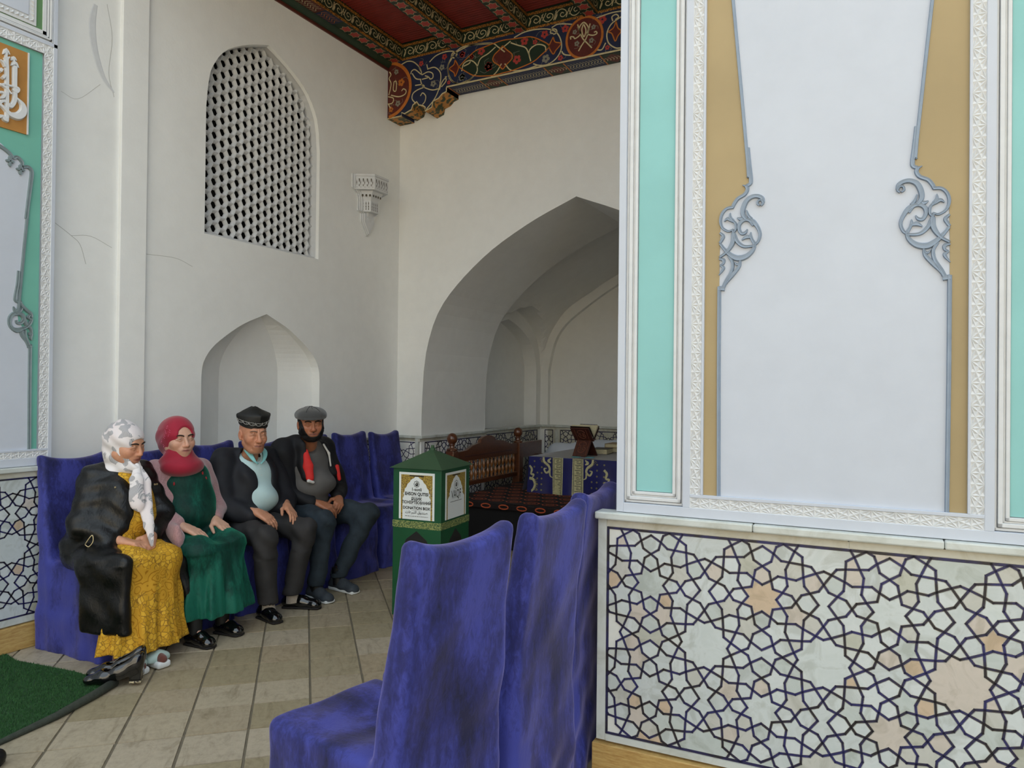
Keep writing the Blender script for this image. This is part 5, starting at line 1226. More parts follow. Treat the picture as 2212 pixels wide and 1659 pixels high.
s2 = hexplan(.115, .10, 3.44, 3.53, .165, .145).build('flared_collar', M['gypsum'], WB, bevel=.002)
s3 = hexplan(.12, .105, 3.33, 3.44).build('baluster_drum', M['gypsum'], WB, bevel=.003)
s4 = hexplan(.055, .04, 3.28, 3.33, .08, .06).build('neck', M['gypsum'], WB)
s5 = hexplan(.01, .008, 3.12, 3.28, .062, .05).build('pendant', M['gypsum'], WB)
cutA = []
for k in range(5):
    x = .10+k*.18
    cutA += [[(x, .10), (x+.05, .10), (x+.045, .075), (x+.025, .06), (x+.005, .075)], [(x+.025, .05), (x+.045, .035), (x+.025, .018), (x+.005, .035)], [(x+.085, .095), (x+.105, .06), (x+.085, .03), (x+.072, .06)], [(x+.09, .012), (x+.115, .012), (x+.10, .024)]]
for sd in (0, 2): face_cut(.215, .187, 3.535, cutA, s1, sd)
cutB = [[(.10+k*.22+.025*x, y*.088+.012) for x, y in ((1, 0), (3.6, 0), (3, .25), (3.8, .42), (2.6, .5), (3.6, .72), (2.3, 1), (1, .72), (2, .5), (.8, .42), (1.6, .25))] for k in range(4)]
for sd in (0, 2): face_cut(.12, .105, 3.335, cutB, s3, sd)
cutC = [[(.14+k*.24+.075*math.cos(t)*.9, .045+.013*math.sin(t)) for t in np.linspace(0, 5.6, 8)] for k in range(4)]
for sd in (0, 2): face_cut(.150, .132, 3.44, cutC, s2, sd)
for k in range(3):       # stepped back plates on the left side of the bracket
    poly = [(5.90-.235+.022*k, 3.68), (5.90-.235+.022*k, 3.545), (5.90-.165+.016*k, 3.50), (5.90-.145+.014*k, 3.44), (5.90-.145+.014*k, 3.335), (5.90-.10+.012*k, 3.315), (5.90-.10+.012*k, 3.24), (5.90-.012+.004*k, 3.105+.01*k), (5.90+.012-.004*k, 3.105+.01*k), (5.90+.10-.012*k, 3.24), (5.90+.10-.012*k, 3.315), (5.90+.145-.014*k, 3.335), (5.90+.145-.014*k, 3.44), (5.90+.165-.016*k, 3.50), (5.90+.235-.022*k, 3.545), (5.90+.235-.022*k, 3.68)]
    MB(frL).prism(poly, .014*k, .014*(k+1)).build('back_plate', M['gypsum'], WB, bevel=.002, bevseg=1)

# ------------------------------------------------------------------ turf mat and the shoes on the floor
pg = [(-4.60, 2.47), (-4.45, 2.44), (-4.0, 2.50), (-3.66, 2.50), (-3.63, 2.46), (-3.52, 2.1), (-3.49, 1.85), (-3.44, 1.3), (-3.42, .9), (-4.62, .9)]
mat_o = MB().prism(pg, .002, .014).build('turf_mat', M['turf'])
tag(reorigin(mat_o, (-4.0, 1.8, .002)), 'green artificial turf mat with a dark rolled edge lying on the tiles', 'mat')
rg = np.random.RandomState(1); P = np.array(pg); vs, fs = [], []
def inside(x, y):
    c = np.zeros(x.shape, bool); j = len(P)-1
    for i in range(len(P)):
        k = ((P[i, 1] > y) != (P[j, 1] > y)) & (x < (P[j, 0]-P[i, 0])*(y-P[i, 1])/(P[j, 1]-P[i, 1]+1e-12)+P[i, 0]); c ^= k; j = i
    return c
n = 60000; x = rg.uniform(-4.62, -3.42, n); y = rg.uniform(1.3, 2.5, n); k = inside(x, y); x, y = x[k], y[k]; n = len(x)
a = rg.uniform(0, 6.28, n); h = rg.uniform(.006, .014, n); w = .0016; lx = rg.normal(0, .004, n); ly = rg.normal(0, .004, n)
V = np.stack([np.stack([x+w*np.cos(a), y+w*np.sin(a), np.full(n, .013)], 1), np.stack([x-w*np.cos(a), y-w*np.sin(a), np.full(n, .013)], 1), np.stack([x+lx, y+ly, .013+h], 1)], 1).reshape(-1, 3)
me = bpy.data.meshes.new('turf_pile'); me.from_pydata(V.tolist(), [], np.arange(3*n).reshape(-1, 3).tolist())
link('turf_pile', me, M['turf_blade'], mat_o, kind='stuff')
MB().tube([(-3.655, 2.50, .022), (-3.60, 2.36, .02), (-3.53, 2.12, .016), (-3.49, 1.85, .012), (-3.44, 1.3, .01), (-3.42, .9, .01)], [.024, .022, .018, .012, .008, .008], 10).build('rolled_edge', M['mat_edge'], mat_o, smooth=True)

def pump(loc, rz, label, tilt=0.0):
    t = empty('pump_shoe', loc, rz, label, 'shoe', 'pair of black patent pumps by the mat')
    f = Field((-.17, -.06, -.005), (.17, .06, .16), .0042)      # toe towards +x
    f.chain([(.105, 0, .028), (.05, 0, .036), (-.03, 0, .052), (-.10, 0, .080)], [.026, .040, .038, .036], .03, flat=((0, 0, 1), 1.1)); f.ell((.118, 0, .024), (.032, .027, .022), k=.02)
    f.cap((-.105, 0, .09), (-.116, 0, .138), .033, .028, .02); f.cap((-.02, 0, .07), (-.10, 0, .11), .036, .034, .03)
    f.cap((-.108, 0, .12), (-.02, 0, .085), .021, .027, .008, 's'); f.cap((-.108, 0, .165), (.03, 0, .09), .026, .024, .010, 's'); f.cap((-.02, 0, .08), (.03, 0, .06), .026, .022, .008, 's')
    f.box((-.105, 0, .030), (.029, .027, .034), .006, k=.012); f.clip(lambda X, Y, Z: .0-Z+0*X+0*Y)
    f.clip(lambda X, Y, Z: np.interp(X, [-.075, .0, .06, .15], [.036, .012, .0, .004])*(X > -.075)-Z+0*Y)
    o = link('upper', f.mesh('upper'), M['patent'], t, loc=(0, 0, 0))
    b = MB(); b.box(-.134, -.077, -.028, .028, 0, .012); me = b.mesh('heel_tip', bevel=.003); link('heel_tip', me, speck('scuffed_heel', (196, 182, 146), (60, 52, 44), 120), t, loc=(0, 0, 0))
    b = MB(); b.ribbon([(-.118, .0), (-.118, .001)], .01, 0, .01)
    b = MB()
    for q in range(5): b.lathe([(.003, 0), (.005, .002), (.003, .005)], (-.03+.009*q, -.034, .088-.004*q), 6)
    link('buckle', b.mesh('buckle'), simple('silver_buckle', (170, 168, 160), .25, 0, metal=1.0), t, loc=(0, 0, 0))
    return t
pump((-3.66, 2.50, .016), math.radians(-139), 'front black patent pump of the pair, its toe on the green mat')
pump((-3.735, 2.565, .016), math.radians(-139), 'rear black patent pump of the pair, nearer the seated woman')
# lone shoe cut by the frame at the lower left
t = empty('dark_boot', (-3.40, 1.665, 0), math.radians(42), 'dark leather shoe on the tiles at the bottom left corner', 'shoe')
f = Field((-.2, -.08, -.005), (.2, .08, .15), .006); f.chain([(.12, 0, .035), (0, 0, .045), (-.12, 0, .05)], [.035, .045, .04], .03); f.cap((-.12, 0, .07), (-.05, 0, .1), .042, .045, .02); f.cap((-.11, 0, .13), (-.02, 0, .11), .03, .035, .008, 's'); f.clip(lambda X, Y, Z: -Z+0*X+0*Y)
link('upper', f.mesh('upper'), M['leather'], t, loc=(0, 0, 0))
b = MB(); b.box(-.16, .14, -.04, .04, 0, .014); link('sole', b.mesh('sole', bevel=.004), M['shoe_in'], t, loc=(0, 0, 0))
# ------------------------------------------------------------------ people: one continuous body each, garments as parts
def skin_mat(name, gloss=.42):
    n = N(name); a = n.new('ShaderNodeAttribute'); a.attribute_name = 'Col'; v = n.co()
    f = n.noise(v, 55, 4, .6)
    n.base(n.mix(1.0, a.outputs['Color'], n.ramp(f, [(.3, (.9, .87, .85)), (.7, (1.04, 1.03, 1.02))]), 'MULTIPLY'))
    n.set(rough=gloss, spec=.4, sss=.12); n.b.inputs['Subsurface Radius'].default_value = (.012, .005, .003)
    n.bump(n.noise(v, 240, 3), .12, .002); return n.m
SKIN = skin_mat('skin')
def rotm(yaw, pitch=0, roll=0):
    """columns: forward, left, up; yaw from +x to +y, pitch up positive"""
    y, p, r = (math.radians(a) for a in (yaw, pitch, roll))
    return np.array(Matrix.Rotation(y, 3, 'Z') @ Matrix.Rotation(-p, 3, 'Y') @ Matrix.Rotation(r, 3, 'X'))
A3 = lambda *p: np.array(p, float)
class Head:
    def __init__(s, c, yaw, pitch=0, roll=0, sc=1.0, wide=1.0):
        s.c = A3(*c); s.R = rotm(yaw, pitch, roll); s.s = sc; s.w = wide
    def P(s, x, y, z): return s.c+s.R@(A3(x, y*s.w, z)*s.s)
    def loc(s, V): return ((V-s.c)@s.R)/s.s/A3(1, s.w, 1)
    def ell(s, f, c, r, k=.02, mode='u'): f.ell(s.P(*c), [x*s.s for x in (r[0], r[1]*s.w, r[2])], s.R, k, mode)
    def cap(s, f, a, b, ra, rb=None, k=.01, mode='u'): f.cap(s.P(*a), s.P(*b), ra*s.s, (ra if rb is None else rb)*s.s, k, mode)
    def build(s, f, ears=True, nose=1.0, wrinkle=False, full=1.0):
        s.ell(f, (-.014, 0, .036), (.102, .079, .090), .01); s.ell(f, (.022, 0, -.045), (.074, .064*full, .083), .04)
        s.ell(f, (.066, 0, -.100), (.026, .028, .022), .03)
        for q in (-1, 1):
            s.ell(f, (.058, q*.042, -.026), (.032, .026*full, .03), .025)
            s.cap(f, (.0, q*.056*full, -.058), (.05, q*.03, -.098), .018, .018, .03)
        s.cap(f, (.082, -.03, .030), (.082, .03, .030), .013, .013, .018)
        for q in (-1, 1): s.ell(f, (.098, q*.033, .006), (.020, .021, .014), .012, 's')
        s.cap(f, (.089, 0, .022), (.112, 0, -.022), .0085, .0115, .010); s.ell(f, (.112, 0, -.032), (.0155*nose, .0145*nose, .012*nose), .008)
        for q in (-1, 1): s.ell(f, (.101, q*.0135, -.035), (.011, .0085*nose, .0085), .006)
        for q in (-1, 1):        # lids
            s.cap(f, (.0885, q*.018, .0085), (.0925, q*.033, .0135), .0045, .0052, .006); s.cap(f, (.0925, q*.033, .0135), (.082, q*.049, .0075), .0052, .0045, .006)
            s.cap(f, (.0885, q*.019, .002), (.0905, q*.033, -.0022), .0040, .0046, .007); s.cap(f, (.0905, q*.033, -.0022), (.081, q*.048, .0035), .0046, .0040, .007)
        s.ell(f, (.088, 0, -.066), (.018, .034, .024), .02)
        for q in (-1, 1):
            s.cap(f, (.1025, 0, -.0605), (.092, q*.024, -.0655), .0058, .0035, .006); s.cap(f, (.1005, 0, -.0715), (.091, q*.021, -.0685), .0066, .004, .006)
            s.cap(f, (.108, 0, -.0658), (.096, q*.026, -.0672), .0022, .0022, .003, 's')
        if wrinkle:
            for q in (-1, 1):
                s.cap(f, (.103, q*.020, -.036), (.086, q*.038, -.078), .0026, .003, .008, 's'); s.cap(f, (.079, q*.034, -.09), (.08, q*.028, -.075), .0025, .002, .006, 's')
                s.ell(f, (.086, q*.034, -.012), (.010, .016, .006), .008)
            for z in (.055, .066): s.cap(f, (.086, -.03, z), (.086, .03, z), .0018, .0018, .006, 's')
            for q in (-1, 1): s.cap(f, (.094, q*.007, .03), (.092, q*.008, .045), .0022, .0018, .006, 's')
        if ears:
            for q in (-1, 1):
                s.ell(f, (-.012, q*.080, -.004), (.020, .010, .033), .008); s.ell(f, (-.006, q*.090, -.002), (.011, .007, .020), .006, 's'); s.ell(f, (-.002, q*.079, -.032), (.010, .008, .010), .008)
    def extras(s, body, brow, iris=(40, 26, 18), browr=.0042, squint=.0):
        for q in (-1, 1):
            b = MB(); b.lathe([(.0128*s.s*math.sin(t), -.0128*s.s*math.cos(t)) for t in np.linspace(.02, 3.12, 9)], tuple(s.P(.0795, q*.033, .0055)), 12)
            e = b.build('eye', M['eyewhite'], body, smooth=True)
            b = MB(); d = s.R@A3(.97, q*.06, -.05); c = s.P(.0795, q*.033, .0055)+d*.0112*s.s
            t1 = np.cross(d, A3(0, 0, 1)); t1 /= np.linalg.norm(t1); t2 = np.cross(d, t1)
            b.f.append([b.pt(*(c+(t1*math.cos(a)+t2*math.sin(a))*.0062*s.s+d*.0006)) for a in np.linspace(0, 6.283, 13)[:-1]]); b.f.append([b.pt(*(c+(t1*math.cos(a)+t2*math.sin(a))*.003*s.s+d*.002)) for a in np.linspace(0, 6.283, 9)[:-1]])
            b.build('iris', simple('iris', iris, .15, 0), e)
            b = MB(); pts = catmull([s.P(.0965, q*.011, .0265), s.P(.0975, q*.024, .0325), s.P(.092, q*.040, .034), s.P(.080, q*.052, .027)], 4); m_ = len(pts)
            b.tube(pts, [browr*(.55+.6*math.sin(math.pi*(.15+.8*i/(m_-1)))) for i in range(m_)], 6, up=tuple(s.R[:, 0])); b.build('eyebrow', brow, body, smooth=True)
    def tint(s, base, lip, cheek=(1.06, .92, .88), shadow=None, stubble=0.0):
        B, L = np.array(rgb(base)), np.array(rgb(lip))
        def col(V):
            q = s.loc(V); C = np.tile(B, (len(V), 1)); hd = (np.abs(q) < .2).all(1)
            g = lambda c, r: np.exp(-(((q-A3(*c))/A3(*r))**2).sum(1))*hd
            for sy in (-1, 1):
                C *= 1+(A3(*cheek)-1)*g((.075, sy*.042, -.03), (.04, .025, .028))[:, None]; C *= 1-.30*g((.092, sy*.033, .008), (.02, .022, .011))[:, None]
                C *= 1+(A3(1.05, .88, .84)-1)*g((-.012, sy*.085, -.004), (.03, .02, .04))[:, None]
            C *= 1+(A3(1.06, .9, .86)-1)*g((.118, 0, -.033), (.02, .02, .018))[:, None]
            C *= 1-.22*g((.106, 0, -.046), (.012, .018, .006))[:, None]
            l = np.clip(1.6*g((.1, 0, -.0665), (.02, .022, .0085)), 0, 1)[:, None]; C = C*(1-l)+L*l
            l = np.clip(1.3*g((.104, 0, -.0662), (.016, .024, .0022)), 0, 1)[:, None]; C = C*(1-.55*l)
            if stubble:
                m_ = np.clip(1.3*g((.06, 0, -.085), (.055, .075, .035)), 0, 1)[:, None]; C = C*(1-stubble*m_)
            return C
        return col
M['eyewhite'] = simple('eye_white', (168, 156, 146), .25, 0)
def hand(f, W, d, up, side, curl=(.25, .35, .3), spread=1.0, s=1.06, thumb=(.55, .75, -.25), k=.010):
    """W wrist, d finger direction, up = normal of the back of the hand, side = +1 thumb on d x up side"""
    W, d, up = A3(*W), A3(*d), A3(*up); d /= np.linalg.norm(d); up = up-d*(up@d); up /= np.linalg.norm(up); t = np.cross(d, up)*side
    for i, (o, L, kn) in enumerate(((.030, .072, .088), (.0105, .081, .093), (-.0095, .075, .089), (-.0275, .058, .080))):
        K = W+(d*kn+t*o+up*.004)*s
        f.cap(W+(t*o*.55)*s, K, .0165*s, .0125*s, .014)
        dd = d*1.0+t*(o*2.2*(spread-1)); dd /= np.linalg.norm(dd); p = K; r = .0103
        for q, (fr, c) in enumerate(zip((.44, .32, .24), curl)):
            c *= 1+.12*i; dd = dd*math.cos(c)-up*math.sin(c); upn = np.cross(t, dd); e = p+dd*L*fr*s
            f.cap(p, e, r*s, (r-.0013)*s, .004 if q else .007); p = e; r -= .0012
            up_l = upn
    K = W+(d*.02+t*.024)*s; dd = d*thumb[0]+t*thumb[1]+up*thumb[2]; dd /= np.linalg.norm(dd)
    p1 = K+dd*.042*s; d2 = d*.9+t*.25+up*thumb[2]*.8; d2 /= np.linalg.norm(d2); p2 = p1+d2*.034*s; p3 = p2+d2*.024*s
    f.cap(K, p1, .0165*s, .0125*s, .012); f.cap(p1, p2, .0115*s, .0105*s, .005); f.cap(p2, p3, .0105*s, .008*s, .004)
def person(J, head, hopt, skin, lip, label, extra=None, hands=(), stubble=0, arm=.040, neckr=.052, legr=(.085, .058, .038)):
    P = np.array([v for v in J.values()]); lo, hi = P.min(0)-.2, P.max(0)+.2
    hc = head.c; hz = [h[0] for h in hands]; hx0 = min([hc[0]-.13]+[h[0]-.09 for h in hz]); hx1 = max([hc[0]+.15]+[h[0]+.17 for h in hz])
    hy0 = min([hc[1]-.13]+[h[1]-.10 for h in hz]); hy1 = max([hc[1]+.13]+[h[1]+.15 for h in hz]); z0 = min(h[2]-.11 for h in hz); z1 = max(h[2]+.05 for h in hz)
    f = Field((lo[0], lo[1], 0.0), (hi[0], hi[1], hc[2]+.16), .014, ((hx0, hx1, .0046),), ((hy0, hy1, .0046),), ((z0, z1, .0046), (hc[2]-.16, hc[2]+.15, .0042)))
    lat = J['lsh']-J['rsh']; lat = lat/np.linalg.norm(lat); ph, pl = J['pel']-lat*.09, J['pel']+lat*.09
    ch = (J['rsh']+J['lsh'])/2-A3(0, 0, .16)
    f.cap(ph, pl, .10, .10, .03); f.cap(J['pel'], ch, .10, .11, .05); f.cap(ch, (J['rsh']+J['lsh'])/2, .11, .07, .05); f.cap(J['rsh'], J['lsh'], .05, .05, .05)
    f.cap(J['neck']-A3(.01, 0, .04), head.P(-.018, 0, -.055), neckr*1.12, neckr, .035)
    for sd, hp in (('r', ph), ('l', pl)):
        f.chain([J[sd+'sh'], J[sd+'elb'], J[sd+'wr']], [arm+.006, arm-.004, .026], .02)
        f.chain([hp, J[sd+'k'], J[sd+'a']], legr, .03)
        toe = J[sd+'t']; f.chain([J[sd+'a']-A3(0, 0, .03), A3(*(J[sd+'a'][:2]*.35+toe[:2]*.65), .034)], [.024, .014], .02)
    for h in hands: hand(f, *h[:4], **h[4])
    head.build(f, **hopt)
    if extra: extra(f)
    f.clip(lambda X, Y, Z: .012-Z+0*X+0*Y)
    o = link('person', f.mesh('person', 1, head.tint(skin, lip, stubble=stubble)), SKIN)
    return tag(reorigin(o, (J['pel'][0], J['pel'][1], 0)), label, 'person', 'people seated on the velvet chairs')
def cloth(name, parent, mat, lo, hi, h, fn, sm=1, label=None):
    f = Field(lo, hi, h); fn(f); return link(name, f.mesh(name, sm), mat, parent, label=label)
def skirt(f, z0, z1, top, bot, rip=.012, n=11, ph=0.0, k=.05):
    """hanging skirt: elliptical cone from top=(cx,cy,rx,ry) at z1 to bot at z0 with vertical folds"""
    def fn(X, Y, Z):
        t = np.clip((z1-Z)/(z1-z0), 0, 1); cx, cy, rx, ry = [top[i]+(bot[i]-top[i])*t for i in range(4)]
        u, v = (X-cx)/rx, (Y-cy)/ry; r = np.sqrt(u*u+v*v); a = np.arctan2(v, u)
        d = (r-1)*np.minimum(rx, ry)*.9+rip*t*np.sin(a*n+ph+1.2*np.sin(Z*8))+rip*.5*t*np.sin(a*(n*2+3)+ph*2)
        return np.maximum(np.maximum(d, z0-Z), Z-z1)
    w = max(top[2], bot[2])+.03; v = max(top[3], bot[3])+.03
    f.put(fn, (min(top[0], bot[0])-w, min(top[1], bot[1])-v, z0), (max(top[0], bot[0])+w, max(top[1], bot[1])+v, z1), k)

# ---- cloth materials
def paisley():
    n = N('yellow_paisley_cotton'); v = n.co('Object', (1, 1, 1)); w = n.new('ShaderNodeTexNoise'); w.inputs['Scale'].default_value = 9; n.l(v, w.inputs['Vector'])
    ad = n.new('ShaderNodeMix'); ad.data_type = 'VECTOR'; ad.inputs[0].default_value = .06; n.l(v, ad.inputs[4]); n.l(w.outputs['Color'], ad.inputs[5])
    def vor(sc, feat):
        t = n.new('ShaderNodeTexVoronoi'); t.feature = feat; t.inputs['Scale'].default_value = sc; n.l(ad.outputs[1], t.inputs['Vector']); return t
    e = vor(44, 'DISTANCE_TO_EDGE').outputs['Distance']; c = vor(44, 'F1').outputs['Color']; big = vor(15, 'F1').outputs['Distance']
    base = n.ramp(c, [(.15, rgb((196, 148, 40))), (.5, rgb((214, 166, 52))), (.86, rgb((222, 176, 70))), (.93, rgb((206, 196, 168)))], 'CONSTANT')
    ring = n.ramp(n.math('FRACT', n.math('MULTIPLY', big, 4.5)), [(.0, (1, 1, 1)), (.72, (1, 1, 1)), (.78, (.62, .52, .34)), (.95, (.66, .56, .36)), (1, (1, 1, 1))])
    mask = n.ramp(n.noise(v, 7, 2), [(.54, (0, 0, 0)), (.57, (1, 1, 1))])
    a = n.mix(n.ramp(e, [(.0, (1, 1, 1)), (.045, (1, 1, 1)), (.075, (0, 0, 0))]), base, rgb((150, 110, 40)))
    n.base(n.mix(mask, a, n.mix(1.0, rgb((198, 148, 44)), ring, 'MULTIPLY'))); n.set(rough=.75, spec=.2); return n.m
def printed_scarf():
    n = N('white_printed_scarf'); v = n.co(); f = n.noise(v, 16, 2, .4, .8); g = n.new('ShaderNodeTexWave'); g.inputs['Scale'].default_value = 60; n.l(v, g.inputs['Vector'])
    m_ = n.ramp(f, [(.55, (0, 0, 0)), (.57, (1, 1, 1))]); st = n.ramp(g.outputs['Fac'], [(.3, rgb((150, 148, 150))), (.7, rgb((188, 184, 184)))])
    n.base(n.mix(m_, n.ramp(n.noise(v, 5, 2), [(.4, rgb((226, 214, 212))), (.6, rgb((228, 222, 220)))]), st)); n.set(rough=.6, sheen=.2); n.bump(n.noise(v, 30, 3), .15, .004); return n.m
def knit(name, c, sc=160):
    n = N(name); v = n.co(); w = n.new('ShaderNodeTexWave'); w.inputs['Scale'].default_value = sc/4; w.inputs['Distortion'].default_value = 3; n.l(v, w.inputs['Vector'])
    f = n.noise(v, sc, 3); n.base(n.ramp(f, [(.3, tuple(x*.72 for x in rgb(c))), (.65, rgb(c))])); n.set(rough=.9, sheen=.4); n.bump(n.math('ADD', w.outputs['Fac'], f), .35, .004); return n.m
def crinkle():
    n = N('black_crinkled_leather'); v = n.co('Object', (1, 1, .6)); f = n.noise(v, 26, 5, .6, 1.2); g = n.noise(v, 120, 3)
    n.base(n.ramp(f, [(.35, rgb((8, 8, 8))), (.65, rgb((16, 15, 14)))])); n.set(rough=n.ramp(g, [(.4, (.30,)*3), (.65, (.5,)*3)]), spec=.4)
    n.bump(n.math('ADD', f, n.math('MULTIPLY', g, .12)), .35, .008); return n.m
M['paisley'] = paisley(); M['scarf_w'] = printed_scarf(); M['crinkle'] = crinkle(); M['pink_knit'] = knit('dusty_pink_knit', (186, 142, 142))
M['crimson'] = simple('crimson_jersey', (158, 20, 48), .75, .15, 8, .25, 40, sheen=.3)
M['navy_jacket'] = simple('dark_navy_jacket', (26, 27, 33), .7, .2, 14, .2, 40)
M['black_jacket'] = simple('black_sport_jacket', (20, 20, 24), .7, .2, 14, .2, 40)
M['aqua'] = simple('pale_aqua_polo', (188, 214, 214), .8, .05, 12, .15, 50); M['aqua_dk'] = simple('aqua_collar', (140, 205, 205), .8, .05, 20)
M['grey_tee'] = simple('grey_cotton', (96, 94, 92), .85, .08, 12, .15, 50)
M['trouser'] = simple('charcoal_trouser', (52, 50, 50), .8, .15, 20, .15, 60); M['jeans'] = simple('dark_teal_denim', (44, 54, 62), .85, .25, 18, .2, 120)
M['red_panel'] = simple('red_panel_cloth', (206, 42, 38), .7, .08, 20); M['white_trim'] = simple('white_trim', (214, 212, 208), .7, .05, 20)
M['sock'] = knit('beige_sock', (176, 162, 144), 260); M['brown_lace'] = knit('brown_lace_sock', (112, 60, 46), 300)
M['mint'] = simple('mint_sandal', (178, 198, 190), .5, .06, 20); M['white_sole'] = simple('white_rubber', (224, 226, 224), .6, .05, 20)
M['sneaker'] = simple('slate_sneaker', (58, 64, 70), .8, .15, 40, .2, 150); M['cap_tweed'] = knit('grey_tweed', (72, 72, 72), 300)
M['black_silk'] = simple('black_silk', (26, 26, 24), .55, .15, 20); M['black_hair'] = simple('black_hair', (16, 13, 12), .6, .2, 60, .5, 250); M['silver_thread'] = simple('silver_thread', (184, 182, 176), .5, .1, 60)
M['brow'] = simple('dark_brow', (44, 32, 26), .8, 0); M['brow_grey'] = simple('grey_brow', (120, 96, 80), .8, 0); M['gilt'] = simple('gilt_metal', (196, 180, 140), .3, 0, metal=.8)

# =================================================================== woman in the yellow paisley dress
J = dict(pel=A3(-4.27, 2.86, .62), rsh=A3(-4.24, 2.755, 1.03), lsh=A3(-4.22, 3.03, 1.03), neck=A3(-4.17, 2.885, 1.09), relb=A3(-4.17, 2.64, .755), rwr=A3(-3.975, 2.745, .685), lelb=A3(-4.07, 3.10, .77), lwr=A3(-3.945, 2.915, .685),
         rk=A3(-3.84, 2.74, .565), lk=A3(-3.82, 2.93, .55), ra=A3(-3.80, 2.68, .10), la=A3(-3.80, 2.80, .10), rt=A3(-3.68, 2.685, .03), lt=A3(-3.68, 2.80, .03))
H = Head((-4.115, 2.862, 1.232), 16, -16, 4, .99, 1.08)
w1 = person(J, H, dict(ears=False, full=1.12), (206, 152, 122), (158, 90, 82), 'woman in a white printed headscarf, yellow paisley dress and black coat, hands folded', hands=[
    (J['rwr'], (.82, .52, -.22), (.1, .1, 1), -1, dict(curl=(.45, .6, .5))), (J['lwr'], (.55, -.62, -.42), (.45, .25, .85), 1, dict(curl=(.5, .7, .5)))], legr=(.07, .035, .026))
H.extras(w1, M['brow'], squint=.3)
def dress(f):
    f.ell((-4.13, 2.87, .88), (.135, .175, .21), k=.05); f.ell((-4.11, 2.86, .76), (.145, .175, .12), k=.06); f.cap((-4.25, 2.78, .60), (-4.25, 2.98, .60), .115, .115, .05)
    f.cap((-4.24, 2.79, .61), (-3.86, 2.755, .575), .10, .09, .05); f.cap((-4.24, 2.97, .61), (-3.85, 2.93, .565), .115, .092, .05)
    skirt(f, .10, .60, (-3.875, 2.83, .10, .18), (-3.855, 2.80, .17, .245), .014, 9, .6, .06)
    f.disp(lambda X, Y, Z: .005*np.sin(Z*26+X*14+2*np.sin(Y*9))*(Z > .62)+.004*vnoise(X, Y, Z, 26, 3)); f.clip(lambda X, Y, Z: .10-Z+0*X+0*Y)
cloth('paisley_dress', w1, M['paisley'], (-4.45, 2.50, .06), (-3.62, 3.12, 1.12), .0085, dress)
def coat(f):
    f.ell((-4.19, 2.875, .90), (.155, .195, .21), k=.05); f.cap((-4.235, 2.755, 1.035), (-4.22, 3.03, 1.04), .076, .072, .05); f.ell((-4.24, 2.87, .70), (.16, .20, .15), k=.06)
    f.chain([(-4.24, 2.745, 1.03), (-4.18, 2.645, .77), (-4.03, 2.71, .70)], [.082, .078, .058], .03); f.chain([(-4.215, 3.045, 1.03), (-4.085, 3.095, .77), (-3.98, 2.96, .70)], [.074, .068, .052], .03)
    f.cap((-4.28, 2.745, .62), (-4.28, 3.0, .62), .15, .15, .05)
    f.cap((-4.24, 2.71, .60), (-3.95, 2.66, .565), .11, .085, .05)                       # coat over her right thigh
    f.box((-3.895, 2.60, .41), (.16, .036, .225), .035, rotm(14), .09); f.cap((-4.08, 2.63, .58), (-3.84, 2.66, .57), .07, .06, .08)
    f.chain([(-4.02, 3.06, .64), (-3.88, 3.05, .52), (-3.83, 3.075, .32)], [.05, .045, .03], .04)   # left panel falling beside the knee
    f.ell((-4.12, 2.79, .84), (.15, .10, .20), k=.06); f.cap((-3.96, 2.90, 1.12), (-3.89, 2.865, .70), .042, .060, .02, 's'); f.cap((-3.92, 2.89, 1.0), (-3.80, 2.87, .66), .05, .075, .02, 's')
    f.box((-3.74, 2.83, .40), (.16, .145, .29), .03, rotm(16), .02, 's')
    def wr(X, Y, Z): return .004*np.sin(Z*60+Y*26+2*np.sin(X*22))*(Z > .6)+.0045*vnoise(X, Y, Z, 40, 9)+.004*np.sin(X*36+Z*12+2*np.sin(Y*14))*(Z < .58)
    f.disp(wr); f.clip(lambda X, Y, Z: .205-Z+0*X+0*Y, .02)
ct = cloth('black_coat', w1, M['crinkle'], (-4.52, 2.46, .18), (-3.72, 3.24, 1.16), .0085, coat)
b = MB()
for p in ((-4.035, 2.745, .99), (-4.02, 2.742, .93), (-4.0, 2.975, .985), (-4.0, 2.99, .985)): b.lathe([(.002, -.006), (.006, -.003), (.006, .003), (.002, .006)], p, 8)
b.build('coat_stud', M['gilt'], ct, kind='stuff')
b = MB(); b.tube(catmull([(-4.06, 2.585, .685), (-4.045, 2.60, .72), (-4.035, 2.612, .735), (-4.03, 2.612, .70), (-4.045, 2.597, .672), (-4.06, 2.585, .685)], 4), .003, 6); b.build('sleeve_buckle', M['gilt'], ct, smooth=True)
def scarf(f):
    H.ell(f, (-.020, 0, .036), (.116, .090, .104), .02); H.ell(f, (-.065, 0, -.02), (.068, .076, .09), .04); H.cap(f, (-.045, -.025, -.09), (-.045, .025, -.09), .058, .058, .04)
    f.cap((-4.17, 2.85, 1.09), (-4.05, 2.865, 1.10), .052, .036, .03); f.cap((-4.16, 2.91, 1.09), (-4.05, 2.885, 1.10), .048, .034, .03); f.ell((-4.18, 2.87, 1.065), (.09, .115, .045), k=.04)
    H.ell(f, (.015, 0, -.05), (.072, .072, .080), .03)
    H.ell(f, (.125, 0, -.026), (.085, .056, .090), .010, 's'); H.ell(f, (.12, 0, .018), (.06, .056, .045), .012, 's')
    f.ell((-4.035, 2.872, 1.090), (.026, .028, .024), k=.012)
    f.disp(lambda X, Y, Z: .0028*np.sin((Z*.9+X*.7)*80+Y*26)+.003*vnoise(X, Y, Z, 46, 2))
sf = cloth('headscarf', w1, M['scarf_w'], (-4.33, 2.70, 1.0), (-3.96, 3.03, 1.42), .006, scarf)
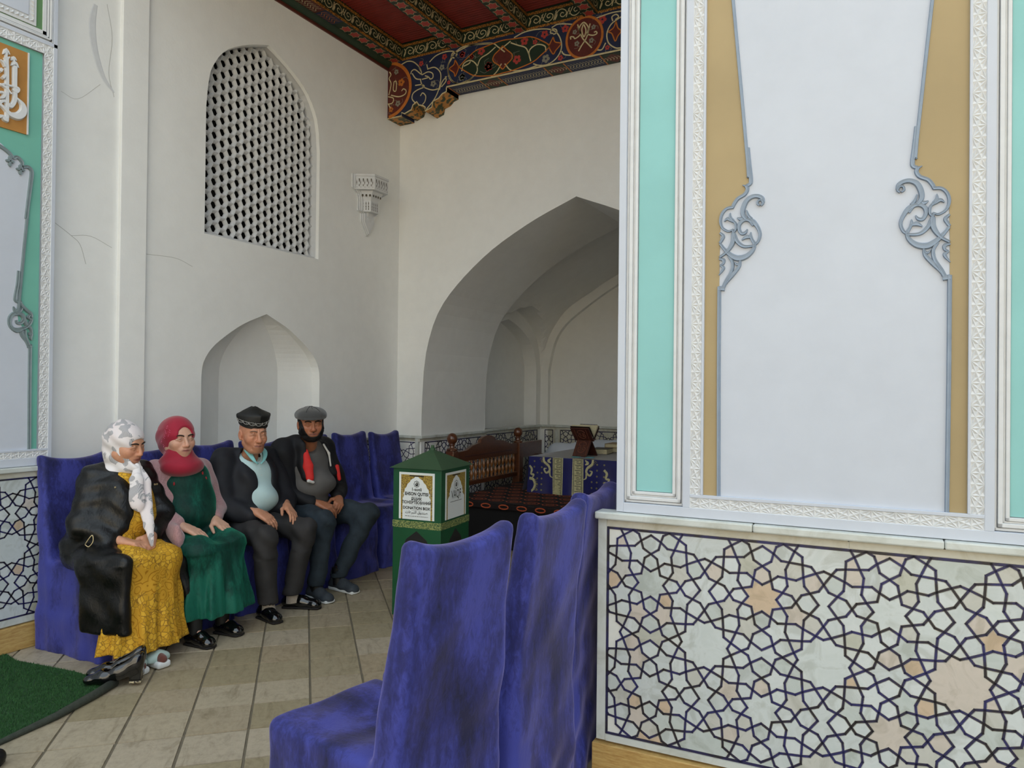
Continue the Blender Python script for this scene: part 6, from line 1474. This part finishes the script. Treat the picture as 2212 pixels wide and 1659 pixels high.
def tail(f):
    fl = ((.75, -.55, .3), 3.0)
    f.chain([(-4.02, 2.866, 1.095), (-3.985, 2.845, 1.03), (-3.965, 2.835, .93), (-3.955, 2.835, .885)], [.024, .036, .044, .040], .015, flat=((.8, -.6, 0), 2.6))
    f.chain([(-4.02, 2.885, 1.09), (-3.985, 2.895, 1.0), (-3.95, 2.885, .88), (-3.895, 2.865, .76), (-3.855, 2.855, .655)], [.022, .036, .036, .03, .010], .015, flat=((.8, -.6, 0), 2.6))
    f.disp(lambda X, Y, Z: .003*np.sin(Y*90+X*70+Z*8)+.002*vnoise(X, Y, Z, 50, 5))
cloth('scarf_tail', w1, M['scarf_w'], (-4.08, 2.76, .62), (-3.82, 2.96, 1.13), .0055, tail)
def sandal(parent, toe, heel, k):
    t, h = A3(*toe, 0), A3(*heel, 0); d = t-h; L = np.linalg.norm(d); d /= L; R = np.array([d, np.cross((0, 0, 1), d), (0, 0, 1)]).T; c = (t+h)/2
    lo, hi = np.minimum(t, h)-.07, np.maximum(t, h)+.07
    f = Field((lo[0], lo[1], -.005), (hi[0], hi[1], .07), .005); f.box(c+A3(0, 0, .022), (L/2+.01, .042, .02), .016, R, .01); o = link('sandal_sole', f.mesh('sandal_sole'), M['white_sole'], parent)
    f = Field((lo[0], lo[1], .03), (hi[0], hi[1], .14), .005)
    for s_ in (.12, -.01): f.cap(h+d*L*(.60+s_)+R[:, 1]*.045+A3(0, 0, .045), h+d*L*(.60+s_)-R[:, 1]*.045+A3(0, 0, .045), .026, .026, .01); f.ell(h+d*L*(.6+s_)+A3(0, 0, .052), (.034, .05, .036), R, .02)
    f.ell(c-A3(0, 0, .02)+d*.02, (L/2+.03, .036, .062), R, .008, 's'); link('sandal_strap', f.mesh('sandal_strap'), M['mint'], o)
    f = Field((lo[0], lo[1], .02), (hi[0], hi[1], .14), .006); f.chain([h+d*.03+A3(0, 0, .075), h+d*L*.55+A3(0, 0, .06), t-d*.015+A3(0, 0, .048)], [.038, .034, .026], .02); link('lace_sock', f.mesh('lace_sock'), M['brown_lace'], parent)
sandal(w1, (-3.655, 2.665), (-3.86, 2.645), 0); sandal(w1, (-3.65, 2.79), (-3.85, 2.80), 1)

# =================================================================== woman in the crimson headscarf
J = dict(pel=A3(-4.28, 3.34, .62), rsh=A3(-4.22, 3.165, 1.03), lsh=A3(-4.24, 3.50, 1.02), neck=A3(-4.19, 3.29, 1.08), relb=A3(-4.13, 3.13, .755), rwr=A3(-3.965, 3.15, .705), lelb=A3(-4.16, 3.565, .735), lwr=A3(-4.0, 3.425, .705),
         rk=A3(-3.82, 3.16, .565), lk=A3(-3.82, 3.43, .565), ra=A3(-3.82, 3.14, .11), la=A3(-3.84, 3.37, .11), rt=A3(-3.69, 3.14, .03), lt=A3(-3.72, 3.375, .03))
H = Head((-4.135, 3.243, 1.243), -11, -4, 2, .99, 1.12)
w2 = person(J, H, dict(ears=False, full=1.06), (208, 164, 140), (164, 98, 94), 'woman in a crimson headscarf, green velvet dress and pink cardigan, hands on her knees', hands=[
    (J['rwr'], (.80, .42, -.40), (.35, .0, .9), -1, dict(curl=(.12, .3, .25), spread=1.3)), (J['lwr'], (.90, -.02, -.42), (.4, .0, .9), 1, dict(curl=(.12, .3, .25), spread=1.3))], legr=(.07, .035, .026))
H.extras(w2, M['brow'])
def dress2(f):
    f.ell((-4.17, 3.33, .90), (.14, .18, .20), k=.05); f.ell((-4.14, 3.33, .76), (.16, .185, .13), k=.06); f.cap((-4.26, 3.22, .60), (-4.26, 3.46, .60), .14, .14, .05)
    f.cap((-4.24, 3.24, .60), (-3.85, 3.165, .57), .112, .088, .05); f.cap((-4.24, 3.44, .60), (-3.85, 3.425, .57), .112, .088, .05)
    skirt(f, .155, .60, (-3.87, 3.30, .12, .20), (-3.85, 3.30, .15, .235), .018, 8, 1.4, .06)
    f.disp(lambda X, Y, Z: .006*np.sin(Z*30+Y*16+2*np.sin(X*16))*(Z > .55)+.0045*vnoise(X, Y, Z, 24, 12)); f.clip(lambda X, Y, Z: .155-Z+0*X+0*Y)
d2 = cloth('velvet_dress', w2, M['velvet_green'], (-4.45, 3.0, .12), (-3.64, 3.64, 1.12), .0085, dress2)
b = MB(); b2 = MB(); rr = random.Random(8)
def on_chest(dy, z): return (-4.19+.150*math.sqrt(max(.05, 1-((dy)/.185)**2-((z-.90)/.215)**2)), 3.33+dy, z)
for sd in (-1, 1):
    st = [on_chest(sd*(.045+.03*i)-.03, 1.03-.028*i+.01*math.sin(i*2)) for i in range(4)]; b2.tube(catmull(st, 3), .0022, 5)
    for i in range(4):
        p = st[i]; c = (p[0]+.004, p[1]+rr.uniform(-.014, .014), p[2]+rr.uniform(-.014, .014)); b.lathe([(.002, -.011), (.007, -.004), (.006, .005), (.002, .012)], c, 7)
b.build('embroidered_bud', simple('red_embroidery', (150, 42, 44), .7, .1, 40), d2, kind='stuff'); b2.build('embroidered_stem', simple('olive_embroidery', (74, 66, 44), .8, .1, 40), d2, kind='stuff')
def card(f):
    f.ell((-4.21, 3.335, .90), (.16, .205, .21), k=.05); f.cap((-4.235, 3.17, 1.03), (-4.25, 3.50, 1.02), .078, .075, .05); f.ell((-4.26, 3.34, .70), (.17, .215, .15), k=.06)
    f.chain([(-4.235, 3.15, 1.02), (-4.14, 3.125, .765), (-4.01, 3.14, .715)], [.075, .068, .052], .03); f.chain([(-4.25, 3.51, 1.01), (-4.165, 3.57, .745), (-4.045, 3.455, .715)], [.074, .066, .048], .03)
    f.box((-3.96, 3.085, .57), (.085, .022, .17), .02, rotm(-14, 0, 4), .04); f.cap((-4.12, 3.14, .68), (-3.93, 3.10, .66), .055, .03, .05)
    f.cap((-4.02, 3.30, 1.12), (-4.0, 3.30, .62), .115, .12, .015, 's'); f.ell((-3.86, 3.33, .62), (.16, .18, .22), k=.015, mode='s')
    f.disp(lambda X, Y, Z: .004*np.sin(Z*40+X*18+2*np.sin(Y*12))+.004*vnoise(X, Y, Z, 30, 6))
cloth('pink_cardigan', w2, M['pink_knit'], (-4.48, 2.98, .36), (-3.84, 3.70, 1.14), .008, card)
def hijab(f):
    H.ell(f, (-.024, 0, .036), (.124, .092, .110), .02); H.ell(f, (-.095, 0, -.01), (.095, .082, .11), .05); H.ell(f, (.0, 0, -.06), (.088, .078, .085), .03)
    f.ell((-4.14, 3.26, 1.09), (.115, .125, .065), k=.05); f.ell((-4.12, 3.265, 1.05), (.105, .13, .055), k=.05)
    H.ell(f, (.135, 0, -.008), (.10, .057, .112), .010, 's')
    f.disp(lambda X, Y, Z: .0035*np.sin((Z*1.0-X*.5)*62+Y*12+1.5*np.sin(Y*20))*(Z < 1.30)+.003*vnoise(X, Y, Z, 36, 7))
hj = cloth('crimson_headscarf', w2, M['crimson'], (-4.36, 3.06, .98), (-3.98, 3.46, 1.43), .006, hijab)
b = MB(); R_ = H
for a, c in (((.058, -.075, .06), 0), ((.05, -.078, .03), 0), ((.03, -.086, .055), 0), ((.02, -.088, .02), 0), ((.04, -.082, .085), 0), ((.0, -.095, -.01), 0), ((.02, -.09, -.04), 0), ((.03, -.085, -.07), 0)):
    for q in range(4):
        p = H.P(a[0]+.007*math.cos(q*1.6+a[2]*90), a[1]*1.05, a[2]+.010*math.sin(q*1.6+a[0]*90)); b.lathe([(.0005, -.0018), (.0018, 0), (.0005, .0018)], tuple(p), 5)
b.build('sequin', simple('pink_sequin', (240, 120, 160), .2, 0, metal=.3), hj, kind='stuff')
def flat_shoe(parent, toe, heel, mat, name='black_shoe', h=.075, sole=None, wide=.042, tongue=True):
    t, hl = A3(*toe, 0), A3(*heel, 0); d = t-hl; L = np.linalg.norm(d); d /= L; R = np.array([d, np.cross((0, 0, 1), d), (0, 0, 1)]).T
    lo, hi = np.minimum(t, hl)-.08, np.maximum(t, hl)+.08
    f = Field((lo[0], lo[1], -.005), (hi[0], hi[1], .16), .005)
    f.chain([hl+d*.03+A3(0, 0, .045), hl+d*L*.5+A3(0, 0, .045), t-d*.045+A3(0, 0, .032)], [wide*.92, wide*.95, wide], .03, flat=((0, 0, 1), 1.12))
    f.ell(t-d*.04+A3(0, 0, .026), (.045, wide, .032), R, .02); f.cap(hl+d*.035+A3(0, 0, .05), hl+d*.04+A3(0, 0, h), wide*.85, wide*.78, .02); f.cap(hl+d*L*.55+A3(0, 0, .06), hl+d*L*.38+A3(0, 0, h), .026, .026, .03)
    f.cap(hl+d*.05+A3(0, 0, h+.02), hl+d*.08+A3(0, 0, h), .03, .032, .01, 's'); f.clip(lambda X, Y, Z: .014-Z+0*X+0*Y)
    o = link(name, f.mesh(name), mat, parent)
    f = Field((lo[0], lo[1], -.005), (hi[0], hi[1], .06), .005); s_ = .028 if sole else .018
    f.box((t+hl)/2+A3(0, 0, s_/2), (L/2-.004, wide*.95, s_/2), .008, R, .01); f.ell(t-d*.042+A3(0, 0, s_/2), (.048, wide*1.04, s_/2+.004), R, .01); f.clip(lambda X, Y, Z: np.maximum(Z-s_, .001-Z)+0*X+0*Y); link('shoe_sole', f.mesh('shoe_sole', 0), sole or M['shoe_in'], o)
    return o
flat_shoe(w2, (-3.67, 3.14), (-3.88, 3.125), M['patent']); flat_shoe(w2, (-3.70, 3.385), (-3.90, 3.36), M['patent'])
for p in ((-3.83, 3.14), (-3.85, 3.365)): MB().tube([(p[0], p[1], .06), (p[0]-.01, p[1], .2)], [.042, .05], 12).build('dark_stocking', M['black_silk'], w2, smooth=.8)

# =================================================================== old man in the black skullcap
J = dict(pel=A3(-4.30, 3.90, .62), rsh=A3(-4.24, 3.70, 1.06), lsh=A3(-4.22, 4.09, 1.05), neck=A3(-4.17, 3.885, 1.11), relb=A3(-4.17, 3.63, .745), rwr=A3(-3.95, 3.735, .715), lelb=A3(-4.12, 4.17, .74), lwr=A3(-3.95, 4.02, .72),
         rk=A3(-3.80, 3.665, .56), lk=A3(-3.78, 4.03, .56), ra=A3(-3.82, 3.72, .12), la=A3(-3.86, 3.985, .12), rt=A3(-3.70, 3.69, .03), lt=A3(-3.71, 4.06, .03))
H = Head((-4.10, 3.835, 1.245), -22, -6, 0, 1.06, 1.06)
om = person(J, H, dict(ears=True, nose=1.15, wrinkle=True, full=.92), (200, 144, 114), (164, 106, 92), 'old man in an embroidered black skullcap, dark jacket and pale aqua polo shirt', hands=[
    (J['rwr'], (.72, .42, -.52), (.5, -.1, .8), -1, dict(curl=(.2, .4, .35))), (J['lwr'], (.80, -.30, -.48), (.5, .2, .8), 1, dict(curl=(.1, .35, .3), spread=1.25))], stubble=.1, neckr=.05)
H.extras(om, M['brow_grey'], (70, 66, 60), .0034)
def polo(f):
    f.ell((-4.18, 3.89, .92), (.14, .18, .20), k=.05); f.ell((-4.13, 3.89, .78), (.15, .165, .13), k=.06); f.cap((-4.17, 3.885, 1.08), (-4.16, 3.883, 1.12), .068, .062, .04)
    H.cap(f, (-.02, 0, -.02), (-.02, 0, -.15), .055, .062, .01, 's')
    f.disp(lambda X, Y, Z: .004*np.sin(Z*34+Y*20)+.003*vnoise(X, Y, Z, 30, 3)); f.clip(lambda X, Y, Z: .66-Z+0*X+0*Y)
po = cloth('polo_shirt', om, M['aqua'], (-4.40, 3.68, .64), (-3.92, 4.10, 1.16), .008, polo)
b = MB()
for s_ in (-1, 1):
    a = A3(-4.065, 3.845, 1.055); pts = [(-4.15+.0, 3.885+s_*.075, 1.135), (-4.10, 3.875+s_*.072, 1.105), (-4.055, 3.850+s_*.045, 1.06), (-4.045, 3.845+s_*.012, 1.035)]
    b.tube(catmull(pts, 4), [.006+.012*math.sin(math.pi*min(1, i/12+.2)) for i in range(13)], 8, sq=.35, up=(.7, -.6, .5))
b.build('shirt_collar', M['aqua_dk'], po, smooth=True)
b = MB(); b.lathe([(.0035, -.002), (.0035, .002)], (-4.035, 3.845, 1.0), 8); b.lathe([(.0035, -.002), (.0035, .002)], (-4.03, 3.85, .955), 8); b.build('shirt_button', M['white_trim'], po, kind='stuff')
def jacket(f):
    f.ell((-4.22, 3.895, .90), (.17, .215, .22), k=.05); f.cap((-4.25, 3.70, 1.06), (-4.235, 4.09, 1.05), .08, .08, .05); f.ell((-4.24, 3.89, .72), (.18, .225, .15), k=.06)
    f.chain([(-4.245, 3.685, 1.05), (-4.18, 3.635, .755), (-4.0, 3.715, .685)], [.084, .074, .058], .03); f.chain([(-4.23, 4.10, 1.04), (-4.12, 4.175, .74), (-4.0, 4.06, .69)], [.084, .076, .058], .03)
    f.cap((-4.16, 3.80, 1.10), (-4.10, 3.775, .96), .032, .03, .04); f.cap((-4.16, 3.965, 1.10), (-4.10, 3.985, .96), .032, .03, .04)
    f.cap((-4.12, 3.80, .72), (-4.02, 3.77, .69), .05, .04, .05); f.cap((-4.12, 3.99, .73), (-4.02, 4.02, .70), .05, .045, .05); f.ell((-4.16, 3.80, .84), (.135, .10, .17), k=.05); f.ell((-4.16, 3.99, .84), (.135, .10, .17), k=.05)
    f.box((-3.98, 3.865, .92), (.14, .062, .30), .03, rotm(-20), .015, 's')
    H.cap(f, (-.02, 0, .0), (-.02, 0, -.17), .062, .07, .01, 's')
    f.disp(lambda X, Y, Z: .006*np.sin(Z*32+Y*20+2*np.sin(X*14))+.005*vnoise(X, Y, Z, 28, 15)); f.clip(lambda X, Y, Z: .60-Z+0*X+0*Y, .02)
cloth('dark_jacket', om, M['navy_jacket'], (-4.50, 3.50, .56), (-3.84, 4.30, 1.18), .008, jacket)
def trousers(J, r=(.105, .078, .066), flare=.004, seed=1, k=.03):
    def fn(f):
        lat = J['lsh']-J['rsh']; lat /= np.linalg.norm(lat)
        f.cap(J['pel']-lat*.1, J['pel']+lat*.1, .125, .125, .04)
        for s_, sg in (('r', -1), ('l', 1)):
            hp = J['pel']+lat*.1*sg; f.chain([hp-A3(0, 0, .01), J[s_+'k'], A3(*J[s_+'a'][:2], .11)], [r[0], r[1], r[2]], .035)
        f.disp(lambda X, Y, Z: .005*np.sin((X+Z)*42+Y*10)*(Z > .42)+.004*np.sin(Z*30+Y*40+2*np.sin(Z*9))+.0035*vnoise(X, Y, Z, 34, seed)); f.clip(lambda X, Y, Z: .105-Z+0*X+0*Y, .006)
        for s_ in ('r', 'l'): f.cap(A3(*J[s_+'a'][:2], .0), A3(*J[s_+'a'][:2], .16), r[2]-.014, r[2]-.014, .006, 's')
    return fn
bb = lambda J: ((min(J['pel'][0], J['rk'][0])-.22, min(J['rk'][1], J['ra'][1], J['pel'][1])-.22, .08), (J['rk'][0]+.16, max(J['lk'][1], J['la'][1], J['pel'][1])+.22, .80))
cloth('charcoal_trousers', om, M['trouser'], *bb(J), .0085, trousers(J))
for a, t in (('ra', 'rt'), ('la', 'lt')):
    p = J[a]; MB().tube([(p[0]+.012, p[1], .045), (p[0]+.006, p[1], .10), (p[0], p[1], .17)], [.048, .042, .044], 14).build('sock', M['sock'], om, smooth=.8)
flat_shoe(om, (-3.675, 3.68), (-3.90, 3.725), M['patent'], 'loafer', .07); flat_shoe(om, (-3.675, 4.08), (-3.93, 3.97), M['patent'], 'loafer', .07)
# four-cornered embroidered cap
def cap_pt(a, z, k):
    sq = 1/max(abs(math.cos(a)), abs(math.sin(a))); r = .104*(1-k)+.104*k*(.86*sq+.0)/1.02
    return r
hb = MB(); rows = []
A_ = np.linspace(0, 2*math.pi, 49)[:-1]
for z, k, m_ in ((.066, 0, .89), (.076, .1, .91), (.088, .22, .94), (.104, .42, .98), (.122, .6, 1.0), (.133, .7, .99), (.140, .8, .94), (.150, .85, .74), (.165, .8, .46), (.178, .5, .2), (.184, 0, .01)):
    rows.append([hb.pt(*H.P(-.012+cap_pt(a, z, k)*m_*math.cos(a+math.pi/4)*1.06, cap_pt(a, z, k)*m_*math.sin(a+math.pi/4)*.95, z-.022*math.cos(a+math.pi/4)*(z < .12)+.008*abs(math.cos(2*a))*(m_ < .85)*(k > .3))) for a in A_])
for ra, rb in zip(rows[:-1], rows[1:]):
    for k in range(48): hb.f.append([ra[k], ra[(k+1) % 48], rb[(k+1) % 48], rb[k]])
hat = hb.build('skullcap', M['black_silk'], om, smooth=.9)
eb = MB()
def band(a, z, o=.003):
    z += .024; k = min(1, max(0, (z-.066)/.09)); m_ = np.interp(z, [.066, .076, .088, .104, .122], [.89, .91, .94, .98, 1.0]); r = cap_pt(a, z, k)*m_+o
    return tuple(H.P(-.012+r*math.cos(a+math.pi/4)*1.06, r*math.sin(a+math.pi/4)*.95, z-.022*math.cos(a+math.pi/4)))
for a0 in np.arange(0, 2*math.pi, .42):
    for q in (((0, .066), (.09, .066), (.17, .072), (.26, .072), (.34, .066), (.42, .066)), ((0, .084), (.09, .084), (.17, .080), (.26, .080), (.34, .084), (.42, .084)), ((.02, .075), (.1, .075)), ((.17, .073), (.21, .088), (.26, .073))):
        eb.tube([band(a0+u, z) for u, z in q], .0013, 5)
eb.build('silver_embroidery', M['silver_thread'], hat, kind='stuff')

# =================================================================== young man in the flat cap
J = dict(pel=A3(-4.30, 4.46, .62), rsh=A3(-4.21, 4.26, 1.10), lsh=A3(-4.21, 4.68, 1.09), neck=A3(-4.13, 4.43, 1.155), relb=A3(-4.16, 4.27, .745), rwr=A3(-3.97, 4.37, .69), lelb=A3(-4.12, 4.77, .735), lwr=A3(-3.965, 4.60, .70),
         rk=A3(-3.82, 4.255, .58), lk=A3(-3.79, 4.74, .575), ra=A3(-3.87, 4.25, .12), la=A3(-3.90, 4.52, .12), rt=A3(-3.73, 4.22, .03), lt=A3(-3.73, 4.51, .03))
H = Head((-4.045, 4.357, 1.298), -37, -4, 2, 1.0, 1.16)
ym = person(J, H, dict(ears=True, nose=1.1, full=1.1), (170, 112, 82), (150, 92, 80), 'young bearded man in a grey flat cap, grey T-shirt and black jacket with red panels', hands=[
    (J['rwr'], (.78, .42, -.38), (.3, -.25, .9), -1, dict(curl=(.4, .65, .5))), (J['lwr'], (.55, -.70, -.35), (.45, .2, .85), 1, dict(curl=(.5, .75, .55)))], stubble=.25, neckr=.06)
H.extras(ym, M['black_hair'], (26, 18, 14), .005)
def tee(f):
    f.ell((-4.17, 4.46, .96), (.15, .20, .22), k=.05); f.ell((-4.10, 4.45, .83), (.165, .18, .13), k=.05); f.cap((-4.15, 4.44, 1.12), (-4.13, 4.43, 1.165), .078, .072, .04); f.ell((-4.16, 4.45, .70), (.16, .185, .10), k=.04)
    H.cap(f, (-.02, 0, -.03), (-.02, 0, -.16), .066, .074, .01, 's')
    f.disp(lambda X, Y, Z: .004*np.sin(Z*36+Y*18)+.003*vnoise(X, Y, Z, 30, 21)); f.clip(lambda X, Y, Z: .66-Z+0*X+0*Y)
cloth('grey_tshirt', ym, M['grey_tee'], (-4.40, 4.20, .64), (-3.88, 4.70, 1.22), .008, tee)
def jk(f):
    f.ell((-4.22, 4.47, .95), (.175, .235, .23), k=.05); f.cap((-4.225, 4.25, 1.10), (-4.225, 4.69, 1.09), .085, .085, .05); f.ell((-4.25, 4.46, .72), (.18, .24, .15), k=.06)
    f.chain([(-4.225, 4.24, 1.09), (-4.175, 4.265, .755), (-4.02, 4.35, .705)], [.09, .076, .058], .03); f.chain([(-4.22, 4.70, 1.08), (-4.125, 4.775, .745), (-4.01, 4.64, .715)], [.09, .076, .058], .03)
    f.cap((-4.19, 4.35, 1.15), (-4.22, 4.55, 1.15), .062, .062, .04); f.cap((-4.10, 4.33, 1.12), (-4.04, 4.31, .90), .05, .045, .04); f.cap((-4.11, 4.57, 1.11), (-4.05, 4.60, .90), .045, .04, .04)
    f.cap((-4.04, 4.44, 1.20), (-3.97, 4.44, 1.0), .055, .09, .015, 's'); f.cap((-3.97, 4.44, 1.0), (-3.93, 4.46, .68), .088, .105, .015, 's'); H.cap(f, (-.02, 0, .02), (-.02, 0, -.17), .07, .082, .01, 's')
    f.disp(lambda X, Y, Z: .006*np.sin(Z*30+Y*18+2*np.sin(X*14))+.005*vnoise(X, Y, Z, 28, 25)); f.clip(lambda X, Y, Z: .62-Z+0*X+0*Y, .02)
jo = cloth('sport_jacket', ym, M['black_jacket'], (-4.50, 4.10, .58), (-3.86, 4.90, 1.25), .008, jk)
def redp(f):
    f.chain([(-4.055, 4.315, 1.09), (-4.015, 4.30, .98), (-3.99, 4.295, .89)], [.022, .036, .030], .02, flat=((.75, -.6, .1), 1.8)); f.disp(lambda X, Y, Z: .002*vnoise(X, Y, Z, 40, 3))
cloth('red_panel', jo, M['red_panel'], (-4.12, 4.23, .84), (-3.94, 4.37, 1.13), .006, redp)
cloth('red_panel', jo, M['red_panel'], (-4.08, 4.58, .80), (-3.95, 4.70, 1.0), .006, lambda f: f.chain([(-4.02, 4.635, .95), (-4.0, 4.64, .85)], [.018, .016], .01, flat=((.75, -.6, .1), 1.6)))
cloth('white_trim', jo, M['white_trim'], (-4.05, 4.24, .82), (-3.93, 4.34, .90), .005, lambda f: f.cap((-3.985, 4.275, .872), (-3.975, 4.315, .858), .014, .012, .01))
cloth('white_lining', jo, M['white_trim'], (-4.12, 4.50, .92), (-3.96, 4.60, 1.16), .005, lambda f: f.chain([(-4.075, 4.535, 1.13), (-4.03, 4.548, 1.06), (-4.02, 4.56, .96)], [.008, .009, .007], .01))
cloth('jeans', ym, M['jeans'], (-4.56, 4.0, .08), (-3.64, 4.98, .80), .0085, trousers(J, (.115, .085, .062), seed=4))
for a in ('ra', 'la'):
    p = J[a]; MB().tube([(p[0]+.012, p[1], .05), (p[0]+.004, p[1], .10), (p[0], p[1], .18)], [.046, .043, .046], 14).build('dark_sock', M['black_silk'], ym, smooth=.8)
flat_shoe(ym, (-3.695, 4.21), (-3.96, 4.27), M['sneaker'], 'sneaker', .085, M['white_sole'], .045); flat_shoe(ym, (-3.695, 4.50), (-3.98, 4.54), M['sneaker'], 'sneaker', .085, M['white_sole'], .045)
def local(X, Y, Z):
    d = (X-H.c[0], Y-H.c[1], Z-H.c[2]); return [(H.R[0, i]*d[0]+H.R[1, i]*d[1]+H.R[2, i]*d[2])/H.s/(H.w if i == 1 else 1) for i in range(3)]
def beard(f):
    H.build(f, ears=False, nose=1.1, full=1.1); f.D = f.D-np.float32(.0042)
    f.disp(lambda X, Y, Z: .0016*vnoise(X, Y, Z, 170, 4))
    def keep(X, Y, Z):
        x, y, z = local(X, Y, Z); ay = np.abs(y); zb = np.interp(ay, [0, .02, .032, .045, .056, .066, .08], [-.084, -.083, -.072, -.052, -.022, .03, .05])
        return np.maximum(np.maximum((z-zb)*.7, (-.136-z)), (-.012-x+.4*np.maximum(0, -.03-z)))
    f.clip(keep, .006)
hz_ = lambda r: (tuple(H.c-r), tuple(H.c+r))
cloth('beard', ym, M['black_hair'], *hz_(.17), .0042, beard)
def mous(f):
    for q in (-1, 1): H.cap(f, (.105, 0, -.0515), (.096, q*.027, -.061), .0050, .0032, .005); H.cap(f, (.096, q*.027, -.061), (.086, q*.035, -.078), .0032, .003, .005)
cloth('moustache', ym, M['black_hair'], *hz_(.17), .0036, mous)
def hair(f):
    H.ell(f, (-.018, 0, .032), (.106, .084, .092), .01); H.ell(f, (.09, 0, -.02), (.10, .12, .10), .01, 's'); H.ell(f, (-.0, 0, -.12), (.2, .2, .115), .01, 's'); f.disp(lambda X, Y, Z: .0018*vnoise(X, Y, Z, 150, 6))
cloth('short_hair', ym, M['black_hair'], *hz_(.17), .0055, hair)
def fcap(f):
    H.ell(f, (-.008, 0, .074), (.122, .104, .062), .01); H.ell(f, (.045, 0, .070), (.085, .092, .045), .03); H.ell(f, (-.01, 0, .02), (.112, .092, .045), .006, 's')
    f.clip(lambda X, Y, Z: (lambda q: .046-.0*q)( (X-H.c[0])*H.R[0, 2]+(Y-H.c[1])*H.R[1, 2]+(Z-H.c[2])*H.R[2, 2])-((X-H.c[0])*H.R[0, 2]+(Y-H.c[1])*H.R[1, 2]+(Z-H.c[2])*H.R[2, 2]), .006)
    H.ell(f, (.088, 0, .050), (.052, .074, .010), .01); f.disp(lambda X, Y, Z: .0016*vnoise(X, Y, Z, 60, 8))
fc = cloth('flat_cap', ym, M['cap_tweed'], *hz_(.19), .0055, fcap)
for q in (-.5, 0, .5):
    b = MB(); b.tube([tuple(H.P(-.008+.124*math.cos(t), .05*q*math.cos(t)*2-.0, .074+.064*math.sin(t))) for t in np.linspace(.5, 2.4, 12)], .0016, 5); b.build('cap_seam', M['black_silk'], fc)
